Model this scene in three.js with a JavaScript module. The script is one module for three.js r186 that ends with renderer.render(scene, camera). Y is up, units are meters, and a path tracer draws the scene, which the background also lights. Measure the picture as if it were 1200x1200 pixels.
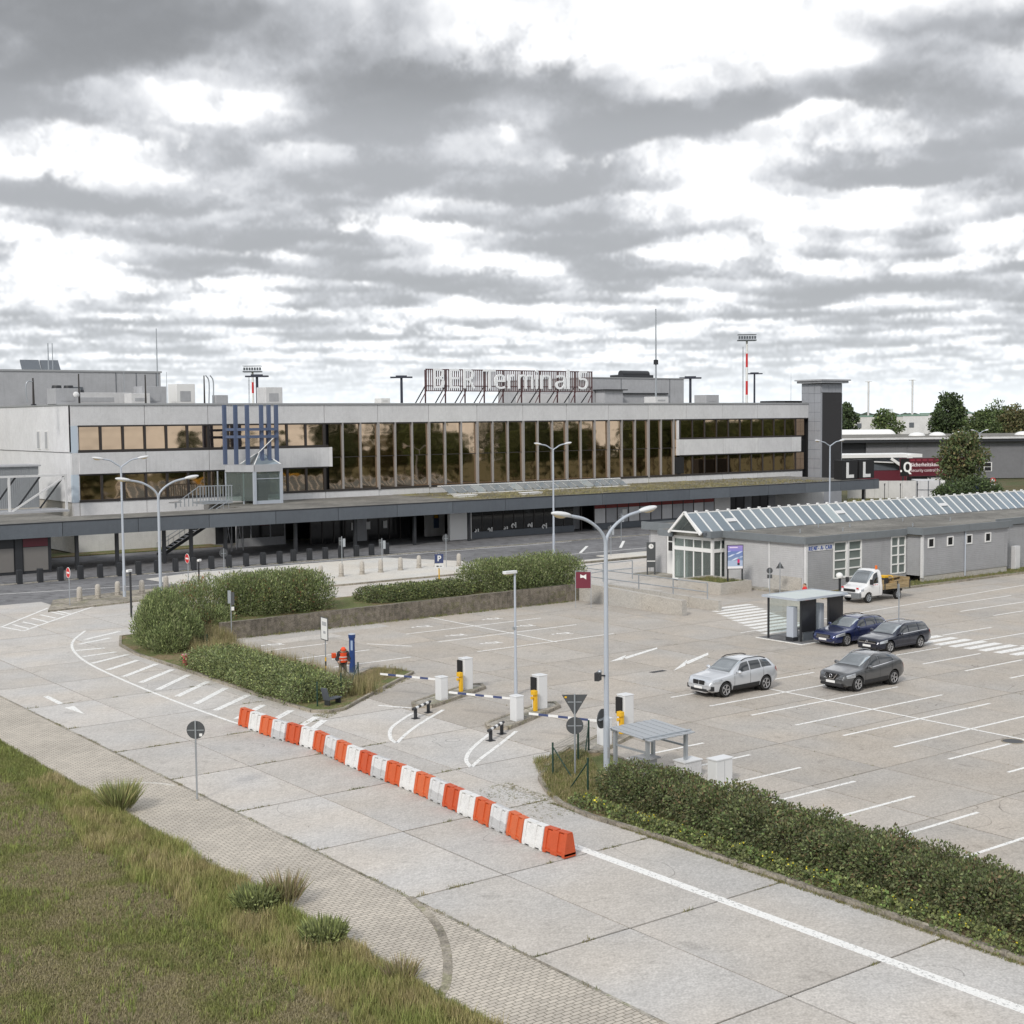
import * as THREE from 'three';
import { mergeGeometries, mergeVertices, toCreasedNormals } from 'three/addons/utils/BufferGeometryUtils.js';
import { MarchingCubes } from 'three/addons/objects/MarchingCubes.js';
import { FontLoader } from 'three/addons/loaders/FontLoader.js';
import { TextGeometry } from 'three/addons/geometries/TextGeometry.js';
import { Brush, Evaluator, SUBTRACTION } from 'three-bvh-csg';

// ---------------------------------------------------------------- camera
// x runs along the terminal facade, z points from the terminal towards the car park, y up; metres.
const F = 1636.5, PITCH = 0.0674, ROLL = -0.00887, CAMH = 12.9, YAW = 0.6471;
const V = (x, y, z) => new THREE.Vector3(x, y, z);
const r0 = V(Math.cos(YAW), 0, Math.sin(YAW)), f0 = V(Math.sin(YAW), 0, -Math.cos(YAW)), u0 = V(0, 1, 0);
const uP = u0.clone().multiplyScalar(Math.cos(PITCH)).addScaledVector(f0, Math.sin(PITCH));
const fP = f0.clone().multiplyScalar(Math.cos(PITCH)).addScaledVector(u0, -Math.sin(PITCH));
const RR = r0.clone().multiplyScalar(Math.cos(ROLL)).addScaledVector(uP, Math.sin(ROLL));
const UU = uP.clone().multiplyScalar(Math.cos(ROLL)).addScaledVector(r0, -Math.sin(ROLL));
const camera = new THREE.PerspectiveCamera(2 * Math.atan(600 / F) * 180 / Math.PI, 1, 0.5, 6000);
camera.position.set(0, CAMH, 0);
camera.quaternion.setFromRotationMatrix(new THREE.Matrix4().makeBasis(RR, UU, fP.clone().negate()));
const scene = new THREE.Scene();
scene.add(camera); camera.name = 'camera';
const renderer = new THREE.WebGLRenderer();
renderer.setSize(1024, 1024);
renderer.toneMapping = THREE.LinearToneMapping;
renderer.toneMappingExposure = 1.48;
renderer.shadowMap.enabled = true;

// a pixel of the 1200 px photograph gives a direction; the ground (or a wall at known z) gives the distance
const dirOf = (px, py) => RR.clone().multiplyScalar((px - 600) / F).addScaledVector(UU, -(py - 600) / F).add(fP);
const G = (px, py, h = 0) => { const d = dirOf(px, py), t = (h - CAMH) / d.y; return V(d.x * t, h, d.z * t); };
const WZ = (px, py, z) => { const d = dirOf(px, py), t = z / d.z; return V(d.x * t, CAMH + d.y * t, z); };

// ---------------------------------------------------------------- random + noise
function rng(seed) { let a = seed >>> 0; return () => { a = (a + 0x6D2B79F5) | 0; let t = Math.imul(a ^ (a >>> 15), 1 | a); t = (t + Math.imul(t ^ (t >>> 7), 61 | t)) ^ t; return ((t ^ (t >>> 14)) >>> 0) / 4294967296; }; }
const PERM = new Uint8Array(512), GX = new Float32Array(256), GY = new Float32Array(256), VAL = new Float32Array(256);
{ const r = rng(7); const p = [...Array(256).keys()]; for (let i = 255; i > 0; i--) { const j = Math.floor(r() * (i + 1)); [p[i], p[j]] = [p[j], p[i]]; }
  for (let i = 0; i < 512; i++) PERM[i] = p[i & 255];
  for (let i = 0; i < 256; i++) { const a = r() * 6.28318; GX[i] = Math.cos(a); GY[i] = Math.sin(a); VAL[i] = r(); } }
function gn(x, y) { // gradient noise about -0.7..0.7
  const xi = Math.floor(x), yi = Math.floor(y), fx = x - xi, fy = y - yi, X = xi & 255, Y = yi & 255;
  const u = fx * fx * fx * (fx * (fx * 6 - 15) + 10), v = fy * fy * fy * (fy * (fy * 6 - 15) + 10);
  const A = PERM[X] + Y, Bq = PERM[X + 1] + Y, a = PERM[A & 511], b = PERM[Bq & 511], c = PERM[(A + 1) & 511], d = PERM[(Bq + 1) & 511];
  const n0 = GX[a] * fx + GY[a] * fy, n1 = GX[b] * (fx - 1) + GY[b] * fy, n2 = GX[c] * fx + GY[c] * (fy - 1), n3 = GX[d] * (fx - 1) + GY[d] * (fy - 1);
  return (n0 + (n1 - n0) * u) + ((n2 + (n3 - n2) * u) - (n0 + (n1 - n0) * u)) * v;
}
function gn3(x, y, z) {
  const xi = Math.floor(x), yi = Math.floor(y), zi = Math.floor(z), fx = x - xi, fy = y - yi, fz = z - zi, X = xi & 255, Y = yi & 255, Zq = zi & 255;
  const u = fx * fx * (3 - 2 * fx), v = fy * fy * (3 - 2 * fy), w = fz * fz * (3 - 2 * fz);
  const c = (i, j, k, ax, ay, az) => { const h = PERM[(PERM[(PERM[(X + i) & 255] + Y + j) & 255] + Zq + k) & 255] & 15, p = h < 8 ? ax : ay, q = h < 4 ? ay : (h === 12 || h === 14) ? ax : az; return ((h & 1) ? -p : p) + ((h & 2) ? -q : q); };
  const a = c(0, 0, 0, fx, fy, fz), b = c(1, 0, 0, fx - 1, fy, fz), d = c(0, 1, 0, fx, fy - 1, fz), e = c(1, 1, 0, fx - 1, fy - 1, fz);
  const a1 = c(0, 0, 1, fx, fy, fz - 1), b1 = c(1, 0, 1, fx - 1, fy, fz - 1), d1 = c(0, 1, 1, fx, fy - 1, fz - 1), e1 = c(1, 1, 1, fx - 1, fy - 1, fz - 1);
  const l0 = a + (b - a) * u, l1 = d + (e - d) * u, m0 = a1 + (b1 - a1) * u, m1 = d1 + (e1 - d1) * u, p0 = l0 + (l1 - l0) * v, p1 = m0 + (m1 - m0) * v;
  return p0 + (p1 - p0) * w;
}
function fbm3(x, y, z, o, g) { let s = 0, a = 1; for (let i = 0; i < o; i++) { s += a * gn3(x, y, z); x = x * 2.03 + 17.1; y = y * 2.03 + 5.7; z = z * 2.03 + 9.3; a *= g; } return s; }
function fbm(x, y, o, g = 0.5) { let s = 0, a = 1; for (let i = 0; i < o; i++) { s += a * gn(x, y); x = x * 2.03 + 17.1; y = y * 2.03 + 5.7; a *= g; } return s; }
function pn(x, y, per, seed) { // tileable value noise 0..1
  const xi = Math.floor(x), yi = Math.floor(y), fx = x - xi, fy = y - yi, m = (k) => ((k % per) + per) % per;
  const x0 = m(xi), x1 = m(xi + 1), y0 = m(yi), y1 = m(yi + 1), h = (a, b) => VAL[PERM[(PERM[(a + seed * 31) & 255] + b + seed * 57) & 255]];
  const u = fx * fx * (3 - 2 * fx), v = fy * fy * (3 - 2 * fy);
  const a = h(x0, y0), b = h(x1, y0), c = h(x0, y1), d = h(x1, y1);
  return a + (b - a) * u + ((c + (d - c) * u) - (a + (b - a) * u)) * v;
}
const sm = (a, b, x) => { const t = Math.min(1, Math.max(0, (x - a) / (b - a))); return t * t * (3 - 2 * t); };
const mix = (a, b, t) => a + (b - a) * t;

// ---------------------------------------------------------------- sky: a broken layer of stratocumulus, marched through as a slab of cloud
const SUN = V(-0.70, 0.60, 0.40).normalize();
{
  const W = 4096, H = 2048, data = new Float32Array(W * H * 4), azC = Math.atan2(f0.z, f0.x);
  const N3 = 64, tab = new Float32Array(N3 * N3 * N3); { const r = rng(77); for (let i = 0; i < tab.length; i++) tab[i] = r() * 2 - 1; }
  const vn = (x, y, z) => { const xi = Math.floor(x), yi = Math.floor(y), zi = Math.floor(z); let fx = x - xi, fy = y - yi, fz = z - zi; fx = fx * fx * (3 - 2 * fx); fy = fy * fy * (3 - 2 * fy); fz = fz * fz * (3 - 2 * fz);
    const x0 = xi & 63, x1 = (xi + 1) & 63, y0 = (yi & 63) << 6, y1 = ((yi + 1) & 63) << 6, z0 = (zi & 63) << 12, z1 = ((zi + 1) & 63) << 12;
    const a = tab[x0 | y0 | z0], b = tab[x1 | y0 | z0], c = tab[x0 | y1 | z0], d = tab[x1 | y1 | z0], e = tab[x0 | y0 | z1], f = tab[x1 | y0 | z1], g = tab[x0 | y1 | z1], h = tab[x1 | y1 | z1];
    const p = a + (b - a) * fx, q = c + (d - c) * fx, r = e + (f - e) * fx, s = g + (h - g) * fx, u = p + (q - p) * fy, v = r + (s - r) * fy; return u + (v - u) * fz; };
  const YB = 1.1, YT = 2.5;
  const field = (x, y, z, oct, cov) => { const h = (y - YB) / (YT - YB); if (h < 0 || h > 1) return -1; let v = cov - 1.05 * h * h - 0.9 * Math.max(0, 0.07 - h) / 0.07; let f = 1.25, am = 0.60; for (let i = 0; i < oct; i++) { const nz = vn(x * f + i * 7.3, y * f * 1.0 + i * 3.1, z * f + i * 5.7); v += am * (i < 2 ? nz : 1.7 * Math.abs(nz) - 0.52); f *= 2.13; am *= 0.635; if (i === 1 && v < -0.5) return -1; } return v; };
  const ang = (px, py) => { const d = dirOf(px, py).normalize(); return [Math.atan2(d.z, d.x), Math.asin(d.y)]; };
  // where the photograph shows the larger grey masses and the brighter openings (pixel centre, radii, weight)
  const masses = [[350, 185, 120, 55, .34], [40, 125, 90, 40, .28], [440, 295, 120, 30, .3], [680, 260, 150, 45, .34], [980, 255, 120, 45, .2], [1040, 335, 110, 22, .3], [880, 360, 100, 16, .2], [800, 140, 120, 40, .1], [1080, 130, 120, 60, .12],
    [250, 335, 130, 22, -.24], [140, 215, 90, 26, -.2], [505, 190, 60, 45, -.26], [800, 215, 60, 40, -.16], [870, 305, 100, 18, -.24], [1040, 290, 80, 14, -.26], [620, 365, 140, 12, -.2], [700, 330, 100, 12, -.2], [230, 130, 60, 30, -.14], [610, 135, 60, 22, -.3], [380, 175, 40, 16, -.3], [990, 66, 60, 16, -.34]].map(([x, y, rx, ry, w]) => { const [a, e] = ang(x, y); return [a, e, rx / F, ry / F, w]; });
  const jr = rng(5);
  function shade(az, el, steps) {
    const sy = Math.sin(el), cy = Math.cos(el), dx = Math.cos(az) * cy, dz = Math.sin(az) * cy; let guide = 0;
    for (const m of masses) { const da = (az - m[0]) / m[2], de = (el - m[1]) / m[3]; if (da > -3 && da < 3 && de > -3 && de < 3) guide += m[4] * Math.exp(-0.8 * (da * da + de * de)); }
    const hb = Math.exp(-el / 0.16); let br = mix(0.26, 0.56, hb), bg = mix(0.36, 0.63, hb), bb = mix(0.50, 0.71, hb); // the blue behind, paling towards the horizon
    const ci = 0.42 + 0.4 * vn(dx * 9 / (sy + 0.2), 3, dz * 9 / (sy + 0.2)); br = mix(br, 0.66, ci); bg = mix(bg, 0.71, ci); bb = mix(bb, 0.76, ci); // thin high veil
    const hz = [0.72, 0.76, 0.79], se = Math.max(sy, 0.012), t0 = YB / se, t1 = Math.min(YT / se, t0 + 26), n = steps, dt = (t1 - t0) / n; let T = 1, R = 0, Gg = 0, Bb = 0, t = t0 + dt * jr();
    const cov = 0.185 + guide * 0.6;
    for (let i = 0; i < n && T > 0.02; i++, t += dt) {
      const x = dx * t + 41, y = sy * t, z = dz * t + 13, yy = el < 0.012 ? YB + (t - t0) / (t1 - t0) * (YT - YB) : y; const v = field(x, yy, z, 7, cov); if (v <= 0) continue;
      const h = (yy - YB) / (YT - YB), sg = 20 * sm(0, 0.36, v) * dt, a = 1 - Math.exp(-sg);
      let od = 0; for (const q of [0.10, 0.28, 0.6]) { const w = field(x + SUN.x * q, yy + SUN.y * q, z + SUN.z * q, 4, cov); if (w > 0) od += sm(0, 0.4, w) * (q < 0.2 ? 0.18 : q < 0.4 ? 0.25 : 0.4) * 4.5; }
      let oz = 0; for (const q of [0.08, 0.22, 0.42]) { const w = field(x, yy + q, z, 6, cov); if (w > 0) oz += sm(0, 0.7, w) * (q < 0.1 ? 0.14 : q < 0.3 ? 0.17 : 0.2) * 6; } const L = mix(0.12, 0.23, sm(0, 0.8, h)) + 0.40 * Math.exp(-oz * 0.9) + 0.42 * Math.exp(-od * 1.25);
      const fog = 1 - Math.exp(-t / 60); const cw = sm(0.75, 0.3, L), r = mix(L * mix(0.99, 0.955, cw), hz[0], fog), g = mix(L * mix(0.995, 0.985, cw), hz[1], fog), b = mix(L * mix(1.01, 1.05, cw), hz[2], fog);
      R += T * a * r; Gg += T * a * g; Bb += T * a * b; T *= 1 - a; }
    let r = R + T * br, g = Gg + T * bg, b = Bb + T * bb; const hq = Math.exp(-Math.max(el, 0) / 0.02) * 0.6; r = mix(r, hz[0], hq); g = mix(g, hz[1], hq); b = mix(b, hz[2], hq); const lo = sm(0.30, 0.185, el) * 0.305, m = (r + g + b) / 3; { const k = 0.5 * (m + lo + Math.sqrt((m - lo) * (m - lo) + 0.004)), kk = lo > 0 ? k / m : 1; r *= kk; g *= kk; b *= kk; } return [r, g, b];
  }
  // the part of the sky in view is computed texel by texel, the rest (the same field) on a coarser grid
  const CW = 512, CH = 128, coarse = new Float32Array((CW + 1) * (CH + 1) * 3);
  for (let j = 0; j <= CH; j++) for (let i = 0; i <= CW; i++) coarse.set(i === CW ? coarse.slice(j * (CW + 1) * 3, j * (CW + 1) * 3 + 3) : shade((i / CW - 0.5) * 2 * Math.PI, j / CH * Math.PI / 2, 26), (j * (CW + 1) + i) * 3);
  for (let j = 0; j < H; j++) { const el = ((j + 0.5) / H - 0.5) * Math.PI;
    for (let i = 0; i < W; i++) { const k = (j * W + i) * 4, az = ((i + 0.5) / W - 0.5) * 2 * Math.PI; data[k + 3] = 1;
      if (el < -0.02) { data[k] = 0.42; data[k + 1] = 0.43; data[k + 2] = 0.42; continue; }
      if (el < 0.33 && Math.abs(az - azC) < 0.43) { data.set(shade(az, Math.max(el, 0), 96), k); continue; }
      const u = (i + 0.5) / W * CW, v = Math.max(0, el) / (Math.PI / 2) * CH, i0 = Math.min(CW - 1, Math.floor(u)), j0 = Math.min(CH - 1, Math.floor(v)), fu = u - i0, fv = v - j0, o = (j0 * (CW + 1) + i0) * 3, o2 = o + (CW + 1) * 3;
      for (let c = 0; c < 3; c++) data[k + c] = mix(mix(coarse[o + c], coarse[o + 3 + c], fu), mix(coarse[o2 + c], coarse[o2 + 3 + c], fu), fv); } }
  const sky = new THREE.DataTexture(data, W, H, THREE.RGBAFormat, THREE.FloatType);
  sky.mapping = THREE.EquirectangularReflectionMapping; sky.magFilter = THREE.LinearFilter; sky.minFilter = THREE.LinearFilter; sky.needsUpdate = true;
  scene.background = sky; scene.environment = sky;
}
const sun = new THREE.DirectionalLight(new THREE.Color(1, 0.955, 0.89), 1.5);
sun.name = 'sun'; sun.position.copy(SUN).multiplyScalar(300).add(V(70, 0, -80)); sun.target.position.set(70, 0, -80);
sun.castShadow = true; sun.shadow.radius = 20; sun.shadow.mapSize.set(4096, 4096);
Object.assign(sun.shadow.camera, { left: -160, right: 160, top: 160, bottom: -160, near: 1, far: 700 });
scene.add(sun, sun.target); sun.target.name = 'sun_target';
// ---------------------------------------------------------------- helpers
const usedNames = {};
function numbered(name) { const n = usedNames[name] = (usedNames[name] ?? -1) + 1; return n ? `${name}_${String(n).padStart(3, '0')}` : name; }
function thing(name, label, category, pos = [0, 0, 0], turn = 0, group) {
  const o = new THREE.Group(); o.name = numbered(name); o.position.set(...pos); o.rotation.y = turn;
  o.userData = { label, category }; if (group) o.userData.group = group; scene.add(o); return o;
}
function struct(name, label) { const o = new THREE.Group(); o.name = numbered(name); o.userData = { kind: 'structure', label }; scene.add(o); return o; }
function copy(src, pos, turn, label, group) {
  const c = src.clone(); c.name = numbered(src.name.replace(/_\d{3}$/, '')); c.userData = { ...src.userData }; c.position.set(...pos); c.rotation.y = turn;
  if (label) c.userData.label = label; if (group) c.userData.group = group; scene.add(c); return c;
}
function boxUV(g) { // uv in metres from the dominant direction of each face
  const p = g.attributes.position, n = g.attributes.normal, uv = new Float32Array(p.count * 2);
  for (let i = 0; i < p.count; i++) {
    const ax = Math.abs(n.getX(i)), ay = Math.abs(n.getY(i)), az = Math.abs(n.getZ(i)), x = p.getX(i), y = p.getY(i), z = p.getZ(i);
    if (ay >= ax && ay >= az) { uv[2 * i] = x; uv[2 * i + 1] = -z; } else if (ax >= az) { uv[2 * i] = z; uv[2 * i + 1] = y; } else { uv[2 * i] = x; uv[2 * i + 1] = y; }
  }
  g.setAttribute('uv', new THREE.BufferAttribute(uv, 2)); return g;
}
function flat(g, keepUV) { let q = g.index ? g.toNonIndexed() : g; for (const k of Object.keys(q.attributes)) if (!['position', 'normal', 'uv', 'color'].includes(k)) q.deleteAttribute(k); if (!q.attributes.normal) q.computeVertexNormals(); if (!keepUV) boxUV(q); return q; }
function merge(list, keepUV) { const a = (Array.isArray(list) ? list : [list]).map((g) => flat(g, keepUV)); return a.length === 1 ? a[0] : mergeGeometries(a); }
function part(parent, name, geo, mat, label) { const m = new THREE.Mesh(Array.isArray(geo) ? merge(geo) : geo, mat); m.name = name; if (label) m.userData.label = label; parent.add(m); return m; }
const bx = (x0, x1, y0, y1, z0, z1) => flat(new THREE.BoxGeometry(x1 - x0, y1 - y0, z1 - z0).translate((x0 + x1) / 2, (y0 + y1) / 2, (z0 + z1) / 2));
const bc = (w, h, d, x, y, z, ry = 0) => { const g = new THREE.BoxGeometry(w, h, d); if (ry) g.rotateY(ry); return flat(g.translate(x, y, z)); };
const cy = (r1, r2, h, x, y, z, n = 10) => flat(new THREE.CylinderGeometry(r1, r2, h, n).translate(x, y + h / 2, z));
function bar(a, b, r, r2 = r, n = 6) { const d = V(...b).sub(V(...a)), L = d.length(); const g = new THREE.CylinderGeometry(r2, r, L, n).translate(0, L / 2, 0); g.applyQuaternion(new THREE.Quaternion().setFromUnitVectors(V(0, 1, 0), d.normalize())); return flat(g.translate(...a)); }
function beam(a, b, w, h) { const A = V(...a), d = V(...b).sub(A), L = d.length(); const z = d.normalize(), x = V(0, 1, 0).cross(z); if (x.lengthSq() < 1e-6) x.set(1, 0, 0); x.normalize(); const y = z.clone().cross(x); const g = new THREE.BoxGeometry(w, h, L).translate(0, 0, L / 2); g.applyMatrix4(new THREE.Matrix4().makeBasis(x, y, z)); return flat(g.translate(...a)); }
function tube(pts, r, n = 8, seg = 16) { return flat(new THREE.TubeGeometry(new THREE.CatmullRomCurve3(pts.map((p) => V(...p))), seg, r, n)); }
function prism(pts, z0, z1, bevel = 0) { const s = new THREE.Shape(pts.map((p) => new THREE.Vector2(...p))); return flat(new THREE.ExtrudeGeometry(s, { depth: z1 - z0, bevelEnabled: !!bevel, bevelSize: bevel, bevelThickness: bevel, bevelSegments: 2 }).translate(0, 0, z0)); }
function plate(poly, y0, y1) { // a flat plate of any outline in x,z with its edge
  const s = new THREE.Shape(poly.map(([x, z]) => new THREE.Vector2(x, -z)));
  return flat(new THREE.ExtrudeGeometry(s, { depth: y1 - y0, bevelEnabled: false, curveSegments: 6 }).rotateX(-Math.PI / 2).translate(0, y0, 0));
}
function rbox(w, h, d, r, x = 0, y = 0, z = 0) { const s = new THREE.Shape(), a = w / 2 - r, b = d / 2 - r; s.moveTo(-a, -d / 2); s.lineTo(a, -d / 2); s.quadraticCurveTo(w / 2, -d / 2, w / 2, -b); s.lineTo(w / 2, b); s.quadraticCurveTo(w / 2, d / 2, a, d / 2); s.lineTo(-a, d / 2); s.quadraticCurveTo(-w / 2, d / 2, -w / 2, b); s.lineTo(-w / 2, -b); s.quadraticCurveTo(-w / 2, -d / 2, -a, -d / 2);
  const e = Math.min(r, 0.02); return flat(new THREE.ExtrudeGeometry(s, { depth: h - 2 * e, bevelEnabled: true, bevelSize: e, bevelOffset: -e, bevelThickness: e, bevelSegments: 2, curveSegments: 4 }).rotateX(-Math.PI / 2).translate(x, y + e, z)); }

// ---------------------------------------------------------------- textures and materials
function tex(size, metres, fn, srgb = true) {
  const d = new Uint8Array(size * size * 4);
  for (let j = 0; j < size; j++) for (let i = 0; i < size; i++) { const c = fn(i / size, j / size), k = (j * size + i) * 4; d[k] = Math.max(0, Math.min(255, c[0] * 255)); d[k + 1] = Math.max(0, Math.min(255, c[1] * 255)); d[k + 2] = Math.max(0, Math.min(255, c[2] * 255)); d[k + 3] = 255; }
  const t = new THREE.DataTexture(d, size, size); t.wrapS = t.wrapT = THREE.RepeatWrapping; t.magFilter = THREE.LinearFilter; t.minFilter = THREE.LinearMipmapLinearFilter; t.generateMipmaps = true;
  t.repeat.set(1 / metres, 1 / metres); if (srgb) t.colorSpace = THREE.SRGBColorSpace; t.needsUpdate = true; return t;
}
const P = (u, v, f, s) => pn(u * f, v * f, f, s);
const grey = (v, w = 0) => [v + w, v, v - w];
const concreteTex = tex(2048, 34, (u, v) => {
  let t = 0.80 + (P(u, v, 6, 1) - 0.5) * 0.035 + (P(u, v, 23, 2) - 0.5) * 0.03 + (P(u, v, 80, 3) - 0.5) * 0.03 + (P(u, v, 400, 4) - 0.5) * 0.06 + (P(u, v, 1024, 5) - 0.5) * 0.13;
  const st = P(u, v, 46, 6) * 0.6 + P(u, v, 130, 7) * 0.4; t -= sm(0.76, 0.92, st) * 0.06; // old oil and damp stains
  const sp = P(u, v, 700, 8); t -= sm(0.93, 0.97, sp) * 0.16;
  const cr = Math.abs(P(u, v, 9, 9) + P(u, v, 33, 10) * 0.25 - 0.62); if (cr < 0.0022 && P(u, v, 14, 11) > 0.62) t -= 0.17; // hair cracks
  const w = 0.012 + (P(u, v, 17, 12) - 0.5) * 0.02;
  return [t + w, t + 0.002, t - w * 1.3];
});
const paintTex = tex(512, 6, (u, v) => { let t = 0.95 + (P(u, v, 256, 3) - 0.5) * 0.08 - sm(0.62, 0.82, P(u, v, 90, 6) * 0.6 + P(u, v, 256, 7) * 0.4) * 0.25; return grey(t, 0.004); });
const grainTex = tex(512, 2.0, (u, v) => grey(0.5 + (P(u, v, 256, 3) - 0.5) * 0.7 + (P(u, v, 64, 4) - 0.5) * 0.3), false);
const asphaltTex = tex(1024, 18, (u, v) => { let t = 0.8 + (P(u, v, 5, 1) - 0.5) * 0.16 + (P(u, v, 30, 2) - 0.5) * 0.12 + (P(u, v, 512, 3) - 0.5) * 0.2; t -= sm(0.7, 0.85, P(u, v, 40, 6)) * 0.12; return grey(t, 0.003); });
const pavingTex = tex(2048, 6.4, (u, v) => { // small clinkers 20 x 10 cm, far under ten pixels each in the picture
  const row = Math.floor(v * 48), fr = v * 48 - row, c = u * 24 + (row % 2) * 0.5, col = Math.floor(c), fc = c - col;
  const hsh = VAL[PERM[(PERM[row & 255] + (col % 24)) & 255]];
  const joint = fr < 0.16 || fc < 0.08; let t = joint ? 0.47 : 0.75 + (hsh - 0.5) * 0.07;
  t += (P(u, v, 1024, 3) - 0.5) * 0.05 + (P(u, v, 5, 4) - 0.5) * 0.05;
  return joint ? [t, t * 0.97, t * 0.90] : [t * 1.015, t * 0.985, t * 0.94];
});
const pavingBump = tex(1024, 3.2, (u, v) => { const row = Math.floor(v * 32), fr = v * 32 - row, c = u * 16 + (row % 2) * 0.5, fc = c - Math.floor(c); return grey(fr < 0.1 || fc < 0.05 ? 0.1 : 0.9); }, false);
const panelTex = tex(1024, 13.7, (u, v) => { let t = 0.90 + (P(u, v, 9, 1) - 0.5) * 0.04 + (pn(u * 220, v * 7, 220, 2) - 0.5) * 0.018 + (P(u, v, 300, 4) - 0.5) * 0.05 + (P(u, v, 40, 6) - 0.5) * 0.03; t -= sm(0.74, 0.95, pn(u * 90, v * 5, 90, 5)) * 0.025; return grey(t, 0.004); });
const roofTex = tex(1024, 22, (u, v) => { let t = 0.70 + (P(u, v, 7, 1) - 0.5) * 0.30 + (P(u, v, 40, 2) - 0.5) * 0.22 + (P(u, v, 300, 3) - 0.5) * 0.25; const m = sm(0.55, 0.75, P(u, v, 11, 8) * 0.7 + P(u, v, 60, 9) * 0.3); return [mix(t, t * 0.98, m), mix(t * 0.98, t * 0.97, m), mix(t * 0.93, t * 0.66, m)]; });
const roofPlainTex = tex(1024, 22, (u, v) => { let t = 0.74 + (P(u, v, 7, 1) - 0.5) * 0.2 + (P(u, v, 40, 2) - 0.5) * 0.15 + (P(u, v, 300, 3) - 0.5) * 0.18; return [t, t * 0.985, t * 0.955]; });
const dirtyTex = tex(1024, 9, (u, v) => { let t = 0.78 + (P(u, v, 6, 1) - 0.5) * 0.22 + (P(u, v, 40, 2) - 0.5) * 0.18 + (P(u, v, 240, 3) - 0.5) * 0.22 - sm(0.6, 0.9, pn(u * 90, v * 8, 90, 5)) * 0.10; const mo = 0.5 * sm(0.58, 0.78, P(u, v, 16, 7) * 0.6 + P(u, v, 70, 8) * 0.4); return [t * mix(1, 0.84, mo), t * mix(0.98, 0.86, mo), t * mix(0.94, 0.68, mo)]; });
const soilTex = tex(1024, 14, (u, v) => { const a = P(u, v, 10, 1) * 0.5 + P(u, v, 44, 2) * 0.3 + P(u, v, 160, 3) * 0.2, n = (P(u, v, 500, 4) - 0.5) * 0.3, g = sm(0.40, 0.62, a); return [mix(0.60, 0.46, g) + n, mix(0.545, 0.51, g) + n, mix(0.44, 0.31, g) + n]; });
const woodTex = tex(512, 2, (u, v) => { const t = 0.75 + (pn(u * 4, v * 128, 128, 2) - 0.5) * 0.35 + (P(u, v, 128, 3) - 0.5) * 0.1; return [t, t * 0.88, t * 0.68]; });
const ribTex = tex(256, 1.0, (u) => { const f = (u * 5) % 1; return grey(0.5 + 0.5 * sm(0.15, 0.35, f) - 0.5 * sm(0.65, 0.85, f)); }, false);
const cladTex = tex(256, 1.2, (u, v) => { const f = (v * 8) % 1; return grey(f < 0.18 ? 0.0 : 1); }, false);
const waveTex = tex(512, 9, (u, v) => grey(P(u, v, 5, 3) * 0.7 + P(u, v, 13, 4) * 0.3), false);
const mats = {};
function mat(key, col, o = {}) { if (mats[key]) return mats[key]; const { map, bump, bumpScale = 0.003, rough = 0.8, metal = 0, ...rest } = o; const C = Array.isArray(col) ? new THREE.Color().setRGB(...col) : new THREE.Color(col);
  const m = new (rest.clearcoat || rest.transmission || rest.sheen ? THREE.MeshPhysicalMaterial : THREE.MeshStandardMaterial)({ color: C, roughness: rough, metalness: metal, ...rest }); if (map) m.map = map; if (bump) { m.bumpMap = bump; m.bumpScale = bumpScale; } m.name = key; return mats[key] = m; }
const S3 = (k, o) => [0.94, 1, 1.05].map((f, i) => mat(k + i, [o.c[0] * f, o.c[1] * f, o.c[2] * f], o.m));
const concreteMats = [0.95, 0.98, 1, 1.02, 1.05].map((f, i) => mat('concrete slab ' + i, [0.80 * f, 0.775 * f, 0.755 * f], { map: concreteTex, bump: grainTex, bumpScale: 0.002, rough: 0.92 }));
const lotMats = [0.95, 0.98, 1, 1.03].map((f, i) => mat('lot slab ' + i, [0.68 * f, 0.638 * f, 0.595 * f], { map: concreteTex, bump: grainTex, bumpScale: 0.002, rough: 0.92 }));
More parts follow.
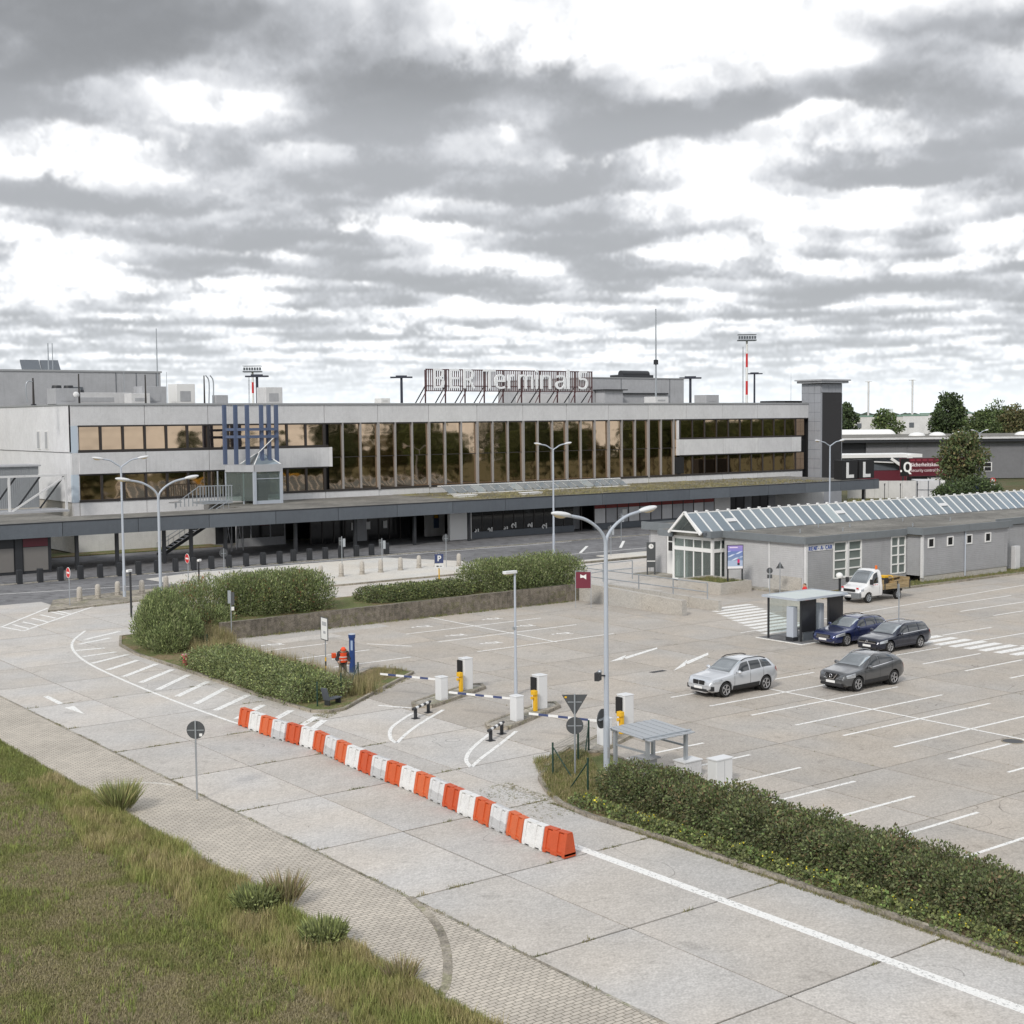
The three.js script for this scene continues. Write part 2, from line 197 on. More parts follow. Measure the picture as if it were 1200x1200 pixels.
const M = {
  joint: mat('joint filler', [0.045, 0.043, 0.038], { rough: 1 }), asphalt: mat('asphalt', [0.26, 0.26, 0.27], { map: asphaltTex, bump: grainTex, rough: 0.9 }), asphaltDark: mat('old asphalt', [0.24, 0.24, 0.25], { map: asphaltTex, rough: 0.9 }),
  light: mat('pale concrete', [0.93, 0.91, 0.87], { map: concreteTex, rough: 0.92 }), paving: mat('clinker paving', [0.95, 0.92, 0.88], { map: pavingTex, rough: 0.92 }), kerb: mat('kerb stone', [0.55, 0.535, 0.51], { map: dirtyTex, bump: grainTex, rough: 0.92 }), kerbOld: mat('old kerb stone', [0.50, 0.47, 0.425], { map: dirtyTex, bump: grainTex, rough: 0.95 }),
  paint: mat('road paint', [0.90, 0.90, 0.88], { map: paintTex, rough: 0.8 }), soil: mat('soil', [0.60, 0.585, 0.47], { map: soilTex, rough: 1 }), soilDry: mat('dry soil', [0.62, 0.58, 0.48], { map: soilTex, rough: 1 }), land: mat('far land', [0.36, 0.36, 0.28], { map: soilTex, rough: 1 }),
  wallDirty: mat('weathered concrete wall', [0.30, 0.275, 0.245], { map: dirtyTex, bump: grainTex, bumpScale: 0.006, rough: 0.95 }), wallPale: mat('pale concrete wall', [0.70, 0.68, 0.65], { map: concreteTex, bump: grainTex, rough: 0.92 }),
  panel: mat('facade panel', [0.80, 0.81, 0.83], { map: panelTex, rough: 0.75 }), panel2: mat('facade panel b', [0.77, 0.78, 0.80], { map: panelTex, rough: 0.75 }), panel3: mat('facade panel c', [0.83, 0.84, 0.855], { map: panelTex, rough: 0.75 }), ribWall: mat('white ribbed sheet', [0.92, 0.93, 0.96], { map: panelTex, bump: ribTex, bumpScale: 0.02, rough: 0.6 }), skirtWhite: mat('white skirt panel', [0.90, 0.905, 0.92], { map: panelTex, rough: 0.7 }),
  greyRib: mat('grey ribbed sheet', [0.34, 0.36, 0.38], { bump: ribTex, bumpScale: 0.03, rough: 0.5, map: panelTex }), greyBlock: mat('grey metal cladding', [0.52, 0.535, 0.565], { map: panelTex, rough: 0.6 }), white: mat('white render', [0.78, 0.78, 0.77], { map: panelTex, rough: 0.8 }),
  bronze: mat('bronze mirror glass', [0.52, 0.385, 0.27], { metal: 1, rough: 0.03, bump: waveTex, bumpScale: 0.009 }), dark: mat('dark bronze frame', [0.035, 0.03, 0.028], { rough: 0.5 }), fin: mat('light bronze mullion', [0.33, 0.32, 0.315], { rough: 0.55, metal: 0.1 }), coping: mat('roof coping', [0.40, 0.41, 0.42], { rough: 0.5, metal: 0.3 }),
  roof: mat('roof membrane', [0.33, 0.325, 0.31], { map: roofPlainTex, rough: 0.95 }), roofMoss: mat('mossy roof', [0.36, 0.34, 0.27], { map: roofTex, rough: 1 }), fascia: mat('slate grey fascia', [0.135, 0.155, 0.18], { rough: 0.5, map: panelTex }), fasciaLight: mat('grey fascia', [0.22, 0.245, 0.265], { rough: 0.5, map: panelTex }), black: mat('black', [0.012, 0.012, 0.013], { rough: 0.6 }), anth: mat('anthracite paint', [0.028, 0.03, 0.034], { rough: 0.5 }), darkGlass: mat('dark shop glass', [0.02, 0.021, 0.022], { rough: 0.06, metal: 0.0 }),
  blue: mat('blue steel', [0.085, 0.115, 0.195], { rough: 0.45 }), galv: mat('galvanised steel', [0.42, 0.45, 0.48], { rough: 0.42, metal: 0.55 }), lampGrey: mat('lamp post paint', [0.44, 0.48, 0.54], { rough: 0.45 }), steel: mat('brushed steel', [0.55, 0.56, 0.57], { rough: 0.35, metal: 0.8 }), signBack: mat('sign back', [0.075, 0.08, 0.085], { rough: 0.55 }), green: mat('green post paint', [0.012, 0.045, 0.032], { rough: 0.5 }),
  whitePaint: mat('white paint', [0.80, 0.80, 0.79], { rough: 0.5 }), machine: mat('machine white', [0.70, 0.71, 0.72], { rough: 0.45 }), yellow: mat('yellow paint', [0.78, 0.45, 0.02], { rough: 0.5 }), red: mat('red paint', [0.60, 0.03, 0.03], { rough: 0.5 }), maroon: mat('maroon', [0.13, 0.022, 0.035], { rough: 0.5 }), navy: mat('navy band', [0.05, 0.07, 0.17], { rough: 0.5 }), glass: mat('clear glass', [0.90, 0.94, 0.93], { transmission: 1, rough: 0.02, thickness: 0 }), skyGlass: mat('skylight glass', [0.34, 0.40, 0.44], { transmission: 0.35, rough: 0.06, thickness: 0, metal: 0.35 }), skyGlass2: mat('skylight glass pale', [0.47, 0.54, 0.56], { transmission: 0.3, rough: 0.1, thickness: 0, metal: 0.3 }), skyGlass3: mat('skylight glass deep', [0.27, 0.33, 0.375], { transmission: 0.35, rough: 0.05, thickness: 0, metal: 0.35 }), mesh: mat('green wire', [0.02, 0.06, 0.045], { rough: 0.6 }), greenGlass: mat('green tinted glass', [0.66, 0.73, 0.71], { transmission: 0.9, rough: 0.03, thickness: 0 }),
};
// ---------------------------------------------------------------- ground
const R1 = rng(11);
const inView = (pts, m = 160) => pts.some(([x, z]) => { const d = V(x, 0, z).sub(camera.position), w = d.dot(fP); if (w < 4) return false; const px = 600 + F * d.dot(RR) / w, py = 600 - F * d.dot(UU) / w; return px > -m && px < 1200 + m && py > -m && py < 1200 + m * 1.5; });
{ const land = struct('terrain', 'dry grassy land around the airport'); const g = new THREE.CircleGeometry(5000, 64).rotateX(-Math.PI / 2).translate(0, -0.12, 0); part(land, 'land', flat(g), M.land); }
const road = struct('road', 'grey concrete slab road beside the lawn');
part(road, 'joint_filler', plate([[19.96, -3], [19.96, -96], [36, -96], [36, -3]], -0.10, -0.028), M.joint);
const lot = struct('parking_lot', 'concrete slab car park with white stall lines');
part(lot, 'joint_filler', plate([[36, -3], [36, -96], [140, -96], [140, -3]], -0.10, -0.028), M.joint);
function slab(parent, x0, x1, z0, z1, mt, y = 0) {
  if (!inView([[x0, z0], [x1, z0], [x0, z1], [x1, z1], [(x0 + x1) / 2, (z0 + z1) / 2]])) return;
  const j = () => 0.019 + R1() * R1() * 0.022, c = 0.012, wz = parent === road ? 1.45 : 1, a = x0 + j(), b = x1 - j(), d = z0 + j() * wz, e = z1 - j() * wz, dy = (R1() - 0.5) * 0.004;
  const g = plate([[a, d], [b, d], [b, e], [a, e]], -0.03, y + dy); const uv = g.attributes.uv, ox = R1() * 30, oy = R1() * 30; for (let i = 0; i < uv.count; i++) uv.setXY(i, uv.getX(i) + ox, uv.getY(i) + oy);
  part(parent, 'slab', g, mt[Math.floor(R1() * mt.length)]);
}
for (let k = 0; k < 17; k++) { const z1 = -9.9 - 5.3 * k, z0 = z1 - 5.3;
  slab(road, 20, 23.12, z0, z1, concreteMats); slab(road, 23.12, 28.8, z0, z1, concreteMats);
  if (z0 < -36 && z1 > -74) slab(road, 28.8, 33.2, z0, z1, [concreteMats[3], concreteMats[2]]);
  if (z0 < -73) { for (let c = 0; c < 4; c++) slab(road, 28.8 + 4.3 * c, 33.1 + 4.3 * c, z0, z1, concreteMats); } }
for (let k = 0; k < 13; k++) { const z1 = -12 - 5 * k, z0 = z1 - 5; for (let c = 0; c < 17; c++) { const x0 = c < 7 ? 33.2 + 3.95 * c : 60.85 + 5.2 * (c - 7), x1 = c < 7 ? x0 + 3.95 : x0 + 5.2; slab(lot, x0, x1, z0, z1, lotMats); } }
{ // the pale walkway behind the planted bed, the pavilion's forecourt
  for (let c = 0; c < 12; c++) for (let r = 0; r < 3; r++) slab(lot, 46 + 5 * c, 51 + 5 * c, -94 + r * 6.2, -87.8 + r * 6.2, [concreteMats[4], concreteMats[3]]);
}
const court = struct('forecourt', 'asphalt lane and pale paving before the terminal');
part(court, 'asphalt', plate([[-60, -96.02], [-60, -112.2], [300, -112.2], [300, -96.02]], -0.10, 0), M.asphalt);
part(court, 'pavement', plate([[-60, -112.4], [-60, -134.3], [300, -134.3], [300, -112.4]], -0.10, 0.05), M.asphaltDark);
part(court, 'pavement_kerb', plate([[-60, -112.2], [-60, -112.4], [300, -112.4], [300, -112.2]], -0.10, 0.07), M.kerb);
part(court, 'pale_paving', plate([[45.5, -95.2], [44.5, -108.6], [50, -110.6], [68.5, -110.4], [72, -103], [70.5, -95.2]], -0.05, 0.03), M.light);
part(court, 'traffic_island', plate([[31.6, -94.2], [33.8, -99.6], [40, -101.4], [45.4, -101.0], [45.4, -95.2], [40, -95.6]], -0.05, 0.11), M.kerbOld);
part(court, 'pavement_edge', plate([[46, -94.0], [46, -95.1], [120, -96.6], [120, -95.4]], -0.05, 0.1), M.light);
part(court, 'kerb_face', plate([[46, -93.7], [46, -93.98], [120, -95.38], [120, -95.1]], -0.05, 0.12), M.kerbOld);
part(court, 'east_pavement', plate([[84, -98.2], [84, -95.4], [140, -95.4], [140, -98.2]], -0.05, 0.08), M.light);
part(court, 'apron', plate([[160, -60], [160, -95.9], [330, -95.9], [330, -60]], -0.10, -0.01), M.asphalt);

// painted markings, thin sheets on the slabs
function stripe(parent, a, b, w, y = 0.008, name = 'painted_line') { w *= 1.15; const dx = b[0] - a[0], dz = b[1] - a[1], L = Math.hypot(dx, dz), nx = -dz / L * w / 2, nz = dx / L * w / 2; return part(parent, name, plate([[a[0] + nx, a[1] + nz], [b[0] + nx, b[1] + nz], [b[0] - nx, b[1] - nz], [a[0] - nx, a[1] - nz]], y - 0.005, y), M.paint); }
function polyStripe(parent, pts, w, name = 'painted_curve') { const c = new THREE.CatmullRomCurve3(pts.map((p) => V(p[0], 0, p[1]))), n = pts.length * 5, L = [], Rr = []; for (let i = 0; i <= n; i++) { const p = c.getPoint(i / n), t = c.getTangent(i / n); L.push([p.x - t.z * w / 2, p.z + t.x * w / 2]); Rr.push([p.x + t.z * w / 2, p.z - t.x * w / 2]); } return part(parent, name, plate([...L, ...Rr.reverse()], 0.003, 0.008), M.paint); }
const g2 = (px, py) => { const p = G(px, py); return [p.x, p.z]; };
const paintPoly = (parent, pts, name) => part(parent, name, plate(pts.map(([x, y]) => g2(x, y)), 0.003, 0.009), M.paint);
const Z6 = ([x, y]) => [x / 4, 630 + y / 4], Z7 = ([x, y]) => [250 + x / 4, 650 + y / 4], Z8 = ([x, y]) => [500 + x / 4, 650 + y / 4], Z9 = ([x, y]) => [430 + x / 4.8, 760 + y / 4.8], Z1 = ([x, y]) => [750 + x / 2.667, 550 + y / 2.667];
stripe(road, [26.32, -32.4], [26.6, -10], 0.30, 0.008, 'lane_line');
polyStripe(road, [[30.5, -84.2], [28.6, -80.9], [27.5, -78], [26.55, -73.4], [26.09, -67.4], [25.92, -60.6], [25.95, -56.6], [26.1, -53.6], [26.7, -51.4], [27.5, -49.9]], 0.15);
[[[400, 478], [560, 440]], [[370, 500], [520, 470]], [[355, 530], [490, 518]], [[390, 558], [545, 536]], [[430, 590], [600, 548]], [[505, 620], [645, 575]], [[580, 652], [735, 592]], [[660, 680], [810, 618]], [[740, 713], [885, 643]], [[830, 745], [975, 675]], [[918, 780], [1060, 705]], [[1010, 810], [1165, 738]]].forEach(([a, b]) => stripe(road, g2(...Z6(a)), g2(...Z6(b)), 0.28));
[[[110, 770], [235, 705]], [[275, 780], [365, 730]], [[390, 815], [485, 760]], [[450, 828], [520, 775]]].forEach(([a, b]) => stripe(road, g2(...Z7(a)), g2(...Z7(b)), 0.28));
[[[5, 420], [225, 330]], [[110, 438], [330, 360]], [[330, 360], [435, 325]], [[240, 338], [330, 358]], [[225, 345], [300, 362]], [[190, 362], [262, 378]], [[150, 378], [225, 396]], [[105, 395], [180, 412]], [[60, 408], [140, 428]], [[15, 420], [105, 437]]].forEach(([a, b]) => stripe(road, g2(...Z6(a)), g2(...Z6(b)), 0.16));
paintPoly(road, [[203, 746], [226, 742], [298, 777], [276, 783]].map(Z6), 'arrow_shaft'); paintPoly(road, [[300, 797], [348, 790], [396, 828]].map(Z6), 'arrow_head');
paintPoly(lot, [[1080, 435], [1082, 441], [935, 489], [925, 481]].map(Z8), 'arrow_shaft'); paintPoly(lot, [[935, 470], [920, 492], [858, 502]].map(Z8), 'arrow_head');
paintPoly(lot, [[213, 573], [214, 580], [150, 609], [140, 603]].map(Z1), 'arrow_shaft'); paintPoly(lot, [[148, 594], [141, 614], [104, 630]].map(Z1), 'arrow_head');
for (let i = 0; i < 13; i++) { const z = -46.3 + 2.5 * i; if (inView([[44, z], [54, z], [49, z]], 60)) stripe(lot, [44.05, z], [i === 0 ? 53.9 : 54.05, z], 0.12); }
stripe(lot, [49, -45.6], [49, -16], 0.12, 0.0125);
for (let i = 0; i < 9; i++) { const z = -38.95 + 2.5 * i; stripe(lot, [34.5, z], [38.82, z], 0.12); }
for (let i = 0; i < 8; i++) { const z = -49.4 + 2.55 * i; stripe(lot, [i < 2 ? 60.8 : 60, z], [65, z], 0.12); stripe(lot, [68.8, z], [73.6, z], 0.12); }
for (let i = 0; i < 7; i++) { const z = -57.2 + 2.5 * i; stripe(lot, [78, z], [87.5, z], 0.12); }
stripe(lot, [60.5, -57.6], [95, -60.2], 0.1);
for (let k = 0; k < 11; k++) stripe(lot, [66.3 - 0.5 * k, -66 + 0.95 * k], [70.3 - 0.5 * k, -66 + 0.95 * k], 0.46, 0.008, 'crossing_bar');
for (let k = 0; k < 12; k++) stripe(lot, [65.4 + 0.06 * k, -51.2 + 0.92 * k], [68.4 + 0.06 * k, -51.2 + 0.92 * k], 0.46, 0.008, 'crossing_bar');
for (const [x0, x1, z] of [[35, 39.6, -70.2], [35.4, 40.3, -66.7], [45, 55.3, -70.2], [44.8, 55.2, -66.5], [44.6, 54.6, -62.3], [36, 40.8, -63.2]]) stripe(lot, [x0, z], [x1, z], 0.12);
stripe(lot, [50, -75.3], [50, -62], 0.12, 0.0125); stripe(lot, [41.3, -68.6], [42.8, -66.2], 0.12);
for (const [px, py] of [[536, 744], [577, 753], [578, 725], [617, 733], [660, 742], [496, 734], [322, 755]]) { // wheelchair symbols painted on the bays
  const p = G(px, py), ring = []; for (let i = 0; i < 14; i++) { const a0 = i / 14 * 4.6 - 0.6, a1 = (i + 1) / 14 * 4.6 - 0.6, q = (a, r) => [p.x + Math.cos(a) * r, p.z + Math.sin(a) * r * 0.9]; ring.push(plate([q(a0, 0.42), q(a1, 0.42), q(a1, 0.30), q(a0, 0.30)], 0.003, 0.008)); }
  part(lot, 'wheelchair_symbol', [...ring, plate([[p.x - 0.55, p.z - 0.1], [p.x + 0.15, p.z - 0.1], [p.x + 0.15, p.z + 0.02], [p.x - 0.55, p.z + 0.02]], 0.003, 0.009), plate([[p.x + 0.1, p.z - 0.1], [p.x + 0.22, p.z - 0.1], [p.x + 0.42, p.z + 0.5], [p.x + 0.3, p.z + 0.5]], 0.003, 0.0085), plate([[p.x - 0.85, p.z - 0.14], [p.x - 0.62, p.z - 0.14], [p.x - 0.62, p.z + 0.06], [p.x - 0.85, p.z + 0.06]], 0.003, 0.008)], M.paint);
}
polyStripe(road, [[255, 365], [190, 405], [140, 445], [128, 480], [140, 515], [168, 533]].map(Z9).map((p) => g2(...p)), 0.16);
polyStripe(road, [[168, 533], [190, 510], [240, 465], [320, 410], [430, 345]].map(Z9).map((p) => g2(...p)), 0.16);
polyStripe(road, [[690, 480], [640, 520], [590, 565], [565, 600], [560, 635], [585, 668]].map(Z9).map((p) => g2(...p)), 0.16);
polyStripe(road, [[588, 668], [640, 620], [720, 560], [840, 465]].map(Z9).map((p) => g2(...p)), 0.16);
stripe(road, g2(...Z9([65, 320])), g2(...Z9([250, 335])), 0.14);
for (const [a, b] of [[[632, 661], [642, 652]], [[680, 648], [688, 640]], [[727, 642], [731, 634]]]) stripe(court, g2(...a), g2(...b), 0.25, 0.012);
stripe(court, [78, -101.2], [150, -101.2], 0.14, 0.012); stripe(court, [46, -111.6], [92, -111.6], 0.12, 0.012); stripe(court, [32, -106.5], [45, -104], 0.12, 0.012);
for (let k = 0; k < 9; k++) stripe(court, [70.6 + k * 0.95, -99.4 - k * 0.4], [72.4 + k * 0.95, -95.6 - k * 0.12], 0.2, 0.012);
{ const d = struct('drain_grate', 'small iron drain grate in the car park'); const p = G(771, 787); for (let k = 0; k < 7; k++) part(d, 'grate_bar', bc(0.09, 0.012, 0.34, p.x - 0.42 + k * 0.14, 0.006, p.z), M.anth); }
{ const d = struct('manhole_cover', 'dark manhole cover in the car park'); const p = G(1187, 869); part(d, 'cover', cy(0.38, 0.38, 0.014, p.x, 0, p.z, 20), M.anth); part(d, 'rim', flat(new THREE.TorusGeometry(0.42, 0.03, 6, 24).rotateX(Math.PI / 2).translate(p.x, 0.004, p.z)), M.kerbOld); }

// brick pavement and lawn
const paving = struct('brick_pavement', 'beige clinker pavement between road and lawn');
part(paving, 'clinkers', plate([[17.05, -3], [17.05, -66], [17.4, -100], [20, -100], [19.93, -3]], -0.1, 0.0), M.paving);
for (let z = -9; z > -70; z -= 1) if (inView([[20, z]], 60)) part(paving, 'edge_stone', bc(0.10, 0.12, 0.985, 19.97, -0.052, z), R1() > 0.5 ? M.kerb : M.kerbOld);
for (let z = -5; z > -62; z -= 1) if (inView([[17, z]], 80)) part(paving, 'edge_stone', bc(0.1, 0.16, 0.985, 16.98 + (R1() - 0.5) * 0.02, -0.03 + (R1() - 0.5) * 0.01, z), M.kerb);
{ const strip = (pts, w, m, n) => { const c = new THREE.CatmullRomCurve3(pts.map((p) => V(p[0], 0, p[1]))); const N = 14; for (let i = 0; i < N; i++) { const a = c.getPoint(i / N), b = c.getPoint((i + 0.97) / N), t = b.clone().sub(a).normalize(); part(paving, n, plate([[a.x - t.z * w, a.z + t.x * w], [b.x - t.z * w, b.z + t.x * w], [b.x + t.z * w, b.z - t.x * w], [a.x + t.z * w, a.z - t.x * w]], -0.04, 0.012), m); } };
  strip([[20.0, -31.2], [19.5, -29.25], [18.6, -27.4], [17.4, -25.7], [17.06, -25.4]], 0.11, M.kerbOld, 'sunken_kerb_stone');
  strip([g2(115, 919), g2(150, 917.5), g2(185, 918), g2(205, 921)], 0.07, M.light, 'sunken_kerb_stone'); }
const lawn = struct('lawn', 'rough dry lawn below the pavement');
part(lawn, 'soil', plate([[-90, -3], [-90, -140], [10, -140], [16.9, -100], [16.9, -3]], -0.1, 0.015), M.soil);
// planted beds with kerb stones
function bed(name, label, outer, y, soilMat, kmat, kw = 0.14, kh = 0.13, stone = 1.0, closed = true) {
  const b = struct(name, label); part(b, 'soil', plate(outer, -0.02, y), soilMat);
  for (let i = 0; i < outer.length - (closed ? 0 : 1); i++) { const A = outer[i], B = outer[(i + 1) % outer.length], L = Math.hypot(B[0] - A[0], B[1] - A[1]), n = Math.max(1, Math.round(L / stone)), tx = (B[0] - A[0]) / L, tz = (B[1] - A[1]) / L;
    for (let k = 0; k < n; k++) { const s = L / n * (k + 0.5), x = A[0] + tx * s, z = A[1] + tz * s; if (!inView([[x, z]], 80)) continue; part(b, 'kerb_stone', bc(L / n - 0.015, kh + 0.04, kw, x + (R1() - 0.5) * 0.012, kh / 2 - 0.02 + (R1() - 0.5) * 0.012, z + (R1() - 0.5) * 0.012, -Math.atan2(tz, tx)), kmat); } }
  return b;
}
bed('hedge_bed', 'long kerbed bed under the right hand hedge', [[28.9, -8], [28.85, -30.6], [28.65, -33.9], [28.85, -35.6], [29.5, -37.2], [30.3, -38.6], [32.6, -40.6], [34.2, -41.6], [34.5, -39.5], [34.1, -37], [34.1, -8]], 0.09, M.soilDry, M.kerbOld);
bed('island_bed', 'kerbed planting island beside the exit barriers', [[29.6, -54.0], [30.2, -53.4], [31.0, -53.5], [33.4, -55.4], [38.2, -59.0], [38.0, -60.2], [37.2, -61.3], [34.2, -59.2], [33.6, -63], [34.4, -72], [36, -74.6], [34.4, -80.6], [31.2, -80.2], [30.0, -77.2], [29.5, -73.5], [29.55, -67], [29.45, -59]], 0.09, M.soilDry, M.kerbOld);
// ---------------------------------------------------------------- terminal
const FZ = -134.3, BAY = 6.843, X0 = 48.52;
const T = thing('terminal_building', 'long three storey terminal with bronze mirror windows and pale panels', 'building');
const R2 = rng(21);
part(T, 'core', [bx(48.6, 155.2, 0, 14.2, -168, FZ - 0.5)], M.black);
// left end wall: white ribbed sheets
part(T, 'end_wall', [bx(47.9, 48.55, 5.0, 9.84, -172, FZ - 0.02), bx(47.8, 48.55, 9.9, 14.5, -172, FZ - 0.02)], M.ribWall);
part(T, 'wall_base', [bx(48.05, 48.6, 0, 5.0, -172, FZ - 0.05)], M.wallPale);
part(T, 'roof', bx(48.5, 155.3, 14.2, 14.5, -172, FZ - 0.1), M.roof);
part(T, 'coping', [bx(47.72, 155.3, 14.5, 14.68, FZ - 0.3, FZ + 0.12), bx(47.7, 48.0, 14.5, 14.67, -172, FZ - 0.31)], M.coping);
for (const z of [-141.2, -143.6]) { const w = part(T, 'slit_window', bx(47.74, 47.79, 10.1, 12.0, z - 0.45, z + 0.45), M.whitePaint); part(w, 'pane', bx(47.72, 47.737, 10.2, 11.9, z - 0.36, z + 0.36), M.greyBlock); }
const panelMats = [M.panel, M.panel2, M.panel3, M.panel];
const rowOf = (x0, x1, y0, y1, name, mt, z = FZ) => part(T, name, bx(x0, x1, y0, y1, z - 0.45, z), mt);
// corner pilaster
rowOf(47.8, 48.47, 12.5, 14.48, 'corner_panel', M.panel); rowOf(47.8, 48.47, 9.84, 12.47, 'corner_panel', mat('pale blue panel', [0.52, 0.60, 0.68], { rough: 0.4 })); rowOf(47.86, 48.47, 7.75, 9.80, 'corner_panel', M.panel2); rowOf(47.86, 48.47, 5.0, 7.72, 'corner_panel', mats['pale blue panel']); rowOf(47.9, 48.47, 3.6, 4.95, 'corner_panel', M.skirtWhite);
for (let k = 0; k < 16; k++) { const a = X0 + BAY * k + 0.03, b = k === 15 ? 155.2 : X0 + BAY * (k + 1) - 0.03; const m = () => panelMats[Math.floor(R2() * 4)];
  rowOf(a, b, 12.52, 14.48, 'parapet_panel', m());
  if (k < 4) rowOf(a, k === 3 ? 76.35 : b, 7.76, 9.84, 'band_panel', m(), FZ + 0.12);
  if (k >= 12) rowOf(k === 12 ? 129.3 : a, k === 15 ? 153.2 : b, 7.76, 9.82, 'band_panel', m(), FZ + 0.12);
  rowOf(a, k === 15 ? 153.6 : b, 3.55, 4.98, 'skirt_panel', k < 4 ? M.skirtWhite : m(), FZ + 0.02); }
part(T, 'band_end', bx(76.36, 76.75, 7.74, 9.86, FZ - 0.4, FZ + 0.13), M.skirtWhite);
part(T, 'band_end', bx(128.9, 129.28, 7.74, 9.86, FZ - 0.4, FZ + 0.13), M.skirtWhite);
// sills and heads
part(T, 'window_sill', [bx(48.5, 76.3, 9.86, 10.12, FZ - 0.4, FZ + 0.10), bx(129.3, 153.4, 9.84, 10.05, FZ - 0.4, FZ + 0.10), bx(48.5, 153.6, 5.0, 5.22, FZ - 0.4, FZ + 0.10)], M.dark);
part(T, 'window_head', [bx(48.5, 155, 12.36, 12.5, FZ - 0.4, FZ - 0.02), bx(48.5, 76.3, 7.6, 7.74, FZ - 0.4, FZ - 0.02), bx(129.3, 153.4, 7.6, 7.74, FZ - 0.4, FZ - 0.02)], M.dark);
// panes: every pane its own sheet, hung a touch out of true
const paneGeo = {};
function pane(x0, x1, y0, y1, z = FZ - 0.16, mt = M.bronze, parent = T, flaw = 0.0045, lean = 0.0155) { const w = x1 - x0, h = y1 - y0, key = w.toFixed(2) + h.toFixed(2); const g = paneGeo[key] ??= flat(new THREE.BoxGeometry(w, h, 0.012)); const m = new THREE.Mesh(g, mt); m.name = 'window_pane'; m.position.set((x0 + x1) / 2, (y0 + y1) / 2, z); m.rotation.set((R2() - 0.5) * flaw - lean, (R2() - 0.5) * flaw * 2, 0); parent.add(m); return m; }
const mulGeo = {};
function mull(x, y0, y1, w, mt, z0, z1, name = 'mullion') { const k = [y0, y1, w, z0, z1].join(); mulGeo[k] ??= bx(-w / 2, w / 2, y0, y1, z0, z1); const m = new THREE.Mesh(mulGeo[k], mt); m.name = name; m.position.x = x; T.add(m); }
const THIRD = BAY / 3;
for (let i = 0; i < 12; i++) { const a = X0 + THIRD * i, b = a + THIRD; for (const [y0, y1] of [[10.12, 12.36], [5.22, 7.6]]) { pane(a + 0.12, b - 0.12, y0, y1); mull(a, y0, y1, 0.24, M.dark, FZ - 0.3, FZ - 0.04); } }
mull(X0 + THIRD * 12, 10.12, 12.36, 0.3, M.dark, FZ - 0.3, FZ - 0.04); mull(X0 + THIRD * 12, 5.22, 7.6, 0.3, M.dark, FZ - 0.3, FZ - 0.04);
for (let i = 12; i < 36; i++) { const a = X0 + THIRD * i + (i === 12 ? 0.45 : 0), b = X0 + THIRD * (i + 1); if (b > 130.8) break;
  const tall = b < 129.4; pane(a + 0.14, (tall ? b : 129.2) - 0.14, 5.22, 8.7); pane(a + 0.14, (tall ? b : 129.2) - 0.14, 8.78, 12.36); part(T, 'transom', bx(a + 0.1, (tall ? b : 129.2) - 0.1, 8.7, 8.78, FZ - 0.22, FZ - 0.12), M.dark);
  if (i > 12) mull(a, 5.0, 12.5, (i % 3 === 0) ? 0.24 : 0.15, M.fin, FZ - 0.3, FZ + ((i % 3 === 0) ? 0.16 : 0.08), 'facade_fin'); }
for (let i = 0; i < 11; i++) { const a = 129.6 + 2.27 * i, b = Math.min(a + 2.27, 154.2); for (const [y0, y1] of [[10.05, 12.36], [5.22, 7.6]]) { pane(a + 0.09, b - 0.09, y0, y1); mull(a, y0, y1, 0.18, M.dark, FZ - 0.3, FZ - 0.05); } }
part(T, 'white_column', bx(128.95, 129.3, 9.9, 12.36, FZ - 0.3, FZ + 0.02), M.skirtWhite);
part(T, 'dark_vent', bx(128.6, 130.2, 5.3, 7.5, FZ - 0.1, FZ + 0.02), M.black);
// stair and lift tower clad in grey cassettes at the east end
const TW = thing('lift_tower', 'grey clad lift tower with a dark front and overhanging flat roof', 'tower');
part(TW, 'shaft', bx(154.9, 159.4, 0, 17.4, -135.6, -132.06), M.black);
for (let r = 0; r < 13; r++) { const y0 = r * 1.33 + 0.02, y1 = y0 + 1.3; for (let c = 0; c < 2; c++) part(TW, 'cassette', bx(154.83, 154.9, y0, y1, -134.3 + c * 1.13, -133.2 + c * 1.13), M.fasciaLight2 ??= mat('tower cassette', [0.40, 0.42, 0.46], { rough: 0.5, map: panelTex })); }
for (let c = 0; c < 3; c++) part(TW, 'cassette', bx(154.92 + c * 1.5, 156.38 + c * 1.5, 16.1, 17.3, -132.05, -131.98), M.fasciaLight2);
for (let r = 0; r < 2; r++) part(TW, 'cassette', bx(154.83, 154.9, 14.7 + r * 1.35, 16.02 + r * 1.35, -135.5, -134.33), M.fasciaLight2);
part(TW, 'dark_front', bx(155.12, 159.3, 3.4, 16.0, -132.05, -131.96), mat('dark tower mesh', [0.032, 0.031, 0.033], { rough: 0.7, bump: ribTex, bumpScale: 0.01 }));
part(TW, 'corner_strip', [bx(154.84, 155.1, 0, 16.05, -132.06, -131.97), bx(159.31, 159.42, 0, 16.05, -132.2, -131.97)], M.fasciaLight2);
part(TW, 'lower_front', bx(155.12, 159.3, 0, 3.38, -132.05, -131.98), M.fasciaLight2);
part(TW, 'roof_slab', [bx(154.3, 160.1, 17.42, 17.75, -136.0, -131.4), bx(154.0, 160.4, 17.75, 17.95, -136.2, -131.2)], M.greyBlock);
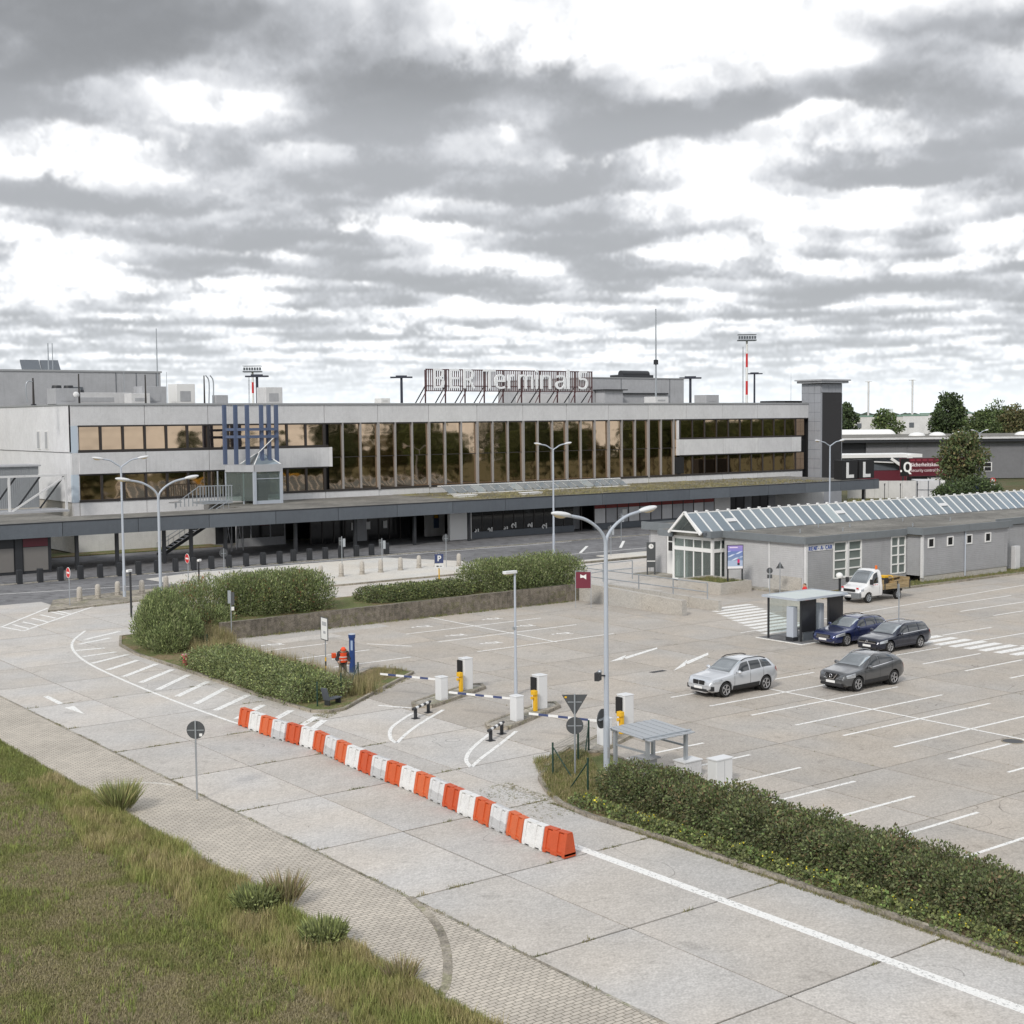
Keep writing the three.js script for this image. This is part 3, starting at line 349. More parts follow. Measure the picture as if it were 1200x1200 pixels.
// entrance canopy: deep flat roof with a slate fascia on slim posts
const CA = thing('entrance_canopy', 'long flat entrance canopy with slate grey fascia along the terminal', 'canopy');
const CZ = -118;
part(CA, 'deck', [bx(33.9, 44, 3.35, 4.2, FZ + 0.03, CZ - 0.2), bx(44, 61.5, 3.35, 4.2, -125.5, CZ - 0.2), bx(61.5, 150.1, 3.35, 4.2, FZ + 0.03, CZ - 0.2)], M.deckGrey ??= mat('canopy soffit', [0.20, 0.20, 0.20], { rough: 0.9 }));
part(CA, 'roof_covering', [bx(33.9, 44, 4.2, 4.3, FZ + 0.04, CZ - 0.25), bx(44, 61.5, 4.2, 4.3, -125.5, CZ - 0.25), bx(61.5, 84.5, 4.2, 4.3, FZ + 0.04, CZ - 0.25)], M.roof); part(CA, 'roof_covering', bx(84.52, 130, 4.2, 4.32, FZ + 0.04, CZ - 0.25), M.roofMoss); part(CA, 'roof_covering', bx(130.02, 150, 4.2, 4.3, FZ + 0.04, CZ - 0.25), M.roof);
part(CA, 'edge_trim', bx(33.9, 150.1, 4.32, 4.40, CZ - 0.5, CZ + 0.02), M.anth);
for (let x = 34.3, i = 0; x < 149.8; x += 6.75, i++) part(CA, 'fascia_panel', bx(x + 0.025, Math.min(x + 6.725, 150.1), 3.12, 4.31, CZ - 0.12, CZ), i % 3 ? M.fascia : (M.fascia2 ??= mat('slate fascia b', [0.155, 0.178, 0.205], { rough: 0.5, map: panelTex })));
part(CA, 'fascia_return', bx(149.95, 150.1, 3.12, 4.31, FZ, CZ - 0.13), M.fascia);
for (const x of [42.6, 46.2, 50.6, 53.2, 56.6, 63.9, 70.5, 77.5, 84.3, 148.2]) part(CA, 'post', bx(x - 0.14, x + 0.14, 0.05, 3.36, CZ - 1.2, CZ - 0.92), M.anth);
// things on the canopy roof
{ const s = thing('canopy_skylight', 'white framed strip skylight on the canopy roof', 'skylight'); const a = 89.1, b = 116.3, n = 20, w = (b - a) / n; part(s, 'upstand', prism([[0, 0], [1.9, 0], [0, 0.85]], a, b).rotateY(-Math.PI / 2).scale(-1, 1, 1).rotateY(Math.PI).translate(0, 4.32, -131.6), M.skirtWhite);
  for (let i = 0; i < n; i++) { const q = part(s, 'glass_pane', flat(new THREE.BoxGeometry(w - 0.22, 0.03, 1.75)), [3, 7, 15].includes(i) ? M.skyGlass2 : M.skyGlass); q.position.set(a + w * (i + 0.5), 4.82, -130.62); q.rotation.x = 0.42; } 
  part(s, 'ridge_rail', bx(a - 0.15, b + 0.15, 5.14, 5.26, -131.75, -131.45), M.whitePaint); part(s, 'foot_rail', bx(a - 0.15, b + 0.15, 4.32, 4.42, -129.8, -129.6), M.whitePaint); }
for (const [px, py] of [[545, 582], [622, 579]]) { const p = G(px, py, 4.35); const v = thing('roof_hatch', 'low white roof hatch lying on the canopy', 'hatch', [p.x, 4.32, p.z], 0, 'white hatches on the canopy roof'); part(v, 'curb', bx(-1.2, 1.2, 0, 0.18, -0.5, 0.5), M.whitePaint); part(v, 'lid', bx(-1.3, 1.3, 0.185, 0.26, -0.56, 0.56), M.skirtWhite); }
// glazed lift on the canopy with blue frame
{ const L = thing('glass_lift_box', 'small glazed lift hall with steel corner posts on the canopy', 'lift'); const x0 = 62.9, x1 = 68.0, z0 = FZ + 0.2, z1 = -129.6, y0 = 4.3, y1 = 8.35;
  for (const [x, z, w] of [[x0, z1 - 2.3, 0.12], [x0 + 1.35, z1 - 1.0, 0.1], [x0 + 2.1, z1, 0.3], [x1, z1, 0.3], [x0, z0 + 0.3, 0.1]]) part(L, 'post', bx(x - w / 2, x + w / 2, y0, y1 - 0.7, z - w / 2, z + w / 2), M.lampGrey);
  part(L, 'head_beam', [beam([x0, y1 - 0.4, z1 - 2.3], [x0 + 2.1, y1 - 0.4, z1], 0.3, 0.7), bx(x0 + 2.1, x1 + 0.15, y1 - 0.75, y1, z1 - 0.15, z1 + 0.16), bx(x1 - 0.1, x1 + 0.14, y1 - 0.75, y1, z0, z1 - 0.16)], M.greyBlock);
  part(L, 'glass_front', bx(x0 + 2.28, x1 - 0.18, y0 + 0.35, y1 - 0.78, z1 - 0.02, z1 + 0.02), M.greenGlass); part(L, 'glass_side', beam([x0, (y0 + y1) / 2 - 0.2, z1 - 2.3], [x0 + 2.0, (y0 + y1) / 2 - 0.2, z1 - 0.1], 0.03, y1 - y0 - 1.1), M.greenGlass); part(L, 'glass_side', bx(x1 - 0.02, x1 + 0.02, y0 + 0.35, y1 - 0.78, z0, z1 - 0.2), M.greenGlass);
  part(L, 'bottom_rail', bx(x0 + 2.25, x1 - 0.16, y0, y0 + 0.34, z1 - 0.05, z1 + 0.05), M.lampGrey); part(L, 'middle_rail', bx(x0 + 2.25, x1 - 0.16, y0 + 2.55, y0 + 2.62, z1 + 0.021, z1 + 0.06), M.lampGrey); part(L, 'lift_car', bx(x0 + 2.7, x1 - 0.9, y0 + 0.1, y1 - 1.1, z0 + 0.2, z1 - 1.2), M.anth);
  const px = (x0 + 2.1 + x1) / 2, pz = z1 - 1.6, a = [[x0 + 2.1, y1, z1], [x1, y1, z1], [x1, y1, z1 - 3.2], [x0 + 2.1, y1, z1 - 3.2]], ap = [px, y1 + 1.35, pz]; const tri = (p, q, r) => { const g = new THREE.BufferGeometry(); g.setAttribute('position', new THREE.Float32BufferAttribute([...p, ...q, ...r], 3)); g.computeVertexNormals(); return flat(g); };
  for (let i = 0; i < 4; i++) part(L, 'pyramid_pane', tri(a[i], a[(i + 1) % 4], ap), M.skyGlass); for (let i = 0; i < 4; i++) part(L, 'pyramid_rib', bar(a[i], ap, 0.06), M.whitePaint);
  const fr = thing('blue_steel_frame', 'six tall blue steel posts with crossbars above the lift', 'frame'); const zz = -130.2; const xs = [62.95, 63.75, 64.6, 66.2, 67.05, 67.9];
  xs.forEach((x, i) => part(fr, 'post', bx(x - 0.17, x + 0.17, y1 - (i === 2 ? 0 : -0.02), 14.45, zz - (i < 3 ? (2 - i) * 0.9 : 0) - 0.17, zz - (i < 3 ? (2 - i) * 0.9 : 0) + 0.17), M.blue));
  for (const y of [11.2, 11.95]) part(fr, 'crossbar', [beam([62.95, y, zz - 1.8], [64.6, y, zz], 0.2, 0.28), bx(64.6, 67.9, y - 0.14, y + 0.14, zz + 0.175, zz + 0.36)], M.blue); part(fr, 'stay', [bar([65.6, 9.5, zz + 0.3], [67.7, 11.3, zz + 0.3], 0.05)], M.whitePaint); }
// outside steps up to the canopy roof and the railing by the lift
{ const r = thing('roof_railing', 'grey railing with steps on the canopy roof', 'railing'); const A = V(57.2, 4.3, -130.8), Bp = [59.8, -130.8], C2 = [62.7, -130.2];
  for (let i = 0; i < 12; i++) { const t = i / 11, x = mix(59.6, 62.7, t), z = mix(-130.9, -130.2, t); part(r, 'baluster', bx(x - 0.05, x + 0.05, 4.75, 6.3, z - 0.02, z + 0.02), M.galv); } part(r, 'rail', [beam([59.5, 6.3, -130.92], [62.8, 6.3, -130.18], 0.08, 0.08), beam([59.5, 4.8, -130.92], [62.8, 4.8, -130.18], 0.08, 0.08), beam([57.0, 4.6, -131.2], [59.5, 6.3, -130.92], 0.08, 0.08)], M.galv);
  for (let i = 0; i < 6; i++) { const t = i / 5; part(r, 'baluster', bx(mix(57.1, 59.3, t) - 0.04, mix(57.1, 59.3, t) + 0.04, 4.3, mix(4.7, 6.15, t), -131.1, -131.04), M.galv); } part(r, 'platform', bx(59.5, 62.8, 4.5, 4.68, -132.6, -130.2), M.galv); part(r, 'flood_lamp', [bc(1.1, 0.12, 0.7, 56.2, 4.9, -129.2, 0.4), bc(0.1, 0.5, 0.1, 56.2, 4.55, -129.2)], M.steel); }
{ const s = thing('steel_stairs', 'dark steel stair flight rising under the canopy', 'stairs'); const a = V(53.4, 0.1, -126.5), b = V(60.6, 4.2, -126.5); for (let i = 0; i < 15; i++) { const t = i / 15; part(s, 'tread', bc(0.42, 0.05, 1.1, mix(53.6, 60.0, t), mix(0.3, 3.9, t), -126.5), M.greyBlock); } for (const z of [-127.1, -125.9]) { part(s, 'stringer', beam([53.3, 0.1, z], [60.3, 4.0, z], 0.06, 0.3), M.anth); part(s, 'handrail', [bar([53.3, 1.2, z], [60.3, 5.0, z], 0.035), ...[0, 1, 2, 3, 4, 5, 6].map((i) => bar([mix(53.3, 60.3, i / 6), mix(0.1, 4, i / 6), z], [mix(53.3, 60.3, i / 6), mix(1.2, 5, i / 6), z], 0.025))], M.galv); }
  for (const x of [60.5, 61.7]) part(s, 'trestle', [bar([x, 0, -127.2], [x, 4, -127.2], 0.06), bar([x, 0, -125.8], [x, 4, -125.8], 0.06), bar([x, 0, -127.2], [x, 4, -125.8], 0.03), bar([x, 4, -127.2], [x, 0, -125.8], 0.03)], M.greyBlock); }
// ground floor under the canopy
const GF = thing('ground_floor_front', 'dark glazed shop and entrance fronts under the canopy', 'shopfront');
part(GF, 'rear_wall', bx(48.2, 62.6, 0.05, 3.34, FZ + 0.1, FZ + 0.3), M.white); part(GF, 'rear_wall', bx(62.6, 84, 0.05, 3.34, FZ + 0.1, FZ + 0.3), M.anth);
part(GF, 'weed_strip', bx(44, 62, 0.05, 0.14, -133.9, -131), M.soilDry);
for (const [x0, x1] of [[62.6, 68.2]]) { const z = -129.2; part(GF, 'kiosk_frame', [bx(x0, x1, 0.05, 0.9, z - 0.1, z), bx(x0, x1, 2.9, 3.34, z - 0.1, z), bx(x0, x0 + 0.15, 0.9, 2.9, z - 0.1, z), bx(x1 - 0.15, x1, 0.9, 2.9, z - 0.1, z), bx(64.2, 64.35, 0.9, 2.9, z - 0.1, z), bx(66.4, 66.55, 0.9, 2.9, z - 0.1, z)], M.greyBlock); part(GF, 'kiosk_glass', bx(x0 + 0.16, x1 - 0.16, 0.9, 2.9, z - 0.07, z - 0.04), M.darkGlass); part(GF, 'kiosk_sign', bx(65.2, 66.3, 2.1, 2.75, z + 0.01, z + 0.05), M.maroon); }
{ const z = -126.4; for (let i = 0; i < 9; i++) { const x = 69.6 + i * 1.36; part(GF, 'door_glass', bx(x + 0.06, x + 1.3, 0.1, 3.3, z - 0.05, z - 0.02), i === 4 ? M.greyBlock : M.darkGlass); part(GF, 'door_frame', bx(x - 0.06, x + 0.06, 0.05, 3.34, z - 0.1, z + 0.04), M.dark); } for (const x of [74.4, 76.2, 78.3]) part(GF, 'paper_notice', bx(x, x + 0.5, 1.3, 2.1, z + 0.045, z + 0.055), M.whitePaint); part(GF, 'recess_wall', bx(80.2, 84.0, 0.05, 3.34, -131, -130.9), M.greyBlock); part(GF, 'side_wall', bx(84.0, 86.6, 0.05, 3.34, -127.1, -126.9), M.white); part(GF, 'blue_poster', bx(85.1, 85.8, 0.9, 2.7, -126.89, -126.86), M.blue); part(GF, 'yellow_patch', bx(85.2, 85.7, 2.0, 2.4, -126.855, -126.84), M.yellow); }
{ const z = -121; part(GF, 'white_pier', bx(83.2, 86.0, 0.05, 3.34, z - 0.4, z + 0.02), M.whitePaint); part(GF, 'plinth', bx(86.02, 100.2, 0.05, 0.75, z - 0.3, z), M.fascia); part(GF, 'plinth', bx(103.2, 122.4, 0.05, 0.75, z - 0.3, z), M.fascia); part(GF, 'shop_interior', bx(86.1, 122.3, 0.76, 3.34, z - 4, z - 3.9), M.anth);
  for (let i = 0; i < 10; i++) { const x = 86.05 + i * 1.41; for (const [y0, y1] of [[0.78, 2.5], [2.54, 3.3]]) part(GF, 'shop_pane', bx(x + 0.05, x + 1.36, y0, y1, z - 0.08, z - 0.05), M.darkGlass); part(GF, 'shop_mullion', bx(x - 0.04, x + 0.04, 0.76, 3.34, z - 0.12, z), M.dark); }
  for (let i = 0; i < 11; i++) { const x = 103.2 + i * 1.75; part(GF, 'frosted_pane', bx(x + 0.06, x + 1.69, 0.78, 2.44, z - 0.08, z - 0.05), i % 3 ? M.greyBlock : M.panel); part(GF, 'red_band', bx(x + 0.06, x + 1.69, 2.46, 3.3, z - 0.08, z - 0.03), M.maroonRed ??= mat('shop red', [0.25, 0.035, 0.03], { rough: 0.5 })); part(GF, 'shop_mullion', bx(x - 0.05, x + 0.05, 0.76, 3.34, z - 0.12, z), M.dark); }
  part(GF, 'notice', bx(107.5, 108.2, 1.2, 2.2, z - 0.045, z - 0.03), M.whitePaint); part(GF, 'inner_door', bx(100.3, 103.1, 0.05, 3.34, z - 2.6, z - 2.5), M.greyBlock); part(GF, 'doorway_post', bx(101.6, 101.75, 0.05, 3.34, z - 0.6, z - 0.45), M.dark);
  part(GF, 'white_pier', bx(122.5, 125.2, 0.05, 3.34, z - 0.4, z + 0.02), M.white); for (let i = 0; i < 8; i++) { const x = 127.0 + i * 1.5; part(GF, 'dark_pane', bx(x + 0.05, x + 1.4, 0.1, 3.3, -126.1, -126.05), i % 3 === 1 ? M.greyBlock : M.darkGlass); part(GF, 'shop_mullion', bx(x - 0.05, x + 0.05, 0.05, 3.34, -126.15, -126), M.dark); } part(GF, 'east_wall', bx(139.4, 153, 0.05, 3.34, -130, -129.8), M.white); }
// white window lettering stuck low on the shop panes
{ const blobs = [[557, 622, 0.5], [573, 621, 0.7], [591, 619, 0.5], [601, 616, 0.9], [620, 616, 0.8], [637, 617, 0.9]]; for (const [px, py, s] of blobs) { const p = WZ(px, py, -121); part(GF, 'window_sticker', [flat(new THREE.TorusGeometry(0.2 * s, 0.09, 6, 12, 4.5).rotateZ(s * 7).translate(p.x, p.y, -120.98)), bx(p.x + 0.3, p.x + 0.45, p.y - 0.25 * s, p.y + 0.4 * s, -120.99, -120.97)], M.whitePaint); } }
// small shop under the canopy's west end
{ const s = thing('canopy_kiosk', 'dark glazed kiosk under the west end of the canopy', 'kiosk'); const z = -118.6; part(s, 'wall', bx(30, 40.3, 0.05, 3.3, -128, z - 0.2), M.anth); for (const [a, b] of [[33.2, 37.1], [37.9, 40.0]]) { part(s, 'shop_pane', bx(a, b, 0.3, 2.3, z - 0.19, z - 0.15), mat('dusty shop glass', [0.20, 0.19, 0.18], { rough: 0.25 })); part(s, 'red_band', bx(a, b, 2.35, 3.2, z - 0.19, z - 0.14), a > 37 ? M.maroon : M.anth); } part(s, 'door_post', bx(37.2, 37.8, 0.05, 3.3, z - 0.19, z - 0.05), M.anth); }
// sheet metal gangway on the west roof
{ const s = thing('sheet_gangway', 'grey ribbed sheet metal gangway beside the white end wall', 'gangway'); part(s, 'shell', bx(36, 45.2, 4.6, 8.6, -140, -136.2), M.greyRib); part(s, 'roof', bx(35.8, 45.4, 8.6, 8.75, -140.1, -136.0), M.greyBlock); const zf = -132.6; for (const x of [37.5, 41.2, 46.6]) part(s, 'frame_post', bx(x - 0.1, x + 0.1, 4.3, 7.7, zf - 0.1, zf + 0.1), M.panel3); part(s, 'frame_rail', [bx(35, 46.7, 7.7, 7.9, zf - 0.1, zf + 0.1), beam([41.2, 4.4, zf], [46.6, 7.7, zf], 0.16, 0.16), beam([46.6, 7.8, zf], [45.2, 7.8, -136.2], 0.15, 0.15)], M.panel3); for (let i = 0; i < 5; i++) part(s, 'brace', beam([36 + i * 2.3, 4.5, -136.1], [37.2 + i * 2.3, 7.7, zf], 0.12, 0.12), M.anth); part(s, 'floor', bx(35, 46.8, 4.3, 4.5, -136.2, zf + 0.2), M.greyBlock); }
// roof blocks set back on the terminal
{ const b = thing('rear_roof_block', 'tall grey clad roof block with a small vent above the west end', 'building'); part(b, 'block', bx(20, 68.1, 12.5, 18.65, -190, -160), M.greyBlock); part(b, 'parapet', bx(19.9, 68.25, 18.65, 18.85, -190, -159.9), M.coping); part(b, 'vent', bx(57, 58.5, 15.7, 16.9, -159.95, -159.9), M.fascia); for (const x of [62.5, 65, 67.5]) part(b, 'joint_strip', bx(x, x + 0.05, 14.6, 18.6, -159.99, -159.94), M.fascia); for (const px of [37, 60]) { const p = WZ(px, 430, -164); part(b, 'roof_flap', beam([p.x, 18.9, -164], [p.x + 0.4, 20.1, -166], 2.1, 0.25), M.fascia); } }
{ const b = thing('rear_roof_block', 'low grey clad roof block behind the terminal sign', 'building'); part(b, 'block', bx(127.5, 145.4, 12.5, 18.35, -172, -150), M.greyBlock); part(b, 'parapet', bx(127.4, 145.5, 18.35, 18.5, -172, -149.9), M.coping); for (const x of [133, 142.5]) part(b, 'joint_strip', bx(x, x + 0.06, 14.6, 18.3, -149.99, -149.95), M.fascia); part(b, 'pipe', bx(133.2, 142, 16.1, 16.3, -149.9, -149.7), M.anth); part(b, 'entry', bx(128.2, 131.6, 14.5, 16.6, -149.9, -148), M.greyBlock); part(b, 'entry_roof', bx(127.8, 132.2, 16.6, 16.75, -150, -147.6), M.anth); const v = WZ(743, 440, -156); part(b, 'roof_unit', [bx(v.x - 3, v.x + 3, 18.5, 19.1, -158, -155), flat(new THREE.CylinderGeometry(0.55, 0.55, 5.4, 12).rotateZ(Math.PI / 2).translate(v.x, 19.2, -156))], M.anth); part(b, 'mid_wall', bx(118, 127.3, 14.5, 16.2, -155, -154.8), M.panel); }
// rooftop equipment: each unit stands alone on the roof
function roofUnit(px, w, h, d, label, m, z = -140, extra) { w *= 0.8; h *= 0.68; const p = WZ(px, 471, z); const o = thing('rooftop_unit', label, 'roof unit', [p.x, 14.5, z]); part(o, 'casing', rbox(w, h, d, 0.08, 0, 0.15, 0), m); part(o, 'feet', [bx(-w / 2 + 0.1, -w / 2 + 0.3, 0, 0.16, -d / 2, d / 2), bx(w / 2 - 0.3, w / 2 - 0.1, 0, 0.16, -d / 2, d / 2)], M.anth); part(o, 'grille', bx(-w * 0.3, w * 0.25, 0.45, h * 0.72, d / 2, d / 2 + 0.03), M.greyBlock); extra?.(o); return o; }
roofUnit(75, 3.2, 2.3, 2.4, 'boxy air unit with two fans left on the west roof edge', M.greyBlock, -139, (o) => { for (const x of [-0.7, 0.5]) part(o, 'fan', cy(0.45, 0.5, 0.3, x, 1.72, 0, 12), M.anth); });
roofUnit(106, 10, 1.9, 3, 'long low duct casing with two fans on the west roof', M.panel2, -146, (o) => { for (const x of [-2.5, -1.2]) part(o, 'fan', cy(0.5, 0.55, 0.3, x, 1.45, 0, 12), M.anth); });
roofUnit(176, 3.4, 2.7, 2.2, 'stepped grey air handler beside the long duct casing', M.greyBlock, -140); roofUnit(161, 2.6, 1.6, 1.8, 'short pale air unit beside a thin roof pole', M.panel3, -139);
roofUnit(213, 2.7, 3.2, 2.2, 'tall white chiller with two dark louvre fields', M.whitePaint, -142); roofUnit(316, 2.6, 2.7, 2.2, 'pale box unit on a roof slab near the blue frame', M.panel3, -140, (o) => part(o, 'slab', bx(-7, 6, 0.01, 0.14, -1.5, 1.4), M.anth)); roofUnit(448, 1.6, 0.9, 1.4, 'small white box left of the terminal sign', M.whitePaint, -137); roofUnit(769, 3.0, 1.3, 2.2, 'low vent cluster at the foot of the tall aerial', M.panel3, -138); roofUnit(828, 3.2, 1.8, 2.4, 'square cooler on an open frame near the lift tower', M.greyBlock, -142); roofUnit(926, 12, 0.5, 3, 'long flat dark roof curb beside the lift tower', M.anth, -139);
function pole(px, yTop, z, r, label, m, extra) { const p = WZ(px, yTop, z); const o = thing('roof_aerial', label, 'aerial', [p.x, 14.5, z]); part(o, 'mast', bar([0, 0, 0], [0, p.y - 14.5, 0], r, r * 0.6, 6), m); part(o, 'foot', bx(-0.2, 0.2, 0, 0.12, -0.2, 0.2), M.anth); extra?.(o, p.y - 14.5); return o; }
pole(38.5, 443, -136, 0.12, 'thick brown vent pipe on the west roof corner', M.dark, (o) => part(o, 'side_pipe', tube([[-0.6, 0.3, 0], [-0.7, 1.8, 0], [-0.5, 2.3, 0], [0, 2.3, 0]], 0.06), M.galv)); pole(92, 438, -136, 0.1, 'dark post with a small dish beside the fan unit', M.dark, (o) => part(o, 'dish', flat(new THREE.SphereGeometry(0.35, 10, 6, 0, 6.3, 0, 1.2).rotateX(1.2).translate(-0.4, 1.0, 0.2)), M.panel3)); pole(170, 439, -136, 0.1, 'dark post beside the stepped air handler', M.dark); pole(183, 385, -160, 0.09, 'very tall thin aerial behind the white chiller', M.galv); pole(56, 402, -162, 0.1, 'twin rod aerial on the grey west block', M.galv, (o, h) => part(o, 'rod', bar([0.5, h * 0.5, 0], [0.5, h, 0], 0.05), M.galv)); pole(145, 435, -150, 0.05, 'thin rod aerial over the long duct casing', M.galv); pole(195, 436, -150, 0.04, 'short thin rod beside the white chiller', M.galv);
pole(239, 440, -139, 0.1, 'cluster of bent vent pipes between chiller and blue frame', M.dark, (o, h) => { for (const x of [0.5, 1.0]) part(o, 'bent_pipe', tube([[x, 0, 0], [x, h - 0.4, 0], [x - 0.3, h, 0]], 0.07), M.galv); part(o, 'box', rbox(1.4, 0.9, 1, 0.05, 1.8, 0.2, 0), M.greyBlock); }); pole(768.5, 362, -140, 0.14, 'tall slender aerial above the grey rear block', M.galv, (o, h) => part(o, 'antenna_box', bx(-0.25, 0.25, h * 0.42, h * 0.47, -0.2, 0.2), M.anth)); pole(927, 437, -139, 0.03, 'hair thin lightning rod near the lift tower', M.galv);
// rooftop name sign
const font = await new FontLoader().loadAsync('fonts/droid/droid_sans_regular.typeface.json');
const fontBold = await new FontLoader().loadAsync('fonts/droid/droid_sans_bold.typeface.json');
{ const s = thing('rooftop_sign', 'rooftop sign reading BER Terminal 5 on a maroon mesh frame', 'sign'); const z = -135.6, a = WZ(499, 432, z), b = WZ(694.5, 459.5, z), xa = a.x, xb = b.x, y1 = a.y, y0 = b.y, m = mat('sign maroon', [0.085, 0.03, 0.032], { rough: 0.6 });
  part(s, 'frame', [bx(xa, xb, y1 - 0.12, y1, z - 0.1, z), bx(xa, xb, y0, y0 + 0.1, z - 0.1, z), bx(xa, xb, y0 + 0.58, y0 + 0.68, z - 0.1, z)], m); const n = 9; for (let i = 0; i <= n; i++) { const x = mix(xa, xb, i / n); part(s, 'upright', bx(x - 0.07, x + 0.07, 14.55, y1 - 0.13, z - 0.22, z - 0.102), m); part(s, 'strut', beam([x, y0 + 0.6, z - 0.2], [x, 14.6, z - 2.4], 0.1, 0.1), M.anth); part(s, 'front_strut', beam([x, y0, z], [x - 1.2, 14.7, z + 0.5], 0.08, 0.08), m); }
  for (let i = 0; i < 90; i++) { const x = mix(xa, xb, (i + 0.5) / 90); part(s, 'mesh_wire', bx(x - 0.075, x + 0.075, y0 + 0.1, y1 - 0.12, z - 0.085, z - 0.06), mat('mesh rose', [0.17, 0.12, 0.12], { rough: 0.7 })); }
  part(s, 'base_rail', bx(xa - 0.6, xb + 0.4, 14.5, 14.62, z - 2.6, z + 0.6), M.anth);
  const word = 'BER Terminal 5', xs0 = [[507, 526], [531.5, 537], [545, 556], [567, 580], [580, 592], [594, 602], [604, 624], [628, 631], [634, 645], [651, 662], [666, 669], [679, 688]]; let ci = 0;
  const ends = [520.5, 537.5, 556.5, 0, 580.5, 592, 602.5, 624.5, 630, 645.5, 662.5, 667, 0, 688.5], spots = [508, 527, 543, 0, 566.5, 579, 595, 607, 627.5, 633, 650.5, 664, 0, 678], cap = (y1 - y0) * 0.80; word.split('').forEach((ch, i) => { if (ch === ' ') return; const g = new TextGeometry(ch, { font, size: (y1 - y0) * 0.88, depth: 0.16, curveSegments: 4, bevelEnabled: false }); const x = WZ(spots[i], 450, z + 0.1).x; { g.computeBoundingBox(); const bb = g.boundingBox, wd = WZ(ends[i], 450, z + 0.1).x - x; g.translate(-bb.min.x, 0, 0).scale(wd / (bb.max.x - bb.min.x), 1, 1); } part(s, 'letter', flat(g.translate(x, y0 + 0.36, z + 0.06)), mat('sign letter', [0.88, 0.90, 0.92], { rough: 0.5 })); }); }
// letter boxes standing on the canopy's east end
{ for (const [px, lb] of [[996, 'black box with white L, beside the lift tower'], [1015.5, 'black box with white L at the outer end of the canopy']]) { const z = -120.5, p = WZ(px, 562, z); const s = thing('letter_box_sign', lb, 'sign', [p.x, 4.4, z], 0, 'letter L boxes on the canopy'); part(s, 'box', bx(-1.55, 1.55, 0.0, 2.5, -1.4, 0), M.black); part(s, 'letter', [bx(-0.75, -0.3, 0.15, 2.2, 0.005, 0.06), bx(-0.29, 0.75, 0.15, 0.58, 0.005, 0.06)], M.whitePaint); } }
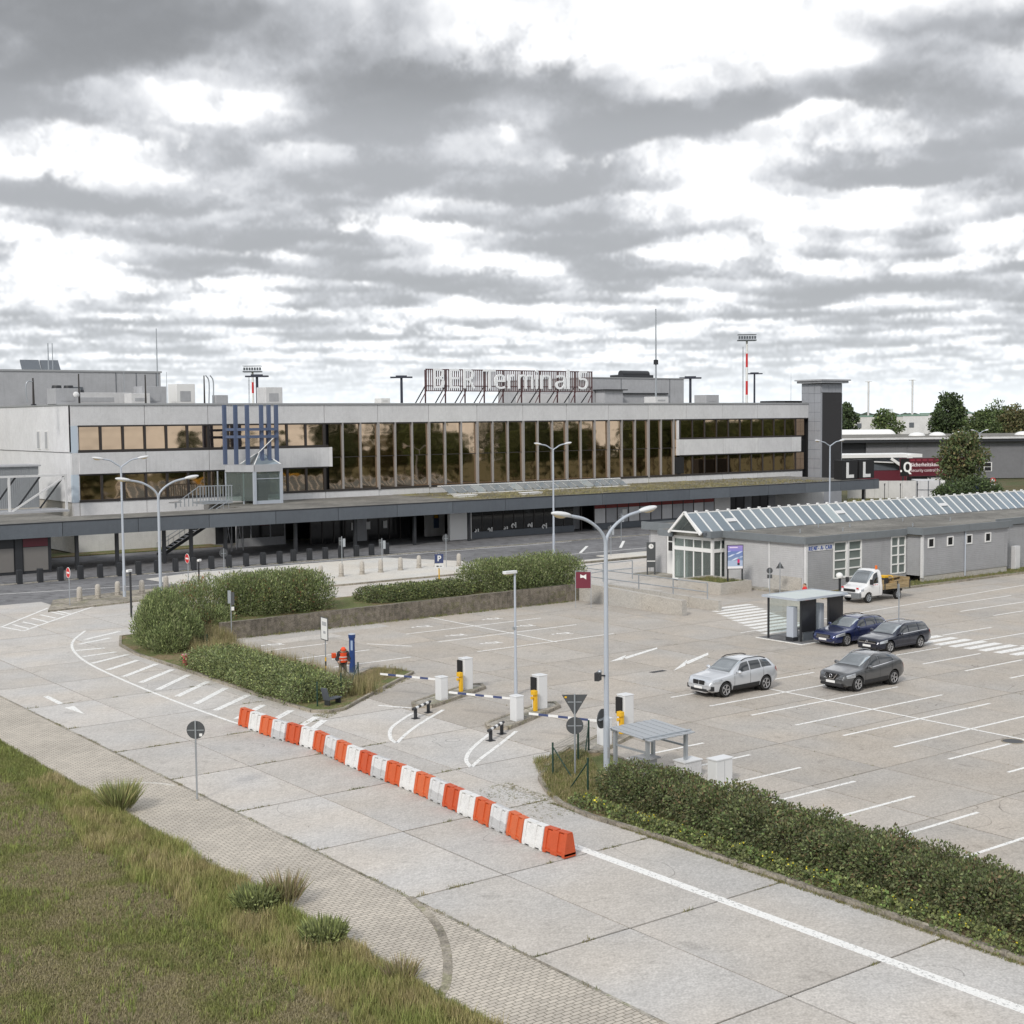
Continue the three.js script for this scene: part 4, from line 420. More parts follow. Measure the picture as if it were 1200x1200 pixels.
// ---------------------------------------------------------------- pavilion with glazed ridge
const PV = thing('rental_pavilion', 'low grey clad pavilion with long glazed ridge and rental desk sign', 'building');
const clad = mat('grey board cladding', [0.45, 0.46, 0.485], { bump: cladTex, bumpScale: 0.012, rough: 0.6, map: panelTex }), cladW = mat('pale board cladding', [0.62, 0.625, 0.64], { bump: cladTex, bumpScale: 0.012, rough: 0.6, map: panelTex });
{ const roofY = 4.0;
  part(PV, 'roof', plate([[77.2, -67.3], [88.7, -67.3], [88.7, -65.8], [100.2, -65.8], [100.2, -67.3], [131, -67.3], [131, -85.4], [78.2, -85.4], [78.2, -81], [76.0, -81], [76.0, -75.4], [77.2, -75.4]], 3.6, roofY), M.roof);
  part(PV, 'rental_wall', bx(77.3, 80.25, 0, 3.62, -67.4, -67.2), clad); part(PV, 'rental_wall', bx(83.55, 86.95, 0, 3.62, -67.4, -67.2), clad); part(PV, 'west_wall', bx(77.3, 77.5, 0.0, 3.62, -75.3, -67.41), cladW); part(PV, 'wall_corner', bx(77.22, 77.42, 0, 3.63, -67.3, -67.12), M.panel3);
  part(PV, 'wall_plinth', bx(77.24, 77.29, 0, 1.15, -70.6, -67.6), M.wallPale); part(PV, 'panel_joint', bx(77.24, 77.29, 0, 3.62, -70.75, -70.63), M.panel3);
  part(PV, 'bump_wall', bx(88.9, 94.2, 0.55, 3.7, -66.0, -65.75), clad); part(PV, 'bump_wall', bx(94.24, 100.0, 0.55, 3.7, -66.0, -65.75), clad); part(PV, 'bump_side', bx(88.9, 89.1, 0.55, 3.7, -67.4, -66.01), clad); part(PV, 'foundation', bx(88.95, 100, 0, 0.54, -66.0, -65.8), M.wallPale); part(PV, 'bump_corner', bx(88.84, 89.0, 0.4, 3.7, -65.9, -65.7), M.panel3);
  part(PV, 'downpipe', [cy(0.06, 0.06, 3.5, 94.22, 0.2, -65.68, 8)], M.lampGrey); part(PV, 'east_wall', bx(102.2, 131, 0, 3.62, -67.4, -67.2), clad); part(PV, 'rear_wall', bx(78.6, 131, 0, 3.6, -85.2, -85.0), clad); part(PV, 'north_west_wall', bx(78.5, 78.7, 0.1, 3.6, -84.9, -83.0), cladW); part(PV, 'west_door', bx(78.45, 78.6, 0.1, 3.6, -82.9, -81.6), M.whitePaint); part(PV, 'door_pane', bx(78.42, 78.449, 2.0, 2.7, -82.7, -81.8), M.darkGlass); part(PV, 'door_pane', bx(78.42, 78.449, 2.8, 3.5, -82.7, -81.8), M.darkGlass); part(PV, 'west_pier', bx(77.9, 78.6, 0.1, 3.6, -81.5, -79.9), cladW); part(PV, 'interior_wall', bx(84, 84.2, 0, 3.5, -84, -69), M.white); part(PV, 'floor', bx(76.4, 130, 0, 0.12, -84.9, -67.5), M.kerb);
  // fascia
  const fs = (x0, x1, z0, z1, y0 = 3.62, y1 = 4.14) => part(PV, 'fascia', bx(x0, x1, y0, y1, z0, z1), M.fasciaLight);
  for (let x = 77.0; x < 88.5; x += 3.9) fs(x, Math.min(x + 3.88, 88.62), -67.1, -66.98); for (let x = 88.6; x < 100; x += 5.85) fs(x + 0.02, Math.min(x + 5.84, 100.3), -65.62, -65.5, 3.72, 4.26); fs(100.32, 131, -67.1, -66.98, 3.72, 4.26); fs(88.6, 88.72, -66.97, -65.63, 3.72, 4.26); fs(77.0, 77.12, -75.2, -67.11); fs(75.7, 77.1, -75.32, -75.21); fs(75.7, 75.82, -76.0, -75.33); fs(78.0, 78.12, -85.5, -81.0, 3.62, 4.25); fs(75.7, 78.0, -81.1, -80.99, 3.62, 4.0); fs(75.7, 75.82, -80.98, -79.4, 3.5, 4.0); fs(78.13, 131, -85.6, -85.5);
  // stacked windows with white frames
  const win = (x0, x1, y0, y1, z, cols, rows, name = 'window') => { const f = []; const w = (x1 - x0) / cols, h = (y1 - y0) / rows; for (let c = 0; c <= cols; c++) f.push(bx(x0 + c * w - 0.06, x0 + c * w + 0.06, y0, y1, z - 0.08, z + 0.06)); for (let r = 0; r <= rows; r++) f.push(bx(x0, x1, y0 + r * h - 0.05, y0 + r * h + 0.05, z - 0.07, z + 0.05)); const wn = part(PV, name, f, M.whitePaint); for (let c = 0; c < cols; c++) for (let r = 0; r < rows; r++) part(wn, 'pane', bx(x0 + c * w + 0.06, x0 + (c + 1) * w - 0.06, y0 + r * h + 0.05, y0 + (r + 1) * h - 0.05, z - 0.03, z - 0.02), M.officeGlass ??= mat('office glass', [0.16, 0.19, 0.18], { rough: 0.05, metal: 0.1 })); };
  win(80.35, 81.75, 0.9, 3.55, -67.22, 1, 4); win(82.0, 83.45, 0.9, 3.55, -67.22, 1, 4); win(87.0, 88.7, 0.75, 3.55, -67.22, 2, 4); win(100.4, 102.0, 0.5, 3.6, -67.22, 2, 5); part(PV, 'window_apron', [bx(80.26, 83.54, 0, 0.84, -67.38, -67.21)], clad); part(PV, 'window_apron', bx(86.96, 88.85, 0, 0.69, -67.38, -67.21), clad); part(PV, 'window_pillar', bx(81.82, 81.94, 0.85, 3.6, -67.3, -67.12), M.panel3);
  for (const x of [89.9, 92.3, 94.75, 97.25]) { const w = part(PV, 'small_window', [bx(x - 0.4, x - 0.3, 2.66, 3.44, -65.74, -65.68), bx(x + 0.3, x + 0.4, 2.66, 3.44, -65.74, -65.68), bx(x - 0.3, x + 0.3, 2.66, 2.76, -65.74, -65.68), bx(x - 0.3, x + 0.3, 3.34, 3.44, -65.74, -65.68)], M.whitePaint); part(w, 'pane', bx(x - 0.3, x + 0.3, 2.76, 3.34, -65.735, -65.72), M.darkGlass); }
  // glazed entrance box
  const ex = 76.3; part(PV, 'entrance_frame', [bx(ex - 0.1, ex + 0.1, 0.1, 3.5, -75.7, -75.5), bx(ex - 0.1, ex + 0.1, 0.1, 3.5, -79.9, -79.7), bx(ex - 0.1, ex + 0.1, 2.45, 2.75, -79.7, -75.7), bx(ex - 0.1, ex + 0.1, 3.35, 3.6, -79.7, -75.7), bx(ex - 0.1, ex + 0.1, 0.1, 0.22, -79.7, -75.7), bx(ex + 0.1, 79.0, 2.45, 2.72, -75.7, -75.5), bx(ex + 0.1, 79.0, 3.35, 3.6, -75.7, -75.5), bx(78.9, 79.05, 0.1, 3.5, -75.7, -75.5), ...[-78.6, -77.6, -76.65].map((z) => bx(ex - 0.06, ex + 0.06, 0.22, 3.35, z - 0.05, z + 0.05)), ...[77.2, 78.0].map((x) => bx(x - 0.04, x + 0.04, 0.1, 3.35, -75.66, -75.54))], M.whitePaint);
  for (const [a, b] of [[-79.7, -78.65], [-78.55, -77.65], [-77.55, -76.7], [-76.6, -75.7]]) { part(PV, 'door_glass', bx(ex - 0.02, ex, 0.22, 2.44, a, b), M.greenGlass); part(PV, 'fanlight', bx(ex - 0.02, ex, 2.76, 3.34, a, b), M.greenGlass); } for (const [a, b] of [[76.42, 77.15], [77.25, 77.95], [78.05, 78.88]]) { part(PV, 'side_glass', bx(a, b, 0.15, 2.44, -75.62, -75.6), M.greenGlass); part(PV, 'side_fanlight', bx(a, b, 2.74, 3.34, -75.62, -75.6), M.greenGlass); }
  // ridge skylight: each pane and rib a piece
  const sx0 = 75.35, n = 46, w = 1.18, zr = -77.6, zn = -75.85, zf = -79.35, ye = 3.98, yr = 5.42; const slope = Math.atan2(yr - ye, zn - zr), len = Math.hypot(yr - ye, zn - zr);
  const pg = flat(new THREE.BoxGeometry(w - 0.09, 0.03, len - 0.1)), rg = flat(new THREE.BoxGeometry(0.10, 0.12, len + 0.1)); const sg = [M.skyGlass, M.skyGlass3, M.skyGlass, M.skyGlass2], rr = rng(5);
  for (let i = 0; i <= n; i++) { const x = sx0 + i * w; for (const s of [1, -1]) { const r = part(PV, 'skylight_rib', rg, M.whitePaint); r.position.set(x, (ye + yr) / 2 + 0.03, (zr + (s > 0 ? zn : zf)) / 2); r.rotation.x = s * slope; if (i < n) { const q = part(PV, 'skylight_pane', pg, i === 13 ? M.skyGlass2 : i === 18 ? M.skyGlass3 : sg[Math.floor(rr() * 2.2)]); q.position.set(x + w / 2, (ye + yr) / 2, (zr + (s > 0 ? zn : zf)) / 2); q.rotation.x = s * (slope + (rr() - 0.5) * 0.015); if (s > 0 && [3, 14, 26, 38].includes(i)) { const v = part(PV, 'vent_sash', [bx(x + 0.12, x + w - 0.12, 0, 0.08, -0.35, 0.35)].map((g) => g), M.panel3); v.position.set(0, (ye + yr) / 2 + 0.02, (zr + zn) / 2); v.rotation.x = slope; v.scale.set(1, 1, 0.5); } } } const c = part(PV, 'ridge_cap', bx(-0.08, 0.08, yr + 0.06, yr + 0.16, zr - 0.1, zr + 0.1), M.whitePaint); c.position.x = x; }
  part(PV, 'ridge_beam', bx(sx0, sx0 + n * w, yr - 0.03, yr + 0.05, zr - 0.06, zr + 0.06), M.whitePaint); part(PV, 'skylight_gutter', [bx(sx0 + 0.2, 131, 3.82, 4.02, zn - 0.02, zn + 0.25), bx(sx0 + 0.2, 131, 3.82, 4.02, zf - 0.25, zf + 0.02)], M.fascia); part(PV, 'gable_bars', [beam([sx0 - 0.06, ye - 0.1, zn], [sx0 - 0.06, yr + 0.08, zr], 0.16, 0.18), beam([sx0 - 0.06, ye - 0.1, zf], [sx0 - 0.06, yr + 0.08, zr], 0.16, 0.18), bx(sx0 - 0.1, sx0 + 0.02, ye - 0.02, ye + 0.1, zf, zn)], M.whitePaint); { const g = new THREE.BufferGeometry(); g.setAttribute('position', new THREE.Float32BufferAttribute([sx0 - 0.02, ye, zn, sx0 - 0.02, yr, zr, sx0 - 0.02, ye, zf], 3)); g.computeVertexNormals(); part(PV, 'gable_glass', flat(g), M.greenGlass); }
  // lettering over the rental desk
  part(PV, 'sign_board', bx(77.42, 80.22, 3.06, 3.5, -67.19, -67.16), M.panel3); const word = 'RENT-A-CAR', tw = 2.6 / word.length; word.split('').forEach((ch, i) => part(PV, 'sign_letter', flat(new TextGeometry(ch, { font: fontBold, size: 0.29, depth: 0.02, curveSegments: 3, bevelEnabled: false }).scale(0.95, 1, 1).translate(77.52 + i * tw, 3.13, -67.155)), M.blueLetter ??= mat('blue lettering', [0.03, 0.08, 0.32], { rough: 0.5 })));
  for (const [x, z] of [[81, -71], [84.5, -69.8], [88, -72], [92, -69], [96, -73], [86, -73.5], [99, -70.5]]) part(PV, 'roof_vent', cy(0.05, 0.05, 0.28, x, 4.0, z, 8), M.galv); }
// ramp walls, planter walls, railing
{ const w = thing('retaining_wall', 'long weathered brown concrete wall holding the planted bed', 'wall'); for (let i = 0; i < 9; i++) { const a = 35.4 + i * 3.03; part(w, 'wall_section', bx(a + 0.006, a + 3.024, 0, 1.02 + i * 0.02, -75.6, -75.25), M.wallDirty); }
  const r = thing('ramp_wall', 'pale concrete ramp wall beside the maroon sign', 'wall'); for (let i = 0; i < 3; i++) part(r, 'wall_section', prism([[-75.55 + i * 3.4, 0], [-72.17 + i * 3.4, 0], [-72.17 + i * 3.4, 1.3 - 0.1 * (i + 1)], [-75.55 + i * 3.4, 1.3 - 0.1 * i]], 0, 0.34).rotateY(-Math.PI / 2).translate(63.1, 0, 0), M.wallPale); part(r, 'end_pier', bx(62.72, 63.16, 0, 1.02, -65.35, -64.9), M.wallPale);
  const q = thing('ramp_wall', 'low concrete ramp wall carrying the railing by the pavilion', 'wall'); for (let i = 0; i < 4; i++) part(q, 'wall_section', bx(66.2, 66.5, 0, 0.78 - i * 0.03, -76.2 + i * 2.8, -73.43 + i * 2.8), M.wallPale);
  const p = thing('planter', 'concrete planter box below the poster stand', 'planter', [73.9, 0, -73.0]); part(p, 'wall', [bx(-1.6, 1.6, 0, 0.85, -2.2, -2.0), bx(-1.6, 1.6, 0, 0.85, 2.0, 2.2), bx(-1.6, -1.4, 0, 0.85, -2.0, 2.0), bx(1.4, 1.6, 0, 0.85, -2.0, 2.0)], M.wallPale); part(p, 'soil', bx(-1.4, 1.4, 0, 0.72, -2, 2), M.soil);
  const rail = thing('ramp_railing', 'galvanised railing along the pavilion ramp', 'railing'); const pts = [[66.35, -66.2], [66.35, -69.5], [66.35, -73], [66.35, -76.4], [66.35, -79.6], [69.5, -80.5], [72.5, -80.5]]; pts.forEach(([x, z]) => part(rail, 'post', bar([x, 0.3, z], [x, 1.75, z], 0.045), M.galv)); for (const y of [1.75, 1.15]) for (let i = 0; i + 1 < pts.length; i++) part(rail, 'rail', bar([pts[i][0], y, pts[i][1]], [pts[i + 1][0], y, pts[i + 1][1]], 0.035), M.galv);
  const k = thing('pavilion_kerb', 'stone kerb along the pavilion front', 'kerb'); for (let x = 76.2; x < 108; x += 2) part(k, 'kerb_stone', bx(x, x + 1.97, -0.02, 0.14, -64.6, -64.4), M.kerbOld); part(k, 'verge', bx(76.2, 108, -0.02, 0.1, -66.9, -64.6), M.soilDry); }
// ---------------------------------------------------------------- vegetation
function leafCloud(n, sample, size, cols, r, o = {}) { // n small leaf blades at sampled points; colours vary leaf by leaf
  const pos = new Float32Array(n * 18), nor = new Float32Array(n * 18), col = new Float32Array(n * 18), up = o.up ?? 0, asp = o.aspect ?? 0.55; const a = V(0, 0, 0), b = V(0, 0, 0), nn = V(0, 0, 0);
  for (let i = 0; i < n; i++) { const s = sample(r); const L = size * (0.6 + 0.8 * r()); a.set(r() - 0.5, (r() - 0.5) + up, r() - 0.5).addScaledVector(s.n, o.out ?? 0.35).normalize(); b.set(r() - 0.5, r() - 0.5, r() - 0.5).cross(a).normalize(); nn.copy(b).cross(a); const W = L * asp;
    const p = s.p, q = [[0, 0, 0], [a.x * L * 0.5 + b.x * W * 0.5, a.y * L * 0.5 + b.y * W * 0.5, a.z * L * 0.5 + b.z * W * 0.5], [a.x * L, a.y * L, a.z * L], [a.x * L * 0.5 - b.x * W * 0.5, a.y * L * 0.5 - b.y * W * 0.5, a.z * L * 0.5 - b.z * W * 0.5]];
    const c = cols[s.c ?? Math.floor(r() * cols.length)], v = (0.5 + r() * r() * 1.3) * (o.gain ?? 1.95);
    [0, 1, 2, 0, 2, 3].forEach((k, j) => { const t = i * 18 + j * 3; pos[t] = p.x + q[k][0]; pos[t + 1] = p.y + q[k][1]; pos[t + 2] = p.z + q[k][2]; nor[t] = nn.x; nor[t + 1] = nn.y; nor[t + 2] = nn.z; col[t] = c[0] * v; col[t + 1] = c[1] * v; col[t + 2] = c[2] * v; }); }
  const g = new THREE.BufferGeometry(); g.setAttribute('position', new THREE.BufferAttribute(pos, 3)); g.setAttribute('normal', new THREE.BufferAttribute(nor, 3)); g.setAttribute('color', new THREE.BufferAttribute(col, 3)); return g;
}
const leafMat = mat('leaves', [1, 1, 1], { vertexColors: true, rough: 0.75, transmission: 0.25, thickness: 0, side: THREE.DoubleSide }), bark = mat('bark', [0.13, 0.10, 0.075], { rough: 1, map: dirtyTex });
// a clipped or loose hedge: a body of rounded lumps, leaves in its outer shell
function bush(name, label, cat, lumps, n, size, cols, seed, o = {}, group) { // lumps: [x, y, z, rx, ry, rz]
  const r = rng(seed), t = thing(name, label, cat, o.at ?? [0, 0, 0], 0, group); const w = lumps.map((l) => l[3] * l[4] + l[4] * l[5] + l[3] * l[5]), W = w.reduce((a, b) => a + b, 0);
  const inside = (p, skip) => lumps.some((l, i) => i !== skip && ((p.x - l[0]) / l[3]) ** 2 + ((p.y - l[1]) / l[4]) ** 2 + ((p.z - l[2]) / l[5]) ** 2 < 0.62);
  const sample = () => { for (;;) { let k = 0, q = r() * W; while (q > w[k] && k < lumps.length - 1) q -= w[k++]; const l = lumps[k], th = r() * 6.2832, cz = 2 * r() - 1, s = Math.sqrt(1 - cz * cz), d = V(s * Math.cos(th), cz, s * Math.sin(th)), e = r() < 0.4 ? 0.5 + 0.28 * r() : 0.80 + 0.24 * r() + (r() < 0.06 ? 0.18 * r() : 0) + gn(d.x * 4 + l[0], d.y * 4 + d.z * 4 + l[2]) * 0.24, p = V(l[0] + d.x * l[3] * e, l[1] + d.y * l[4] * e, l[2] + d.z * l[5] * e); if (p.y < 0.03 || (e > 0.79 && inside(p, k))) continue; const cc = gn(p.x * 1.1 + seed, p.z * 1.1 + p.y) + (r() - 0.5) * 0.7; return { p, n: d, c: Math.max(0, Math.min(cols.length - 1, Math.floor((cc * 0.7 + 0.5) * cols.length))) }; } };
  part(t, 'foliage', leafCloud(n, sample, size, cols, r, o), leafMat);
  const stems = lumps.flatMap((l) => [0, 1, 2, 3].map(() => bar([l[0] + (r() - 0.5) * 0.3, 0, l[2] + (r() - 0.5) * 0.3], [l[0] + (r() - 0.5) * l[3], l[1] + (r() - 0.2) * l[4] * 0.8, l[2] + (r() - 0.5) * l[5]], 0.02, 0.008, 4))); part(t, 'stems', stems, bark);
  return t;
}
const GA = [[0.10, 0.13, 0.045], [0.075, 0.105, 0.035], [0.13, 0.15, 0.05], [0.09, 0.10, 0.04], [0.15, 0.17, 0.06]], GB = [[0.05, 0.075, 0.022], [0.065, 0.09, 0.03], [0.085, 0.10, 0.035], [0.075, 0.07, 0.03], [0.10, 0.115, 0.05]], GC = [[0.15, 0.18, 0.07], [0.12, 0.155, 0.06], [0.185, 0.21, 0.09], [0.10, 0.13, 0.045], [0.16, 0.17, 0.09]];
{ // right-hand hedge along the road
  const r = rng(31), L = []; for (let z = -34.7; z < -9; z += 1.1) for (let k = 0; k < 2; k++) L.push([30.5 + k * 1.0 + (r() - 0.5) * 0.4, 0.55 + (r() - 0.5) * 0.16, z + (r() - 0.5) * 0.7, 0.75 + r() * 0.35, 0.60 + r() * 0.22 + 0.06 * Math.sin(z), 0.8 + r() * 0.4]);
  bush('clipped_hedge', 'long dense clipped hedge in the kerbed bed beside the road', 'hedge', L, 130000, 0.095, [...GB, [0.06, 0.085, 0.025], [0.11, 0.08, 0.04], [0.10, 0.13, 0.045]], 41, { out: 0.6, gain: 2.1 });
  const s = rng(33), M2 = []; for (let z = -35; z < -10; z += 0.55) M2.push([29.25 + (s() - 0.5) * 0.15, 0.16, z, 0.33 + s() * 0.14, 0.18 + s() * 0.12, 0.45]); bush('ground_ivy', 'strip of leafy ground cover with yellow flowers at the hedge foot', 'plants', M2, 16000, 0.085, [...GA, [0.10, 0.15, 0.04], [0.11, 0.16, 0.05]], 43, { out: 0.4, aspect: 0.8 }); const fl = scene.children[scene.children.length - 1]; const fr = rng(35); part(fl, 'flowers', leafCloud(260, () => ({ p: V(29.0 + fr() * 0.5, 0.25 + fr() * 0.2, -35 + Math.pow(fr(), 1.3) * 25), n: V(0, 1, 0) }), 0.05, [[0.42, 0.36, 0.02]], fr, { aspect: 1 }), leafMat);
}
const spanLumps = (x0, z0, x1, z1, n, w, h, r, y = 0, k = 2) => { const L = [], len = Math.hypot(x1 - x0, z1 - z0), nx = -(z1 - z0) / len, nz = (x1 - x0) / len; for (let i = 0; i < n; i++) { const t = (i + 0.5) / n; for (let j = 0; j < k; j++) { const o = k === 1 ? 0 : (j / (k - 1) - 0.5) * w * 0.6; L.push([mix(x0, x1, t) + nx * o + (r() - 0.5) * 0.2, y + h * 0.47, mix(z0, z1, t) + nz * o + (r() - 0.5) * 0.2, len / n * 0.9 + 0.25, h * (0.5 + (r() - 0.3) * 0.14), w * 0.42 + r() * 0.15]); } } return L; };
{ const r = rng(51);
  bush('low_hedge', 'low clipped hedge on the island beside the hatched road marking', 'hedge', spanLumps(31.1, -67.4, 30.9, -55.6, 11, 1.9, 1.15, r, 0.05), 40000, 0.11, [...GA, ...GC], 52, { out: 0.5 });
  bush('feathery_bush', 'big round feathery bush around the twin lamp post', 'bush', [[31.3, 1.3, -74.3, 1.6, 1.45, 1.6], [32.0, 1.5, -75.6, 1.5, 1.6, 1.5], [31.2, 0.8, -73.0, 1.2, 1.0, 1.1], [31.6, 2.2, -74.9, 1.1, 1.15, 1.2], [32.6, 1.0, -74.0, 1.0, 1.1, 1.0]], 36000, 0.15, GC, 53, { up: 0.8, aspect: 0.28, out: 0.5 });
  bush('feathery_bush', 'feathery bush with reddish twigs between round bush and long hedge', 'bush', [[35.2, 1.5, -79.3, 1.9, 1.6, 1.7], [36.6, 1.7, -79.7, 1.8, 1.6, 1.6], [34.2, 1.0, -78.4, 1.4, 1.2, 1.4], [35.9, 0.9, -77.6, 1.5, 0.9, 1.2]], 24000, 0.15, [...GC, [0.20, 0.085, 0.04]], 54, { up: 0.7, aspect: 0.28, out: 0.5 });
  bush('tall_hedge', 'tall leafy hedge growing above the retaining wall', 'hedge', spanLumps(38.4, -79.6, 43.9, -79.4, 6, 4.0, 2.5, r, 0.75, 3), 52000, 0.14, [...GC, ...GA, [0.16, 0.07, 0.035]], 55, { up: 0.45, aspect: 0.4, out: 0.5 });
  bush('low_hedge', 'low clipped hedge beside the parking sign above the wall', 'hedge', spanLumps(47.6, -79.0, 55.2, -79.0, 9, 2.4, 1.0, r, 0.75), 30000, 0.115, [...GA, ...GB, [0.16, 0.15, 0.09]], 56, { out: 0.55 });
  bush('tall_hedge', 'tall bushy hedge beside the maroon sign above the wall', 'hedge', [...spanLumps(56.6, -78.6, 63.6, -77.6, 7, 3.6, 2.3, r, 0.75, 3), [55.4, 1.6, -78.6, 0.8, 1.3, 0.9]], 50000, 0.14, [...GC, ...GA], 57, { up: 0.45, aspect: 0.4, out: 0.5 });
  const b = struct('planted_terrace', 'raised soil strip behind the retaining wall'); part(b, 'soil', plate([[35.8, -75.62], [63.0, -75.62], [66.0, -80.6], [60, -82.4], [36.2, -82]], -0.02, 0.86), M.soilDry);
}
// rough grass: blades by the thousand (nobody could count them)
function tuftGeo(blades, h, w, spread, seed) { const r = rng(seed), p = [], n = []; for (let i = 0; i < blades; i++) { const a = r() * 6.283, b = r() * 6.283, x = Math.cos(a) * spread * r(), z = Math.sin(a) * spread * r(), l = h * (0.5 + r() * 0.7), lean = l * (0.15 + 0.5 * r()), dx = Math.cos(b), dz = Math.sin(b); const bx0 = -dz * w / 2, bz0 = dx * w / 2; const A = [x - bx0, 0, z - bz0], B = [x + bx0, 0, z + bz0], C = [x + dx * lean * 0.4 + bx0 * 0.7, l * 0.6, z + dz * lean * 0.4 + bz0 * 0.7], D = [x + dx * lean * 0.4 - bx0 * 0.7, l * 0.6, z + dz * lean * 0.4 - bz0 * 0.7], E = [x + dx * lean, l, z + dz * lean]; p.push(...A, ...B, ...C, ...A, ...C, ...D, ...D, ...C, ...E); } const g = new THREE.BufferGeometry(); g.setAttribute('position', new THREE.Float32BufferAttribute(p, 3)); g.computeVertexNormals(); return g; }
const grassMat = mat('grass blades', [1, 1, 1], { rough: 0.8, side: THREE.DoubleSide });
function scatter(name, label, geo, n, sample, cols, seed, category = 'grass') { const r = rng(seed), m = new THREE.InstancedMesh(geo, grassMat, n); m.name = numbered(name); m.userData = { kind: 'stuff', label, category }; const o = new THREE.Object3D(), c = new THREE.Color(); let k = 0; for (let i = 0; i < n * 6 && k < n; i++) { const s = sample(r); if (!s) continue; o.position.set(s.x, s.y ?? 0.01, s.z); o.rotation.set((r() - 0.5) * 0.3, r() * 6.28, (r() - 0.5) * 0.3); const q = (s.s ?? 1) * (0.7 + 0.6 * r()); o.scale.set(q, q * (s.h ?? 1), q); o.updateMatrix(); m.setMatrixAt(k, o.matrix); const cc = cols[Math.max(0, Math.min(cols.length - 1, s.c ?? Math.floor(r() * cols.length)))], v = 0.75 + r() * 0.5; m.setColorAt(k, c.setRGB(cc[0] * v, cc[1] * v, cc[2] * v)); k++; } m.count = k; scene.add(m); return m; }
const lawnCols = [[0.19, 0.215, 0.06], [0.225, 0.235, 0.08], [0.22, 0.21, 0.09], [0.29, 0.26, 0.125], [0.32, 0.275, 0.165], [0.28, 0.24, 0.14]];
const inLawn = (r) => { const x = 17.0 - Math.pow(r(), 1.0) * 13, z = -14 - r() * 50; if (!inView([[x, z]], 30)) return null; return { x, z }; };
scatter('lawn_grass', 'short dry and green grass of the rough lawn', tuftGeo(9, 0.075, 0.013, 0.13, 61), 110000, (r) => { const p = inLawn(r); if (!p) return null; const q = gn(p.x * 0.32 + 3, p.z * 0.32) * 0.9 + gn(p.x * 1.3, p.z * 1.3) * 0.5 + (r() - 0.5) * 0.55 + (p.x > 15.2 ? -0.32 : 0.07); p.c = Math.floor((q * 0.75 + 0.5) * 6); p.s = 0.75 + 0.4 * r(); p.h = p.c <= 1 ? 1.25 : 0.8; return p; }, lawnCols, 62);
scatter('lawn_weeds', 'taller green weeds standing in the lawn', tuftGeo(6, 0.22, 0.014, 0.06, 63), 3400, (r) => { const p = inLawn(r); if (!p) return null; const q = gn(p.x * 0.4 + 9, p.z * 0.4 + 2); if (q < 0.02 && r() > 0.15) return null; p.s = 0.6 + 0.5 * r(); return p; }, [[0.24, 0.29, 0.07], [0.27, 0.31, 0.08], [0.18, 0.22, 0.07]], 64);
scatter('edge_grass', 'tall unmown grass along the pavement edge', tuftGeo(14, 0.30, 0.011, 0.16, 65), 6500, (r) => { const z = -20 - r() * 30, e = 16.75 + gn(z * 0.5, 3) * 0.5, x = e - Math.pow(r(), 1.5) * (1.1 + 0.9 * sm(-48, -40, z)); if (z < -46.5 && r() > 0.25) return null; return { x, z, s: 0.7 + 0.6 * r() * (0.8 + gn(x * 0.9, z * 0.9)), c: Math.floor((gn(x * 0.8 + 5, z * 0.5) + (r() - 0.5) * 0.8) * 2.2 + 2.5) }; }, [[0.23, 0.27, 0.07], [0.26, 0.29, 0.085], [0.31, 0.29, 0.11], [0.38, 0.32, 0.16], [0.42, 0.35, 0.20]], 66);
for (const [px, py, rr, n, hh, lb, cs] of [[140, 951, 0.75, 1300, 1.25, 'round spiky grass tussock beside the pavement bend', 0], [335, 1062, 0.6, 500, 1.15, 'reddish dry shrub leaning over the pavement', 1], [300, 1070, 0.75, 900, 0.9, 'dense blue green weed clump behind the dry shrub', 2], [380, 1110, 0.7, 800, 0.85, 'leafy green weed clump where the lawn edge narrows', 2], [470, 1150, 0.6, 500, 0.7, 'dry yellow weed clump by the curved kerb', 1]]) { const p = G(px, py), r = rng(px), t = thing('weed_clump', lb, 'weeds', [p.x, 0.01, p.z], 0, 'weed clumps at the lawn edge'); const C = [[[0.20, 0.21, 0.09], [0.17, 0.20, 0.07], [0.25, 0.23, 0.11]], [[0.20, 0.17, 0.09], [0.24, 0.19, 0.12], [0.17, 0.17, 0.07]], [[0.15, 0.175, 0.065], [0.17, 0.19, 0.07], [0.13, 0.15, 0.055]]][cs];
  part(t, 'blades', leafCloud(n, () => { const a = r() * 6.283, q = Math.pow(r(), 0.7) * rr * 0.5; return { p: V(Math.cos(a) * q, r() * 0.15 * hh, Math.sin(a) * q), n: V(Math.cos(a), 0.4, Math.sin(a)) }; }, 0.62 * hh, C, r, { up: 1.2, aspect: cs === 2 ? 0.09 : 0.035, out: 0.7 }), leafMat); if (cs === 2) part(t, 'leaves', leafCloud(n * 2, () => { const a = r() * 6.283, q = Math.sqrt(r()) * rr * 0.8; return { p: V(Math.cos(a) * q, (0.1 + r() * 0.5) * hh, Math.sin(a) * q), n: V(Math.cos(a), 0.6, Math.sin(a)) }; }, 0.09, C, r, {}), leafMat); }
